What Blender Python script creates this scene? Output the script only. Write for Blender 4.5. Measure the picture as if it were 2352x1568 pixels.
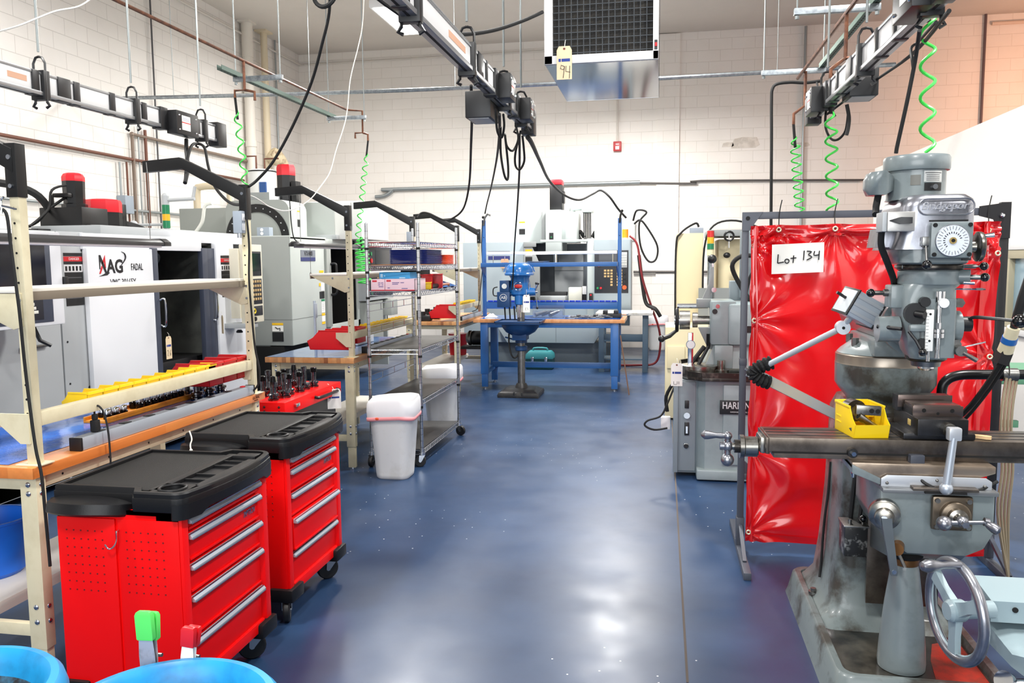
import bpy, bmesh, math, random
from mathutils import Vector, Matrix, noise as mnoise
random.seed(7)
PI=math.pi
for o in list(bpy.data.objects): bpy.data.objects.remove(o)
SC=bpy.context.scene
COL=SC.collection
# ------------------------------------------------------------------ camera
FPX=1870.0; CAMH=1.68
YAW,PIT,ROL=.18249,.098666,-.0089905
_f=Vector((-math.sin(YAW)*math.cos(PIT),math.cos(YAW)*math.cos(PIT),-math.sin(PIT)))
_r0=Vector((math.cos(YAW),math.sin(YAW),0)); _u0=_r0.cross(_f)
_r=math.cos(ROL)*_r0+math.sin(ROL)*_u0; _u=-math.sin(ROL)*_r0+math.cos(ROL)*_u0
cd=bpy.data.cameras.new('camera'); cam=bpy.data.objects.new('camera',cd); COL.objects.link(cam)
cd.sensor_fit='HORIZONTAL'; cd.sensor_width=36; cd.lens=36*FPX/2352; cd.clip_start=.05; cd.clip_end=200
mw=Matrix((( _r.x,_u.x,-_f.x,0),(_r.y,_u.y,-_f.y,0),(_r.z,_u.z,-_f.z,CAMH),(0,0,0,1)))
cam.matrix_world=mw; SC.camera=cam
# ------------------------------------------------------------------ world, lights, exposure
SC.view_settings.view_transform='Standard'; SC.view_settings.look='None'; SC.view_settings.gamma=1; SC.view_settings.use_curve_mapping=False
SC.view_settings.exposure=0.0
SC.cycles.max_bounces=7; SC.cycles.diffuse_bounces=4; SC.cycles.glossy_bounces=4; SC.cycles.transmission_bounces=6; SC.cycles.transparent_max_bounces=8
SC.cycles.sample_clamp_indirect=6; SC.cycles.caustics_reflective=False; SC.cycles.caustics_refractive=False
SC.cycles.use_denoising=True
W=bpy.data.worlds.new('daylight'); SC.world=W; W.use_nodes=True
W.node_tree.nodes['Background'].inputs[0].default_value=(.93,.96,1,1); W.node_tree.nodes['Background'].inputs[1].default_value=.27
LAMPS=[(-3.3,10.7,4.85,230),(-.35,6.9,5.2,300),(-5.4,6.6,5.2,95),(-5.2,12.6,5.2,70),(-.75,12.7,4.45,300),(-3.0,2.2,5.2,190),(1.9,3.2,5.2,260),(-.6,-.8,5.2,190),(3.6,-.5,5.2,110)]  # one unseen lamp behind the air cleaner is added to brighten the back wall
def area(loc,rot,sx,sy,pw,col=(1,.982,.95)):
    l=bpy.data.lights.new('area_light','AREA'); l.shape='RECTANGLE'; l.size=sx; l.size_y=sy; l.energy=pw; l.color=col
    o=bpy.data.objects.new('area_light',l); COL.objects.link(o); o.location=loc; o.rotation_euler=rot; return o
for x,y,z,p in LAMPS: area((x,y,z-.02),(0,0,0),.42,.8,p)
# warm lamp hanging over the bay beyond the office partition
area((6.1,13.2,4.3),(math.radians(70),0,math.radians(-4)),.6,.6,62,(1,.5,.3))
# unseen fill light added behind the camera to brighten faces turned towards it
area((-.6,-2.8,2.3),(math.radians(80),0,0),4.5,2.6,230,(.95,.98,1))

# ------------------------------------------------------------------ helpers
def px_ray(x,y): return (_r*(x-1176)+_u*(784-y)+_f*FPX)/FPX
def at(x,y,X=None,Y=None,Z=None):
    """point of the room seen at a pixel of the photo, on a known plane"""
    d=px_ray(x,y)
    t=X/d.x if X is not None else (Y/d.y if Y is not None else (Z-CAMH)/d.z)
    return Vector((0,0,CAMH))+d*t
def lin(c):
    return tuple(((v/255)/12.92 if v/255<=.04045 else ((v/255+.055)/1.055)**2.4) for v in c)+(1,)
_M={}
def M(name,rgb=(200,200,200),rough=.5,metal=0,mix=None,bump=0,bscale=60,coat=0,emis=0,spec=None,trans=0,alpha=1,aniso=0):
    """procedural material; mix=(rgb2,scale,lo,hi) lays a second tone over noise"""
    if name in _M: return _M[name]
    m=bpy.data.materials.new(name); m.use_nodes=True; N=m.node_tree.nodes; L=m.node_tree.links; b=N['Principled BSDF']
    b.inputs['Base Color'].default_value=lin(rgb); b.inputs['Roughness'].default_value=rough; b.inputs['Metallic'].default_value=metal
    if coat: b.inputs['Coat Weight'].default_value=coat; b.inputs['Coat Roughness'].default_value=.08
    if spec is not None: b.inputs['Specular IOR Level'].default_value=spec
    if trans: b.inputs['Transmission Weight'].default_value=trans
    if alpha<1: b.inputs['Alpha'].default_value=alpha
    if emis: b.inputs['Emission Color'].default_value=lin(rgb); b.inputs['Emission Strength'].default_value=emis
    if mix or bump:
        tc=N.new('ShaderNodeTexCoord')
    if mix:
        c2,sc,lo,hi=mix[:4]
        n=N.new('ShaderNodeTexNoise'); n.inputs['Scale'].default_value=sc; n.inputs['Detail'].default_value=6; n.inputs['Roughness'].default_value=.62
        L.new(tc.outputs['Object'],n.inputs['Vector'])
        r=N.new('ShaderNodeMapRange'); r.inputs[1].default_value=lo; r.inputs[2].default_value=hi
        L.new(n.outputs[0],r.inputs[0])
        x=N.new('ShaderNodeMix'); x.data_type='RGBA'; x.inputs[6].default_value=lin(rgb); x.inputs[7].default_value=lin(c2)
        L.new(r.outputs[0],x.inputs[0]); L.new(x.outputs[2],b.inputs['Base Color'])
        if len(mix)>4:
            r2=N.new('ShaderNodeMapRange'); r2.inputs[3].default_value=rough; r2.inputs[4].default_value=mix[4]
            L.new(r.outputs[0],r2.inputs[0]); L.new(r2.outputs[0],b.inputs['Roughness'])
    if bump:
        n=N.new('ShaderNodeTexNoise'); n.inputs['Scale'].default_value=bscale; n.inputs['Detail'].default_value=4
        L.new(tc.outputs['Object'],n.inputs['Vector'])
        bp=N.new('ShaderNodeBump'); bp.inputs['Strength'].default_value=bump; bp.inputs['Distance'].default_value=.01
        L.new(n.outputs[0],bp.inputs['Height']); L.new(bp.outputs[0],b.inputs['Normal'])
    _M[name]=m; return m

def frame_from(d):
    d=Vector(d).normalized(); a=Vector((0,0,1)) if abs(d.z)<.9 else Vector((1,0,0))
    x=a.cross(d).normalized(); y=d.cross(x); return x,y,d
def spl(pts,k=6,closed=False):
    """smooth curve through points"""
    P=[Vector(p) for p in pts]; n=len(P)
    if n<3 and not closed: return P
    out=[]
    for i in range(n if closed else n-1):
        g=lambda j:P[j%n] if closed else P[max(0,min(n-1,j))]
        p0,p1,p2,p3=g(i-1),g(i),g(i+1),g(i+2)
        for s in range(k):
            t=s/k
            out.append(.5*((2*p1)+(p2-p0)*t+(2*p0-5*p1+4*p2-p3)*t*t+(3*p1-p0-3*p2+p3)*t**3))
    if not closed: out.append(P[-1])
    return out
class B:
    """collects shapes, then links them as ONE mesh object"""
    def __init__(s,mat): s.bm=bmesh.new(); s.mats=[mat]; s.k=0; s.X=None
    def m(s,mat):
        if mat not in s.mats: s.mats.append(mat)
        s.k=s.mats.index(mat); return s
    def _fin(s,vs,fs):
        for f in fs: f.material_index=s.k
        if s.X is not None: bmesh.ops.transform(s.bm,matrix=s.X,verts=list(vs))
    def box(s,c,d,b=0,R=None,seg=2):
        g=bmesh.ops.create_cube(s.bm,size=1); vs=g['verts']
        bmesh.ops.scale(s.bm,vec=Vector(d),verts=vs)
        if b:
            es=list({e for v in vs for e in v.link_edges})
            r=bmesh.ops.bevel(s.bm,geom=es,offset=min(b,min(d)*.49),segments=seg,affect='EDGES',profile=.6)
            st=set(r['verts'])|{v for v in vs if v.is_valid}; vs=list(st)
        if R is not None: bmesh.ops.transform(s.bm,matrix=R.to_4x4(),verts=vs)
        bmesh.ops.translate(s.bm,vec=Vector(c),verts=vs)
        s._fin(vs,{f for v in vs for f in v.link_faces}); return s
    def bx(s,lo,hi,b=0,seg=2):
        lo=Vector(lo);hi=Vector(hi); return s.box((lo+hi)/2,[max(1e-4,abs(v)) for v in (hi-lo)],b,seg=seg)
    def ring(s,c,x,y,r,n,ry=None,ph=0):
        ry=r if ry is None else ry
        return [s.bm.verts.new(Vector(c)+x*(r*math.cos(ph+2*PI*i/n))+y*(ry*math.sin(ph+2*PI*i/n))) for i in range(n)]
    def _skin(s,rings,cap0,cap1,closed=False):
        fs=[];n=len(rings[0]);k=len(rings)
        for a in range(k if closed else k-1):
            A,Bb=rings[a],rings[(a+1)%k]
            for i in range(n):
                j=(i+1)%n
                fs.append(s.bm.faces.new((A[i],A[j],Bb[j],Bb[i])))
        if not closed:
            if cap0: fs.append(s.bm.faces.new(rings[0][::-1]))
            if cap1: fs.append(s.bm.faces.new(rings[-1]))
        s._fin([v for r in rings for v in r],fs); return s
    def cyl(s,p0,p1,r,r2=None,n=16,cap=True,ph=0):
        p0=Vector(p0);p1=Vector(p1);x,y,d=frame_from(p1-p0); r2=r if r2 is None else r2
        return s._skin([s.ring(p0,x,y,r,n,ph=ph),s.ring(p1,x,y,r2,n,ph=ph)],cap,cap)
    def lathe(s,prof,o=(0,0,0),axis=(0,0,1),n=24,cap0=True,cap1=True,sx=1,sy=1):
        """prof: (radius,height) pairs along axis"""
        x,y,d=frame_from(axis); o=Vector(o)
        return s._skin([s.ring(o+d*h,x,y,max(r,1e-4)*sx,n,max(r,1e-4)*sy) for r,h in prof],cap0,cap1)
    def tube(s,pts,r,n=8,closed=False,cap=True,flat=1):
        P=[Vector(p) for p in pts]; k=len(P); rings=[]; prev=None
        for i in range(k):
            a=P[i-1] if (i or closed) else P[i]; b=P[(i+1)%k] if (i<k-1 or closed) else P[i]
            t=(b-a); t=t.normalized() if t.length>1e-9 else Vector((0,0,1))
            if prev is None: x,_,_=frame_from(t)
            else:
                x=prev-t*prev.dot(t); x=x.normalized() if x.length>1e-6 else frame_from(t)[0]
            prev=x; rad=r[i] if isinstance(r,(list,tuple)) else r
            rings.append(s.ring(P[i],x,t.cross(x),rad,n,rad*flat))
        return s._skin(rings,cap,cap,closed)
    def sweep(s,pts,w,h,up=(0,0,1)):
        """rectangular bar along a path"""
        P=[Vector(p) for p in pts]; rings=[]; up=Vector(up)
        for i in range(len(P)):
            t=(P[min(i+1,len(P)-1)]-P[max(i-1,0)]).normalized(); sd=t.cross(up).normalized(); u=sd.cross(t)
            rings.append([s.bm.verts.new(P[i]+sd*a*w/2+u*b*h/2) for a,b in ((-1,-1),(1,-1),(1,1),(-1,1))])
        return s._skin(rings,True,True)
    def prism(s,poly,axis,lo,hi,b=0):
        """2-D polygon extruded along x, y or z"""
        i='xyz'.index(axis)
        def v3(p,h):
            q=list(p); q.insert(i,h); return Vector(q)
        n=len(poly); A=[s.bm.verts.new(v3(p,lo)) for p in poly]; C=[s.bm.verts.new(v3(p,hi)) for p in poly]
        fs=[s.bm.faces.new(A[::-1]),s.bm.faces.new(C)]
        for k in range(n): fs.append(s.bm.faces.new((A[k],A[(k+1)%n],C[(k+1)%n],C[k])))
        bmesh.ops.recalc_face_normals(s.bm,faces=fs); vs=A+C
        if b:
            es=list({e for f in fs for e in f.edges})
            r=bmesh.ops.bevel(s.bm,geom=es,offset=b,segments=2,affect='EDGES',profile=.6); vs=list(set(r['verts'])|{v for v in vs if v.is_valid}); fs={f for v in vs for f in v.link_faces}
        s._fin(vs,fs); return s
    def loft(s,secs,cap=True):
        """secs: list of equal-length point loops"""
        return s._skin([[s.bm.verts.new(Vector(p)) for p in q] for q in secs],cap,cap)
    def sph(s,c,r,n=14,sc=(1,1,1)):
        g=bmesh.ops.create_uvsphere(s.bm,u_segments=n,v_segments=max(6,n*2//3),radius=r); vs=g['verts']
        bmesh.ops.scale(s.bm,vec=Vector(sc),verts=vs); bmesh.ops.translate(s.bm,vec=Vector(c),verts=vs)
        s._fin(vs,{f for v in vs for f in v.link_faces}); return s
    def torus(s,c,axis,R,r,n=32,m=10,a0=0,a1=2*PI):
        x,y,d=frame_from(axis); c=Vector(c); full=abs(a1-a0-2*PI)<1e-6
        k=n if full else n+1
        pts=[c+x*R*math.cos(a0+(a1-a0)*i/n)+y*R*math.sin(a0+(a1-a0)*i/n) for i in range(k)]
        return s.tube(pts,r,m,closed=full)
    def grid(s,f,nu,nv):
        """sheet from f(u,v)"""
        V=[[s.bm.verts.new(Vector(f(i/nu,j/nv))) for j in range(nv+1)] for i in range(nu+1)]
        fs=[s.bm.faces.new((V[i][j],V[i+1][j],V[i+1][j+1],V[i][j+1])) for i in range(nu) for j in range(nv)]
        s._fin([v for r in V for v in r],fs); return s
    def text(s,body,size,o,R=(PI/2,0,0),ext=.001,align='CENTER',sx=1,shear=0,bold=0):
        cu=bpy.data.curves.new('lettering','FONT'); cu.body=body; cu.size=size; cu.extrude=ext; cu.align_x=align; cu.align_y='CENTER'; cu.shear=shear; cu.resolution_u=3; cu.offset=bold*size
        ob=bpy.data.objects.new('lettering',cu); COL.objects.link(ob)
        dg=bpy.context.evaluated_depsgraph_get(); me=bpy.data.meshes.new_from_object(ob.evaluated_get(dg))
        from mathutils import Euler
        me.transform(Matrix.Translation(Vector(o))@Euler(R).to_matrix().to_4x4()@Matrix.Diagonal((sx,1,1,1)))
        n0=len(s.bm.verts); f0=len(s.bm.faces); s.bm.from_mesh(me); s.bm.verts.ensure_lookup_table(); s.bm.faces.ensure_lookup_table()
        s._fin(s.bm.verts[n0:],s.bm.faces[f0:])
        bpy.data.objects.remove(ob); bpy.data.curves.remove(cu); bpy.data.meshes.remove(me); return s
    def obj(s,name,parent=None,label=None,world=False,smooth=38,kind=None,recalc=True):
        me=bpy.data.meshes.new(name)
        if recalc: bmesh.ops.recalc_face_normals(s.bm,faces=s.bm.faces)
        if parent is not None and world:
            root=parent
            while root.parent: root=root.parent
            bmesh.ops.transform(s.bm,matrix=root.matrix_basis.inverted(),verts=s.bm.verts)
        s.bm.to_mesh(me); s.bm.free()
        for m in s.mats: me.materials.append(m)
        if smooth:
            me.polygons.foreach_set('use_smooth',[True]*len(me.polygons)); me.set_sharp_from_angle(angle=math.radians(smooth))
        o=bpy.data.objects.new(name,me); COL.objects.link(o)
        if parent is not None: o.parent=parent
        if label: o['label']=label
        if kind: o['kind']=kind
        return o
    def solo(s,name,label,cat,group=None,kind=None,**kw):
        """a thing that is one mesh, its origin at its base"""
        o=s.obj(name,**kw); me=o.data
        xs=[v.co for v in me.vertices]; lo=[min(c[i] for c in xs) for i in range(3)]; hi=[max(c[i] for c in xs) for i in range(3)]
        c=Vector(((lo[0]+hi[0])/2,(lo[1]+hi[1])/2,lo[2])); me.transform(Matrix.Translation(-c)); o.location=c
        return tag(o,label,cat,group,kind)
def tag(o,label,cat,group=None,kind=None):
    o['label']=label; o['category']=cat
    if group: o['group']=group
    if kind: o['kind']=kind
    return o
def thing(name,label,cat,loc=(0,0,0),rz=0,group=None):
    o=bpy.data.objects.new(name,None); COL.objects.link(o); o.location=loc; o.rotation_euler=(0,0,rz); o.empty_display_size=.1
    return tag(o,label,cat,group)
def copy_tree(o,parent=None):
    c=o.copy(); COL.objects.link(c)
    if parent: c.parent=parent
    for ch in list(o.children): copy_tree(ch,c)
    return c
def dup(root,loc,rz,label,group=None):
    r=copy_tree(root); r.location=loc; r.rotation_euler=(0,0,rz); r['label']=label
    if group: r['group']=group
    return r
def struct(b,name,**kw):
    o=b.obj(name,**kw); o['kind']='structure'; return o
RZ=lambda a:Matrix.Rotation(a,3,'Z')
RX=lambda a:Matrix.Rotation(a,3,'X')
RY=lambda a:Matrix.Rotation(a,3,'Y')
FX=(PI/2,0,PI/2)      # lettering that faces +X
FY=(PI/2,0,0)         # lettering that faces -Y (the camera)
# common materials
BLK=M('black_plastic',(22,22,24),.42); RUB=M('black_rubber',(18,18,19),.7); DARK=M('dark_hole',(8,8,9),.8)
CHR=M('chrome',(215,218,222),.12,1); STL=M('brushed_steel',(150,150,148),.32,1,mix=((105,102,98),14,.35,.7,.45)); GALV=M('galvanised_steel',(168,174,178),.38,.9,mix=((140,147,152),30,.4,.6))
ALU=M('anodised_aluminium',(184,192,202),.36,.4); WHT=M('white_paint',(232,232,232),.45); PAPER=M('white_paper',(238,236,230),.8)
RED=M('red_paint',(246,8,10),.42,coat=.05,spec=.25); YEL=M('yellow_plastic',(255,214,22),.42); REDP=M('red_plastic',(205,16,24),.38)
CREAM=M('cream_paint',(222,212,180),.42,mix=((205,193,158),9,.45,.8)); MANILA=M('manila_card',(226,204,168),.8); INK=M('ink',(24,24,30),.7); BLUEINK=M('blue_ink',(40,62,140),.7); REDINK=M('red_ink',(190,30,36),.7)
COPPER=M('aged_copper',(128,84,62),.45,.6,mix=((84,56,46),16,.4,.65)); GRN=M('green_hose',(70,214,82),.4)
# ================================================================== SETTING
def block_mat(name,ax,c1,c2,cm,dirt):
    m=bpy.data.materials.new(name); m.use_nodes=True; N=m.node_tree.nodes; L=m.node_tree.links; b=N['Principled BSDF']; b.inputs['Roughness'].default_value=.62
    tc=N.new('ShaderNodeTexCoord'); sp=N.new('ShaderNodeSeparateXYZ'); cb=N.new('ShaderNodeCombineXYZ'); L.new(tc.outputs['Object'],sp.inputs[0])
    L.new(sp.outputs[ax],cb.inputs[0]); L.new(sp.outputs[2],cb.inputs[1])
    br=N.new('ShaderNodeTexBrick'); br.inputs['Scale'].default_value=1; br.inputs['Brick Width'].default_value=.405; br.inputs['Row Height'].default_value=.203; br.inputs['Mortar Size'].default_value=.0045; br.inputs['Mortar Smooth'].default_value=.4
    br.inputs['Color1'].default_value=lin(c1); br.inputs['Color2'].default_value=lin(c2); br.inputs['Mortar'].default_value=lin(cm); L.new(cb.outputs[0],br.inputs['Vector'])
    n=N.new('ShaderNodeTexNoise'); n.inputs['Scale'].default_value=1.6; n.inputs['Detail'].default_value=7; L.new(tc.outputs['Object'],n.inputs['Vector'])
    r=N.new('ShaderNodeMapRange'); r.inputs[1].default_value=.5; r.inputs[2].default_value=.8; r.inputs[4].default_value=.5; L.new(n.outputs[0],r.inputs[0])
    x=N.new('ShaderNodeMix'); x.data_type='RGBA'; x.inputs[7].default_value=lin(dirt); L.new(r.outputs[0],x.inputs[0]); L.new(br.outputs[0],x.inputs[6]); L.new(x.outputs[2],b.inputs['Base Color'])
    n2=N.new('ShaderNodeTexNoise'); n2.inputs['Scale'].default_value=45; L.new(tc.outputs['Object'],n2.inputs['Vector'])
    ad=N.new('ShaderNodeMath'); ad.operation='MULTIPLY_ADD'; ad.inputs[1].default_value=-1.0; L.new(br.outputs['Fac'],ad.inputs[0])
    ml=N.new('ShaderNodeMath'); ml.operation='MULTIPLY'; ml.inputs[1].default_value=.35; L.new(n2.outputs[0],ml.inputs[0]); L.new(ml.outputs[0],ad.inputs[2])
    bp=N.new('ShaderNodeBump'); bp.inputs['Strength'].default_value=.55; bp.inputs['Distance'].default_value=.006; L.new(ad.outputs[0],bp.inputs['Height']); L.new(bp.outputs[0],b.inputs['Normal'])
    return m
def floor_mat():
    m=bpy.data.materials.new('blue_epoxy_floor'); m.use_nodes=True; N=m.node_tree.nodes; L=m.node_tree.links; b=N['Principled BSDF']
    tc=N.new('ShaderNodeTexCoord')
    n=N.new('ShaderNodeTexNoise'); n.inputs['Scale'].default_value=1.1; n.inputs['Detail'].default_value=8; n.inputs['Roughness'].default_value=.6; L.new(tc.outputs['Object'],n.inputs['Vector'])
    cr=N.new('ShaderNodeValToRGB'); e=cr.color_ramp.elements; e[0].position=.32; e[0].color=lin((31,53,85)); e[1].position=.7; e[1].color=lin((43,69,104)); L.new(n.outputs[0],cr.inputs[0])
    # scattered white flecks and scuffs of the coating
    v=N.new('ShaderNodeTexVoronoi'); v.voronoi_dimensions='2D'; v.inputs['Scale'].default_value=5.5; L.new(tc.outputs['Object'],v.inputs['Vector'])
    lt=N.new('ShaderNodeMath'); lt.operation='LESS_THAN'; lt.inputs[1].default_value=.022; L.new(v.outputs['Distance'],lt.inputs[0])
    n3=N.new('ShaderNodeTexNoise'); n3.inputs['Scale'].default_value=.55; L.new(tc.outputs['Object'],n3.inputs['Vector'])
    gt=N.new('ShaderNodeMath'); gt.operation='GREATER_THAN'; gt.inputs[1].default_value=.53; L.new(n3.outputs[0],gt.inputs[0])
    mu=N.new('ShaderNodeMath'); mu.operation='MULTIPLY'; L.new(lt.outputs[0],mu.inputs[0]); L.new(gt.outputs[0],mu.inputs[1])
    x=N.new('ShaderNodeMix'); x.data_type='RGBA'; x.inputs[7].default_value=lin((215,218,222)); L.new(mu.outputs[0],x.inputs[0]); L.new(cr.outputs[0],x.inputs[6])
    L.new(x.outputs[2],b.inputs['Base Color'])
    n4=N.new('ShaderNodeTexNoise'); n4.inputs['Scale'].default_value=3.2; n4.inputs['Detail'].default_value=7; L.new(tc.outputs['Object'],n4.inputs['Vector'])
    r=N.new('ShaderNodeMapRange'); r.inputs[1].default_value=.3; r.inputs[2].default_value=.72; r.inputs[3].default_value=.29; r.inputs[4].default_value=.41; L.new(n4.outputs[0],r.inputs[0]); L.new(r.outputs[0],b.inputs['Roughness'])
    bp=N.new('ShaderNodeBump'); bp.inputs['Strength'].default_value=.025; bp.inputs['Distance'].default_value=.01; L.new(n4.outputs[0],bp.inputs['Height']); L.new(bp.outputs[0],b.inputs['Normal'])
    return m
XL,YB,ZC=-7.2,15.75,5.82
struct(B(floor_mat()).bx((XL-.2,-4,-.12),(7.4,YB+.2,0)),'floor')
CEIL=M('ceiling_paint',(214,207,198),.8,mix=((206,199,190),.6,.4,.7))
struct(B(CEIL).bx((XL-.2,-4,ZC),(7.4,YB+.2,ZC+.15)),'ceiling')
WL=block_mat('painted_block_left',1,(232,228,223),(235,231,226),(208,203,198),(220,215,209))
WBk=block_mat('painted_block_back',0,(240,235,228),(242,237,231),(228,222,214),(232,226,217))
struct(B(WL).bx((XL-.2,-4,0),(XL,YB+.2,ZC)),'wall_left')
struct(B(WBk).bx((XL,YB,0),(7.4,YB+.2,ZC)),'wall_back')
struct(B(WL).bx((7.2,-4,0),(7.4,YB,ZC)),'wall_right')
struct(B(WBk).bx((-.12,YB-.045,0),(.29,YB,ZC-.02)),'trim_1')               # pilaster on the back wall
PATCH=M('patched_plaster',(206,198,188),.85,bump=.9,bscale=22,mix=((228,220,210),7,.42,.6))
b=B(PATCH)
for (x,y,w,h) in ((1712,327,62,24),(1672,332,26,10),(1838,332,42,9)):
    c=at(x,y,Y=YB-.004); s=w/122/2; t=h/122/2
    b.prism([(c.x-s,c.z-t),(c.x-s*.8,c.z+t*.7),(c.x-s*.2,c.z+t),(c.x+s*.8,c.z+t*.9),(c.x+s,c.z-t*.5),(c.x+s*.7,c.z-t)],'y',YB-.006,YB+.01)
struct(b,'trim_2')
# office partition with its window
PW=M('partition_paint',(236,233,228),.6); XP=3.2
b=B(PW).bx((XP,2.0,0),(XP+.12,5.55,3.04)).bx((XP,8.42,0),(XP+.12,13.5,3.04)).bx((XP,5.55,0),(XP+.12,8.42,1.03)).bx((XP,5.55,1.70),(XP+.12,8.42,3.04))
struct(b,'wall_partition')
w=struct(B(M('window_frame_beige',(176,168,142),.5)).bx((XP-.02,5.5,1.03),(XP+.1,8.46,1.08),.004).bx((XP-.02,5.5,1.66),(XP+.1,8.46,1.74),.004).bx((XP-.02,8.33,1.08),(XP+.1,8.46,1.66),.004).bx((XP-.02,5.5,1.08),(XP+.1,5.58,1.66),.004).bx((XP-.005,7.3,1.08),(XP+.06,7.36,1.66)),'window_1')
o=B(M('window_glass',(186,222,240),.06,trans=.5,spec=.6)).bx((XP+.03,5.58,1.08),(XP+.04,8.33,1.66)).obj('pane',w)
o=B(M('office_blind',(158,204,226),.6)).bx((XP+.075,5.6,1.24),(XP+.08,8.28,1.6)).m(M('office_dark',(120,122,104),.7)).bx((XP+.09,5.6,1.08),(XP+.1,8.33,1.66)).obj('blind',w)
struct(B(M('sill_white',(222,222,222),.5)).bx((XP-.05,5.4,.97),(XP,8.5,1.02),.004).bx((XP-.03,5.4,1.74),(XP,8.55,1.79),.004),'trim_3')
# saw-cut joint in the slab
b=B(M('floor_joint',(92,84,78),.9))
jp=[at(x,y,Z=0) for x,y in ((1527,835),(1543,960),(1556,1180),(1579,1567))]+[Vector((.22,1.2,0))]
for p,q in zip(jp,jp[1:]): b.bx((min(p.x,q.x)*.5+max(p.x,q.x)*.5-.005,q.y,0),(min(p.x,q.x)*.5+max(p.x,q.x)*.5+.005,p.y,.0015))
struct(b,'trim_4')
# ================================================================== TOOL CARTS, BARRELS
TRAY=M('tray_black',(15,15,17),.42,bump=.05,bscale=300,spec=.35); MAT=M('textured_mat',(28,27,26),.6,bump=.5,bscale=420,mix=((44,42,40),40,.62,.8),spec=.25)
REDD=M('drawer_red',(238,8,11),.45,coat=.03,spec=.2); CAST=M('caster_rubber',(20,20,22),.45); ZINC=M('zinc',(178,184,190),.3,.95)
def caster(b,p,r=.058,ang=0,brake=False,rub=CAST,met=ZINC,h=None):
    """swivel caster standing on the floor below p (p.z = plate height)"""
    x,y,z=p; d=Vector((math.cos(ang),math.sin(ang),0)); s=Vector((-d.y,d.x,0)); c=Vector((x,y,r))-d*r*.35
    b.m(rub).lathe([(r*.55,-.016),(r*.9,-.016),(r,-.009),(r,.009),(r*.9,.016),(r*.55,.016)],c,s,20)
    b.m(met).cyl(c-s*.02,c+s*.02,r*.2,n=10).cyl((x,y,z-.022),(x,y,z),r*.52,n=14)
    for k in (-1,1):
        q=c+s*.021*k
        b.prism([(0,0),(1,0),(1,1),(0,1)],'z',0,.001) if 0 else None
        top=[Vector((x,y,z-.02))+d*a+s*.021*k for a in (-r*.5,r*.5)]
        w=s*.002*k
        b.loft([[q-d*.012,q+d*.012,top[1],top[0]],[q-d*.012+w,q+d*.012+w,top[1]+w,top[0]+w]])
    if brake:
        q=c+s*.028
        b.box(q+d*.01+Vector((0,0,.004)),(.085,.006,.022),.003,RZ(ang)@RY(-.7)).sph(q,.012,8)
def tray_outline(k=0.):
    P=[(.075+k,-.335+k),(.045+k,-.288+k),(-.275+k,-.288+k),(-.275+k,.288-k),(.045+k,.288-k),(.075+k,.335-k)]
    n=14; w=.335-k
    fr=lambda y:.262-k+.045*(1-(y/.335)**2)
    rc=.05
    for i in range(5): a=PI/2*(1-i/4)*1.0; P.append((fr(w-rc)-rc+rc*math.cos(a),w-rc+rc*math.sin(a)))
    for i in range(1,n): y=(w-rc)*(1-2*i/n); P.append((fr(y),y))
    for i in range(5): a=-PI/2*(i/4); P.append((fr(w-rc)-rc+rc*math.cos(a),-(w-rc)+rc*math.sin(a)))
    return P
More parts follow.
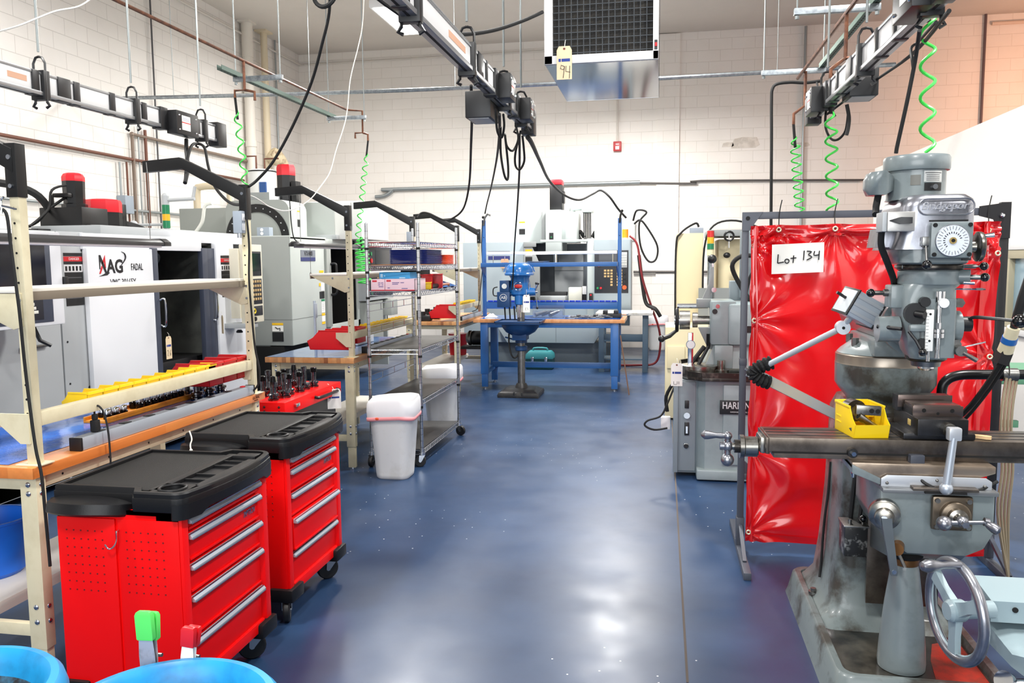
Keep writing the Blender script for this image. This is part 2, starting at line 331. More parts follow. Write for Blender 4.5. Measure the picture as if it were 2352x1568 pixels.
def tool_cart(loc,label,ajar=None,seed=0):
    """drawers face +X"""
    t=thing('tool_cart',label,'tool cart',loc,0,'red tool carts')
    z0,z1=.135,.812; fx=.245; W=.31
    b=B(RED)
    b.bx((-fx,-W,z0),(-fx+.012,W,z1)).bx((-fx,-W,z0),(fx-.012,-W+.012,z1)).bx((-fx,W-.012,z0),(fx-.02,W,z1)).bx((-fx,-W,z0),(fx-.02,W,z0+.02)).bx((-fx,-W,z1-.015),(fx-.02,W,z1))
    for s in (-1,1): b.prism([(fx,s*W),(fx,s*(W-.038)),(fx-.025,s*(W-.052)),(fx-.06,s*(W-.052)),(fx-.10,s*(W-.052)),(fx-.10,s*W)],'z',z0,z1,.002)
    b.bx((fx-.06,-W+.05,z0),(fx-.004,W-.05,z0+.045),.003).bx((fx-.06,-W+.05,z1-.025),(fx-.01,W-.05,z1),.003)
    b.m(DARK).bx((-fx+.02,-W+.02,z0+.03),(fx-.07,W-.02,z1-.02))
    b.obj('body',t)
    # pegboard side towards the camera: two leaves, a seam and punched holes
    b=B(RED).bx((-fx+.002,-W-.009,z0+.01),(-.012,-W,z1-.03),.003).bx((-.004,-W-.004,z0+.01),(fx-.012,-W,z1-.03),.002)
    b.m(M('hole_red',(120,6,10),.7))
    for sx in (-.205,.03):
        for i in range(6):
            for j in range(8):
                q=(sx+i*.0285,-W-(.009 if sx<0 else .004),.735-j*.0315); b.cyl(q,(q[0],q[1]-.0012,q[2]),.0032,n=8)
    b.obj('side_panel',t)
    p=[Vector((.002,-W-.02,.742)),Vector((.003,-W-.022,.71)),Vector((-.004,-W-.032,.69)),Vector((-.018,-W-.038,.684)),Vector((-.03,-W-.04,.70))]
    B(CHR).tube([(0,-W-.006,.742)]+spl(p,5),.0028,6).obj('hook',t)
    # drawers
    hs=[.052,.108,.112,.158,.158]; z=z1-.03
    for i,h in enumerate(hs):
        dx=.014 if i==ajar else 0.
        lo,hi=z-h+.004,z-.004
        b=B(REDD).bx((fx-.09+dx,-W+.056,lo),(fx-.014+dx,W-.056,hi),.003)
        b.m(RED).bx((fx-.014+dx,-W+.056,lo),(fx-.008+dx,W-.056,lo+.01),.002)
        if dx: b.m(DARK).bx((fx-.3,-W+.06,hi-.012),(fx-.09+dx,W-.06,hi-.006))
        d=b.obj('drawer',t)
        g=B(ALU).prism([(fx-.014+dx,hi-.019),(fx+.004+dx,hi-.021),(fx+.006+dx,hi-.012),(fx-.004+dx,hi-.001),(fx-.014+dx,hi)],'y',-W+.052,W-.048,.0015)
        g.m(CHR).bx((fx+.002+dx,-W+.052,hi-.0215),(fx+.0065+dx,W-.048,hi-.0185)).bx((fx-.007+dx,-W+.052,hi-.003),(fx-.002+dx,W-.048,hi)).obj('drawer_handle',d)
        if i==1: B(CHR).text('IMPTRON',.034,(fx-.012,.175,(lo+hi)/2-.004),FX,.003,sx=.62,shear=.22).obj('lettering',d)
        z-=h+.006
    # plastic top tray with lipped edge, cup holder, compartments
    TZ=.818; T=.888
    b=B(TRAY).prism(tray_outline(),'z',TZ,TZ+.05,.004)
    out=tray_outline(0.004); inn=tray_outline(.022)
    n=len(out)
    b.loft([[(p[0],p[1],TZ+.02) for p in out],[(p[0]+0,p[1],T-.006) for p in out],[(p[0]*.985,p[1]*.985,T) for p in out],[(p[0],p[1],T) for p in inn],[(p[0],p[1],TZ+.02) for p in inn]],cap=False)
    # front fascia, deeper at its ends
    fo=[p for p in tray_outline(-.001) if p[0]>.15]; fi=[p for p in tray_outline(.016) if p[0]>.15]
    m=min(len(fo),len(fi))
    secs=[]
    for i in range(m):
        e=min(1,max(0,(abs(fo[i][1])-.20)/.04)); zb=TZ-.004-.022*e
        secs.append([(fo[i][0],fo[i][1],zb),(fo[i][0]+.002,fo[i][1],TZ+.03),(fi[i][0],fi[i][1],TZ+.03),(fi[i][0],fi[i][1],zb)])
    b.loft(secs)
    # deck around the compartments
    D=T-.006; cx0,cx1=.135,.228
    b.bx((.10,-.275,TZ+.02),(cx0,.275,D),.003)
    b.bx((cx1,-.20,TZ+.03),(.275,.20,D),.003).bx((cx0,.24,TZ+.03),(.235,.30,D),.003)
    ys=[-.185,-.105,-.03,.10,.175,.24]
    for y in ys: b.bx((cx0-.001,y-.004,TZ+.02),(cx1+.001,y+.004,D-.004),.0015)
    # cup holder block: square plate with a round well
    c=Vector((.178,-.25,0)); sq=[];ci=[];cb=[]
    for i in range(32):
        a=2*PI*i/32; k=1/max(abs(math.cos(a)),abs(math.sin(a))); sq.append((c.x+.062*k*math.cos(a),c.y+.062*k*math.sin(a),D)); ci.append((c.x+.043*math.cos(a),c.y+.043*math.sin(a),D)); cb.append((c.x+.038*math.cos(a),c.y+.038*math.sin(a),TZ+.02))
    b.loft([sq,ci,cb],cap=False); b.torus((c.x,c.y,D+.002),(0,0,1),.046,.0055,28,8)
    b.obj('top_tray',t,recalc=True)
    B(MAT).bx((-.252,-.268,TZ+.03),(.102,.268,T-.010),.004).obj('top_mat',t)
    for s in (-1,1):
        # push handle: a thick crescent of black plastic at each end
        n=12; secs=[]
        for i in range(n+1):
            u=i/n; x=-.30+.345*u; bul=.105*max(0,math.sin(PI*u))**.55; y0=s*(.275); y1=s*(.288+bul); zz=.845-.02*(abs(2*u-1)**3)
            secs.append([(x,y0,zz-.022),(x,y1-s*.012,zz-.04),(x,y1,zz-.03),(x,y1-s*.010,zz+.004),(x,y0,zz+.010)])
        B(TRAY).loft(secs).obj('push_handle',t)
    for sx in (-1,1):
        for sy in (-1,1):
            b=B(TRAY).bx((sx*(fx-.10),sy*(W-.11),.108),(sx*(fx+.018),sy*(W+.022),.172),.012)
            q=(sx*(fx-.045),sy*(W-.05),.122)
            caster(b,q,.058,(.5 if sy>0 else 1.7)+seed,brake=sx>0 and sy>0)
            b.obj('caster',t)
    return t
c1=tool_cart((-1.89,2.825,0),'near red tool cart with black top, stepped rows of closed drawers, pegboard side facing us')
c2=tool_cart((-1.93,3.715,0),'farther red tool cart behind the near one, its fourth drawer slightly open',3,.25)
tie=M('white_nylon',(235,232,222),.5)
# white zip tie stubs left on the trays' rims
b=B(tie).tube(spl([(-1.985,3.13,.88),(-1.99,3.135,.905),(-1.985,3.14,.93),(-1.995,3.14,.965)],4),.003,6).sph((-1.985,3.13,.882),.007,8); b.solo('cable_tie','white cable tie stub standing up behind the near red cart','cable tie')

# open plastic drums in the foreground
DRUM=M('drum_blue',(24,140,196),.4,mix=((14,92,140),5,.5,.72)); GRIME=M('drum_grime',(34,26,20),.5,mix=((52,104,132),9,.48,.6)); OIL=M('dirty_coolant',(40,24,14),.12,mix=((88,46,22),4,.4,.7))
def drum(c,label,fill,lid):
    t=thing('drum',label,'drum',(c[0],c[1],0),0,'blue plastic drums')
    R=.2
    b=B(DRUM).lathe([(R-.03,.0),(R-.004,.02),(R-.004,.28),(R+.006,.295),(R+.006,.315),(R-.004,.33),(R-.004,.56),(R+.006,.575),(R+.006,.595),(R-.004,.61),(R-.004,.80),(R+.008,.815),(R+.012,.835),(R+.006,.855),(R-.004,.866),(R-.018,.868),(R-.028,.858),(R-.034,.835),(R-.04,.82)],n=64,cap1=False)
    b.obj('shell',t)
    if lid:
        b=B(GRIME).lathe([(R-.04,.818),(R-.05,.815),(R-.054,.826)],n=64,cap0=False,cap1=False).m(DRUM).lathe([(R-.054,.826),(R-.062,.836),(R-.075,.838),(R-.082,.83),(R-.09,.825),(.001,.822)],n=64,cap0=False).obj('lid',t)
    else:
        B(GRIME).lathe([(R-.04,.82),(R-.05,.81),(R-.055,.79),(R-.062,.79),(R-.066,.76),(R-.07,fill)],n=64,cap0=False,cap1=False).obj('inner_wall',t)
        B(OIL).lathe([(R-.07,fill),(.001,fill)],n=64,cap0=False).obj('liquid',t,kind='stuff')
    t.scale=(1,1,1.032)
    return t
drum((-.864,1.232),'blue plastic drum with clamps gripping its rim, bottom centre left',.8,True)
drum((-1.305,1.212),'blue plastic drum with dark brown liquid inside, bottom left corner',.70,False)
# spring clamps gripping the drum rim
def clamp(px0,px1,Y,label,grip,wid,body):
    a=at(*px0,Y=Y); c=at(*px1,Y=Y); ax=(c-a); L=ax.length; d=ax.normalized(); s=Vector((1,0,0)); s=(s-d*s.dot(d)).normalized(); n=d.cross(s)
    t=thing('spring_clamp',label,'clamp',a,0,'spring clamps on the drum')
    for k,(o,l) in enumerate(((0,1.0),(.02,.93))):
        def pt(u,v,w): return d*(u*L*l)+s*(v*wid)+n*(o*(1-u)*0+o*(.2+.8*u)+w)
        b=B(body).loft([[pt(u,-f,w0),pt(u,f,w0),pt(u,f*.75,w0+.006),pt(u,-f*.75,w0+.006)] for u,f,w0 in ((0,.4,0),(.15,.5,0),(.35,.5,.0),(.6,.42,0),(.62,.42,0))])
        b.m(DARK).cyl(pt(.22,0,.0062),pt(.22,0,.009),.004,n=10)
        j=b.obj('jaw',t)
        B(grip).loft([[pt(u,-f,-g),pt(u,f,-g),pt(u,f,g+.006),pt(u,-f,g+.006)] for u,f,g in ((.58,.46,.002),(.6,.5,.003),(.94,.5,.003),(.985,.42,.002),(1,.3,.0))]).obj('grip',j)
    b=B(STL).cyl(d*(.3*L)-s*wid*.55-n*-.02,d*(.3*L)+s*wid*.55+n*.02,.004,n=8); b.obj('pivot',t)
    if grip is REDP: B(REDP).loft([[d*(u*L)+s*(wid*v)+n*w for v,w in ((-.5,-.003),(.5,-.003),(.5,.012),(-.5,.012))] for u in (-.02,.2)]).obj('tip',t)
CHROMEY=M('plated_sheet',(206,200,206),.3,.55,mix=((130,122,122),18,.5,.7))
clamp((343,1560),(328,1404),1.41,'green tipped metal spring clamp upright on the drum rim',M('green_vinyl',(92,214,96),.35),.036,CHROMEY)
clamp((428,1548),(432,1440),1.42,'red tipped white and red spring clamp on the drum rim',REDP,.028,M('white_sheet',(240,240,240),.3))
# ================================================================== WORKBENCHES
def wood_mat(name,cols,pw=.036,pl=.42):
    m=bpy.data.materials.new(name); m.use_nodes=True; N=m.node_tree.nodes; L=m.node_tree.links; b=N['Principled BSDF']; b.inputs['Roughness'].default_value=.38; b.inputs['Coat Weight'].default_value=.2
    tc=N.new('ShaderNodeTexCoord'); sp=N.new('ShaderNodeSeparateXYZ'); L.new(tc.outputs['Object'],sp.inputs[0])
    def mt(op,a,v):
        n=N.new('ShaderNodeMath'); n.operation=op; L.new(a,n.inputs[0])
        if isinstance(v,(int,float)): n.inputs[1].default_value=v
        else: L.new(v,n.inputs[1])
        return n.outputs[0]
    fx=mt('FLOOR',mt('DIVIDE',sp.outputs[0],pw),0); off=mt('MULTIPLY',fx,.37); fy=mt('FLOOR',mt('ADD',mt('DIVIDE',sp.outputs[1],pl),off),0)
    cb=N.new('ShaderNodeCombineXYZ'); L.new(fx,cb.inputs[0]); L.new(fy,cb.inputs[1])
    wn=N.new('ShaderNodeTexWhiteNoise'); wn.noise_dimensions='2D'; L.new(cb.outputs[0],wn.inputs['Vector'])
    cr=N.new('ShaderNodeValToRGB'); e=cr.color_ramp.elements; e[0].color=lin(cols[0]); e[1].color=lin(cols[2]); k=e.new(.55); k.color=lin(cols[1]); L.new(wn.outputs['Value'],cr.inputs[0])
    mp=N.new('ShaderNodeMapping'); mp.inputs['Scale'].default_value=(40,2.5,40); L.new(tc.outputs['Object'],mp.inputs[0])
    n=N.new('ShaderNodeTexNoise'); n.inputs['Scale'].default_value=1; n.inputs['Detail'].default_value=5; L.new(mp.outputs[0],n.inputs['Vector'])
    x=N.new('ShaderNodeMix'); x.data_type='RGBA'; x.blend_type='MULTIPLY'; x.inputs[0].default_value=.35; L.new(cr.outputs[0],x.inputs[6]); L.new(n.outputs[0],x.inputs[7]); L.new(x.outputs[2],b.inputs['Base Color'])
    return m
WOODA=wood_mat('maple_orange',((226,128,58),(236,146,74),(216,118,52)))
WOODB=wood_mat('butcher_block',((206,140,84),(222,164,106),(150,92,54)))
BLUE=M('bench_blue',(44,98,164),.38,coat=.15); BOLT=M('zinc_bolt',(190,196,206),.25,1)
GREYB=M('outlet_grey',(150,160,172),.4); WSHELF=M('shelf_cream',(226,222,212),.5)
H=.92
def leg(x,y,sx,m,z0=0.,zt=H-.045,w=.072,d=.05,foot=True):
    """channel-section bench leg with a telescoping foot"""
    b=B(m)
    b.bx((x-w/2,y-d/2,z0+.19),(x+w/2,y+d/2,zt),.004).bx((x-w/2+.006,y-d/2+.006,z0+.02),(x+w/2-.006,y+d/2-.004,z0+.2),.003)
    b.m(BOLT).cyl((x,y,z0),(x,y,z0+.012),.022,n=12).cyl((x,y,z0+.012),(x,y,z0+.03),.008,n=8)
    for z in (.30,.36,zt-.03,zt-.065):
        for q in ((x,y-d/2-.001,z0+z if z<.5 else z),):
            b.sph(q,.011,8,(1,.5,1)); b.sph((x+w/2+.001,y,q[2]),.010,8,(.5,1,1))
    return b
def upright(x,y,m,z0=H,h=1.2,armless=False,dark=False):
    b=B(m).bx((x-.02,y-.02,z0),(x+.02,y+.02,z0+h),.003).bx((x-.06,y-.035,z0),(x+.045,y+.045,z0+.006),.002)
    b.m(DARK)
    for k in range(int((h-.12)/.055)): b.cyl((x-.004,y-.0195,z0+.09+k*.055),(x-.004,y-.0212,z0+.09+k*.055),.0045,n=8)
    return b
def arm(x,y,z,reach,m):
    """cantilever arm: plate on the upright, slope, level end; reaches to -x"""
    b=B(m).bx((x-.024,y-.028,z-.19),(x+.024,y+.022,z+.006),.002)
    pts=[(x+.01,z-.10),(x-reach*.6,z+.105),(x-reach,z+.09),(x-reach,z+.155),(x-reach*.62,z+.17),(x+.01,z-.015)]
    b.prism(pts,'y',y-.03,y+.012,.002)
    b.m(BOLT).cyl((x-.002,y-.034,z-.045),(x-.002,y-.028,z-.045),.009,n=10).cyl((x-.002,y-.034,z-.15),(x-.002,y-.028,z-.15),.008,n=10)
    return b
def workbench(loc,label,L=1.83,D=.76,wood=None,frame=None,posts=(.06,1.75),arms=(1,1),shelf=.33,armreach=.62,shelfm=None,outlet=(),lower=True):
    t=thing('workbench',label,'workbench',loc); m=frame
    B(wood).bx((-D,0,H-.044),(0,L,H),.004).obj('tabletop',t)
    for x in (-.055,-D+.075):
        for y in (.06,L-.06): leg(x,y,1,m).obj('leg',t)
    for y in (.06,L-.06):
        B(m).bx((-D+.1,y-.015,H-.098),(-.08,y+.015,H-.045),.003).obj('end_rail',t)
        B(m).bx((-D+.1,y-.014,.235),(-.08,y+.014,.285),.003).obj('foot_rail',t)
    b=B(m).bx((-.07,.08,H-.10),(-.04,L-.08,H-.046),.003); b.m(DARK)
    for k in range(6): b.cyl((-.0395,.2+k*.28,H-.072),(-.0385,.2+k*.28,H-.072),.005,n=8)
    b.obj('front_rail',t)
    if lower: B(WSHELF if shelfm is None else shelfm).bx((-D+.07,.04,.288),(-.33,L-.04,.312),.003).bx((-.345,.04,.262),(-.33,L-.04,.29)).obj('lower_shelf',t)
    for i,y in enumerate(posts):
        u=upright(-.035,y,m).obj('upright',t)
        if arms[i]: arm(-.035,y,H+1.2,armreach,M('arm_black',(14,14,15),.38)).obj('cantilever_arm',u)
        # shelf bracket
        B(m).prism([(-.03,H+.655),(-.03,H+.53),(-.07,H+.52),(-.30,H+.625),(-.355,H+.655)],'y',y-.026,y-.018,.001).m(BOLT).cyl((-.17,y-.026,H+.635),(-.17,y-.03,H+.635),.008,n=8).cyl((-.035,y-.026,H+.63),(-.035,y-.03,H+.63),.007,n=8).cyl((-.035,y-.026,H+.56),(-.035,y-.03,H+.56),.007,n=8).obj('shelf_bracket',t)
    if shelf: B(WSHELF).bx((-.36,posts[0]-.03,H+.657),(-.05,posts[1]+.02,H+.672),.002).m(M('shelf_edge_taupe',(128,116,100),.5)).bx((-.05,posts[0]-.02,H+.626),(-.044,posts[1]+.01,H+.66),.001).bx((-.36,posts[0]-.03,H+.632),(-.352,posts[1]+.02,H+.657),.001).obj('shelf',t)
    # louvred rail the bins hang on, with its end plates
    b=B(m).bx((-.062,posts[0]+.01,H+.145),(-.02,posts[1]-.01,H+.2),.004)
    for y in posts: b.prism([(-.03,H+.20),(-.155,H+.20),(-.155,H+.155),(-.07,H+.085),(-.03,H+.085)],'y',y-.03,y-.022)
    b.obj('bin_rail',t)
    for y in outlet:
        b=B(GREYB).bx((-.075,y-.075,H+.93),(-.022,y-.03,H+1.055),.004).m(BOLT).cyl((-.05,y-.05,H+.905),(-.05,y-.05,H+.93),.014,n=12)
        b.m(M('outlet_white',(224,226,230),.4)).bx((-.022,y-.068,H+.945),(-.020,y-.038,H+.985),.002).bx((-.022,y-.068,H+1.0),(-.020,y-.038,H+1.04),.002)
        b.obj('outlet_box',t)
    return t
BA=(-2.32,2.62); BB=(-2.41,6.1); BC=(-2.50,9.95)
tA=workbench((*BA,0),'cream framed workbench with orange wood top and busy bin rail, nearest on the left',wood=WOODA,frame=CREAM,outlet=(1.75,))
B(M('stamp_ink',(60,30,14),.6)).text('GLOBAL',.022,(.0005,1.72,H-.019),FX,.0006).text('INDUSTRIAL',.008,(.0005,1.72,H-.034),FX,.0006).obj('maker_stamp',tA)
CREAMB=M('cream_paint_dull',(196,188,160),.45,mix=((178,168,140),9,.45,.8))
tB=workbench((*BB,0),'cream framed workbench with butcher block top standing beside the chrome wire rack',wood=WOODB,frame=CREAMB,outlet=(1.75,),armreach=.60)
tC=workbench((*BC,0),'farthest cream framed workbench, its end touching the blue workbench',wood=WOODB,frame=CREAMB,posts=(.06,1.3),armreach=.56)

# blue plastic film over the tops
FILM=M('blue_film',(34,104,206),.12,coat=.4,mix=((92,150,224),2.2,.5,.75),bump=.25,bscale=7)
FILMB=M('pale_blue_film',(70,112,176),.12,coat=.4,mix=((150,184,220),3,.45,.7),bump=.25,bscale=7)
def film(x0,x1,y0,y1,z,label,m,amp=.004):
    rn=random.Random(int(abs(x0*1000)))
    f=lambda u,v:(x0+(x1-x0)*u,y0+(y1-y0)*v,z+.002+amp*max(0,mnoise.noise(Vector((u*3+x0,v*8,1))))*(1 if 0<u<1 and 0<v<1 else .2))
    B(m).grid(f,14,40).solo('plastic_sheet',label,'plastic sheet',smooth=60)
film(BA[0]-.74,BA[0]-.13,BA[1]+.03,BA[1]+1.8,H,'blue plastic sheet spread over the orange workbench top',FILM)
film(BB[0]-.75,BB[0]-.06,BB[1]+.004,BB[1]+1.8,H,'pale blue plastic sheet spread over the butcher block workbench top',FILMB,.002)

# bins -----------------------------------------------------------------
def bin_mesh(w,l,h,m,t=.003):
    """hanging shelf bin: back at x=0, open sloped front at x=-l, lip at the back top"""
    b=B(m)
    side=[(0,0),(-l*.93,0),(-l,h*.45),(-l*.86,h*.62),(-l*.7,h),(0,h)]
    for y in (-w/2,w/2-t): b.prism(side,'y',y,y+t,.0008)
    b.bx((-t,-w/2,0),(0,w/2,h),.0008).bx((-l*.93,-w/2,0),(0,w/2,t)).bx((0,-w/2,h-.012),(.008,w/2,h),.001)
    b.prism([(-l*.93,0),(-l,h*.45),(-l+t,h*.45),(-l*.93+t,0)],'y',-w/2,w/2)
    for s in (-1,1): b.bx((-l*.72,s*w/2-.004 if s>0 else -w/2-.004,h-.008),(0,s*w/2+.004 if s>0 else -w/2+.004,h),.001)
    b.bx((-l*.3,-w/2-.002,h*.3),(-l*.08,w/2+.002,h*.34)).bx((-l*.3,-w/2-.002,h*.5),(-l*.08,w/2+.002,h*.54))
    return b
def bins(n,w,l,h,m,pitch,x,y0,z,labels,group,cat='bin'):
    first=None
    for i in range(n):
        lab=labels[i] if i<len(labels) else labels[-1]
        if first is None:
            first=bin_mesh(w,l,h,m).obj('storage_bin'); o=first
        else:
            o=first.copy(); COL.objects.link(o)
        o.location=(x,y0+i*pitch,z); tag(o,lab,cat,group)
ordn=['first','second','third','fourth','fifth','sixth','seventh','eighth','ninth','tenth']
bins(10,.098,.125,.078,YEL,.1015,BA[0]-.066,BA[1]+.45,H+.145,[f'small yellow bin, {o} from the left on the orange workbench rail' for o in ordn],'yellow bins on the near bin rail')
bins(3,.14,.27,.125,REDP,.146,BA[0]-.066,BA[1]+1.415,H+.10,[f'larger red bin, {o} after the yellow ones on the near rail' for o in ordn],'red bins on the near bin rail')
bins(1,.14,.36,.16,REDP,.146,BB[0]-.066,BB[1]+.15,H+.055,['large red bin hanging at the near end of the middle workbench'],'red bins on the middle workbench')
bins(1,.20,.30,.13,REDP,.2,BB[0]-.066,BB[1]+.36,H+.09,['red bin just behind the large red one on the middle workbench'],'red bins on the middle workbench')
bins(10,.098,.125,.078,YEL,.105,BB[0]-.066,BB[1]+.62,H+.15,[f'small yellow bin, {o} from the near end on the rail behind the wire rack' for o in ordn],'yellow bins on the middle workbench rail')
bins(8,.098,.125,.078,YEL,.105,BC[0]-.066,BC[1]+.35,H+.15,[f'small yellow bin, {o} along the farthest bin rail' for o in ordn],'yellow bins on the farthest bin rail')
bins(1,.15,.36,.17,REDP,.2,BC[0]-.066,BC[1]+.14,H+.04,['red bin hanging on the near corner of the farthest cream bench'],'red bins on the farthest cream bench')
# open letter tray with papers on the near bench
B(PAPER).bx((-2.66,3.02,H+.20),(-2.44,3.2,H+.203)).solo('paper','white sheet of paper lying over the first yellow bins','paper') if 0 else None

# power strips ---------------------------------------------------------
def power_strip(x,y0,y1,z,label,m,n,plug=True):
    t=thing('power_strip',label,'power strip',(x,y0,z+.0015)); L=y1-y0
    B(m).bx((-.026,.004,0),(.026,L-.004,.052),.003).m(M('strip_face',(120,124,130),.45)).bx((-.018,.02,.052),(.018,L-.02,.0535)).obj('body',t)
    for y in (0,L): B(BLK).bx((-.028,y-.006,-.001),(.028,y+.006,.054),.003).obj('end_cap',t)
    for k in range(n): B(BLK).bx((-.016,.14+k*(L-.22)/n-.025,.0535),(.016,.14+k*(L-.22)/n+.025,.057),.002).obj('outlet',t)
    B(M('switch_red',(200,30,40),.4)).bx((-.01,L-.1,.053),(.01,L-.07,.06),.002).obj('switch',t)
    return t
ps=power_strip(BA[0]-.035,2.90,4.34,H,'grey aluminium power strip lying along the orange workbench edge',ALU,7)
power_strip(BB[0]-.035,6.45,7.7,H,'grey power strip with black end cap on the middle workbench edge',ALU,7)
power_strip(BC[0]-.035,10.1,11.3,H,'grey power strip on the farthest cream bench edge',ALU,6)
def cord(pts,r,label,m=None,k=6,name='power_cable',cat='cable',group=None,n=7):
    return B(m or RUB).tube(spl(pts,k),r,n).solo(name,label,cat,group)
t=thing('plugged_cable','black cord with plug standing in the near power strip','cable',(BA[0]-.035,3.02,H+.057))
B(RUB).bx((-.014,-.016,0),(.014,.016,.05),.005).bx((-.009,-.01,.05),(.009,.01,.075),.004).obj('plug',t)
B(RUB).tube(spl([(0,0,.07),(.002,0,.10),(.02,.0,.11),(.04,.005,.08),(.052,.01,.0),(.054,.012,-.12),(.052,.012,-.28),(.05,.0,-.5),(.04,-.06,-.75)],6),.0042,7).obj('cable',t)
def pxs(L,**k): return [at(x,y,**k) for x,y in L]
cord(pxs([(-8,478),(14,490),(24,560),(36,650),(45,720),(56,830),(68,930),(82,1030),(95,1090),(104,1180),(115,1300)],Y=2.625),.006,'black power cord running down the nearest bench upright to the floor')
cord(pxs([(566,495),(572,560),(572,640),(578,720),(586,800),(596,850),(592,885),(570,905)],Y=4.33),.006,'black power cord running down the upright from the grey outlet box')
B(CHR).tube(spl([at(4,490,Y=2.62),at(3,462,Y=2.62),at(8,452,Y=2.62)],4),.004,6).tube(spl(pxs([(4,472),(22,476),(37,480)],Y=2.615),3),.004,6).solo('cable_tie','black cable tie and hook holding the cord to the upright','cable tie')

# hanging bench lamps --------------------------------------------------
LAMPB=M('lamp_housing',(58,58,60),.3,.3); TUBE=M('lamp_diffuser',(190,186,196),.3)
def bench_lamp(x,y0,y1,z,label):
    t=thing('bench_lamp',label,'lamp',(x,y0,z)); L=y1-y0
    B(LAMPB).prism([(-.055,0),(-.055,.018),(-.03,.036),(.03,.036),(.055,.018),(.055,0)],'y',.06,L-.06,.003).obj('housing',t)
    for s,y in ((1,0),(-1,L)):
        B(BLK).loft([[(c*.057*w,y+s*o,h*(.5+.5*w)+.0) for c,h in ((-1,-.002),(-1,.02),(-.5,.04),(.5,.04),(1,.02),(1,-.002))] for o,w in ((0,.35),(.015,.75),(.045,1),(.10,1))]).obj('end_cap',t)
    B(TUBE).bx((-.045,.11,-.012),(.045,L-.11,.0),.004).obj('diffuser',t)
    for y in (.15,L-.15): B(STL).tube([(0,y,.036),(.004,y,.4),(0,y,2.26-z-.01)],.0025,5).obj('suspension_wire',t)
    return t
la=bench_lamp(-2.86,1.95,4.36,1.785,'long dark bench lamp hanging over the orange workbench')
lb=bench_lamp(-2.95,6.22,7.66,1.815,'dark bench lamp with pull chain hanging over the middle workbench')
B(STL).tube([(0,.33,-.01),(0,.33,-.22)],.002,5).sph((0,.33,-.235),.012,8,(1,1,1.6)).obj('pull_chain',lb)

# collets and tool holders on the orange rack --------------------------
t=thing('collet_rack','orange wooden rack of collets on the blue film','rack',(-2.665,3.42,H+.003))
B(M('orange_wood',(236,150,40),.45,mix=((206,118,28),12,.4,.7))).bx((-.065,0,0),(.065,.72,.012),.002).bx((-.065,0,.012),(-.055,.72,.028),.001).bx((.055,0,.012),(.065,.72,.028),.001).obj('board',t)
TH=M('tool_black',(26,26,28),.25,.8)
def collet(b,h=.07):
    b.m(TH).lathe([(.018,0),(.02,.004),(.02,.03),(.016,.034)],n=14); b.m(CHR).lathe([(.0145,.034),(.017,.036),(.017,h-.01),(.014,h)],n=14); b.m(DARK).cyl((0,0,h),(0,0,h+.0006),.007,n=10)
    return b
spots=[(.03,.05),(-.03,.09),(.03,.11),(-.03,.15),(.03,.17),(.03,.30),(-.03,.33),(.03,.36),(-.03,.40),(.03,.42),(.03,.48),(-.03,.51),(.03,.54),(.03,.60),(.03,.66)]
first=None
for i,(x,y) in enumerate(spots):
    if first is None: first=collet(B(TH)).obj('collet'); o=first
    else: o=first.copy(); COL.objects.link(o)
    o.location=(-2.665+x,3.42+y,H+.0155); o.scale=(1,1,.7 if y<.25 else 1.15); tag(o,'black and chrome collet standing in the orange wooden rack','collet','collets in the orange rack')

# tool holder cart -----------------------------------------------------
t=thing('holder_cart','low red cart full of tool holders behind the farther tool cart','tool cart',(-2.52,5.2,0))
zt=.80
B(RED).bx((-.18,-.46,zt-.085),(.18,.46,zt),.004).obj('top',t)
B(BLK).bx((-.15,-.42,.12),(.15,.42,zt-.085),.004).obj('body',t)
B(CHR).prism([(.18,-.33),(.20,-.33),(.20,-.28),(.18,-.26)],'z',zt-.05,zt-.028,.002).obj('latch',t)
B(M('dark_bolt',(60,10,12),.5)).sph((.04,-.461,zt-.03),.008,8).sph((.04,-.461,zt-.06),.008,8).sph((.14,-.461,zt-.03),.008,8).sph((.14,-.461,zt-.06),.008,8).obj('bolt',t)
B(BLK).tube(spl([(.18,.0,zt-.04),(.21,.02,zt-.045),(.21,.34,zt-.045),(.18,.36,zt-.04)],4),.011,8).obj('handle',t)
for x in (-.12,.12):
    for y in (-.38,.38): b=B(RUB); caster(b,(x,y,.12),.045,.4); b.obj('caster',t)
HOLD=M('holder_steel',(128,128,132),.2,1,mix=((70,70,74),30,.45,.6))
def holder(kind):
    b=B(HOLD)
    if kind==0: pr=[(.03,0),(.034,.002),(.034,.012),(.027,.016),(.027,.024),(.034,.028),(.034,.04),(.017,.044),(.016,.10),(.0165,.105),(.022,.107),(.022,.135),(.017,.14)]
    elif kind==1: pr=[(.034,0),(.036,.012),(.03,.016),(.03,.026),(.036,.03),(.036,.04),(.02,.05),(.02,.085),(.03,.088),(.03,.12),(.02,.122),(.015,.155),(.012,.157)]
    else: pr=[(.042,0),(.043,.014),(.034,.018),(.034,.028),(.043,.032),(.043,.046),(.014,.05),(.0135,.13),(.02,.132),(.02,.158),(.015,.162)]
    b.lathe(pr[:7],n=16,cap1=True); b.lathe(pr[6:10],n=16); b.m(TH).lathe(pr[9:],n=16); return b
protos=[None]*3; rn=random.Random(4); where=[]
for iy in range(6):
    for ix in range(2):
        where.append((-.085+ix*.15+(.02 if iy%2 else 0),-.38+iy*.115,rn.choice([0,0,1,2])))
for i,(x,y,k) in enumerate(where):
    if protos[k] is None: protos[k]=holder(k).obj('tool_holder'); o=protos[k]
    else: o=protos[k].copy(); COL.objects.link(o)
    o.location=(-2.52+x,5.2+y,zt); tag(o,'chrome and black spindle tool holder standing on the low red cart','tool holder','tool holders on the red cart')
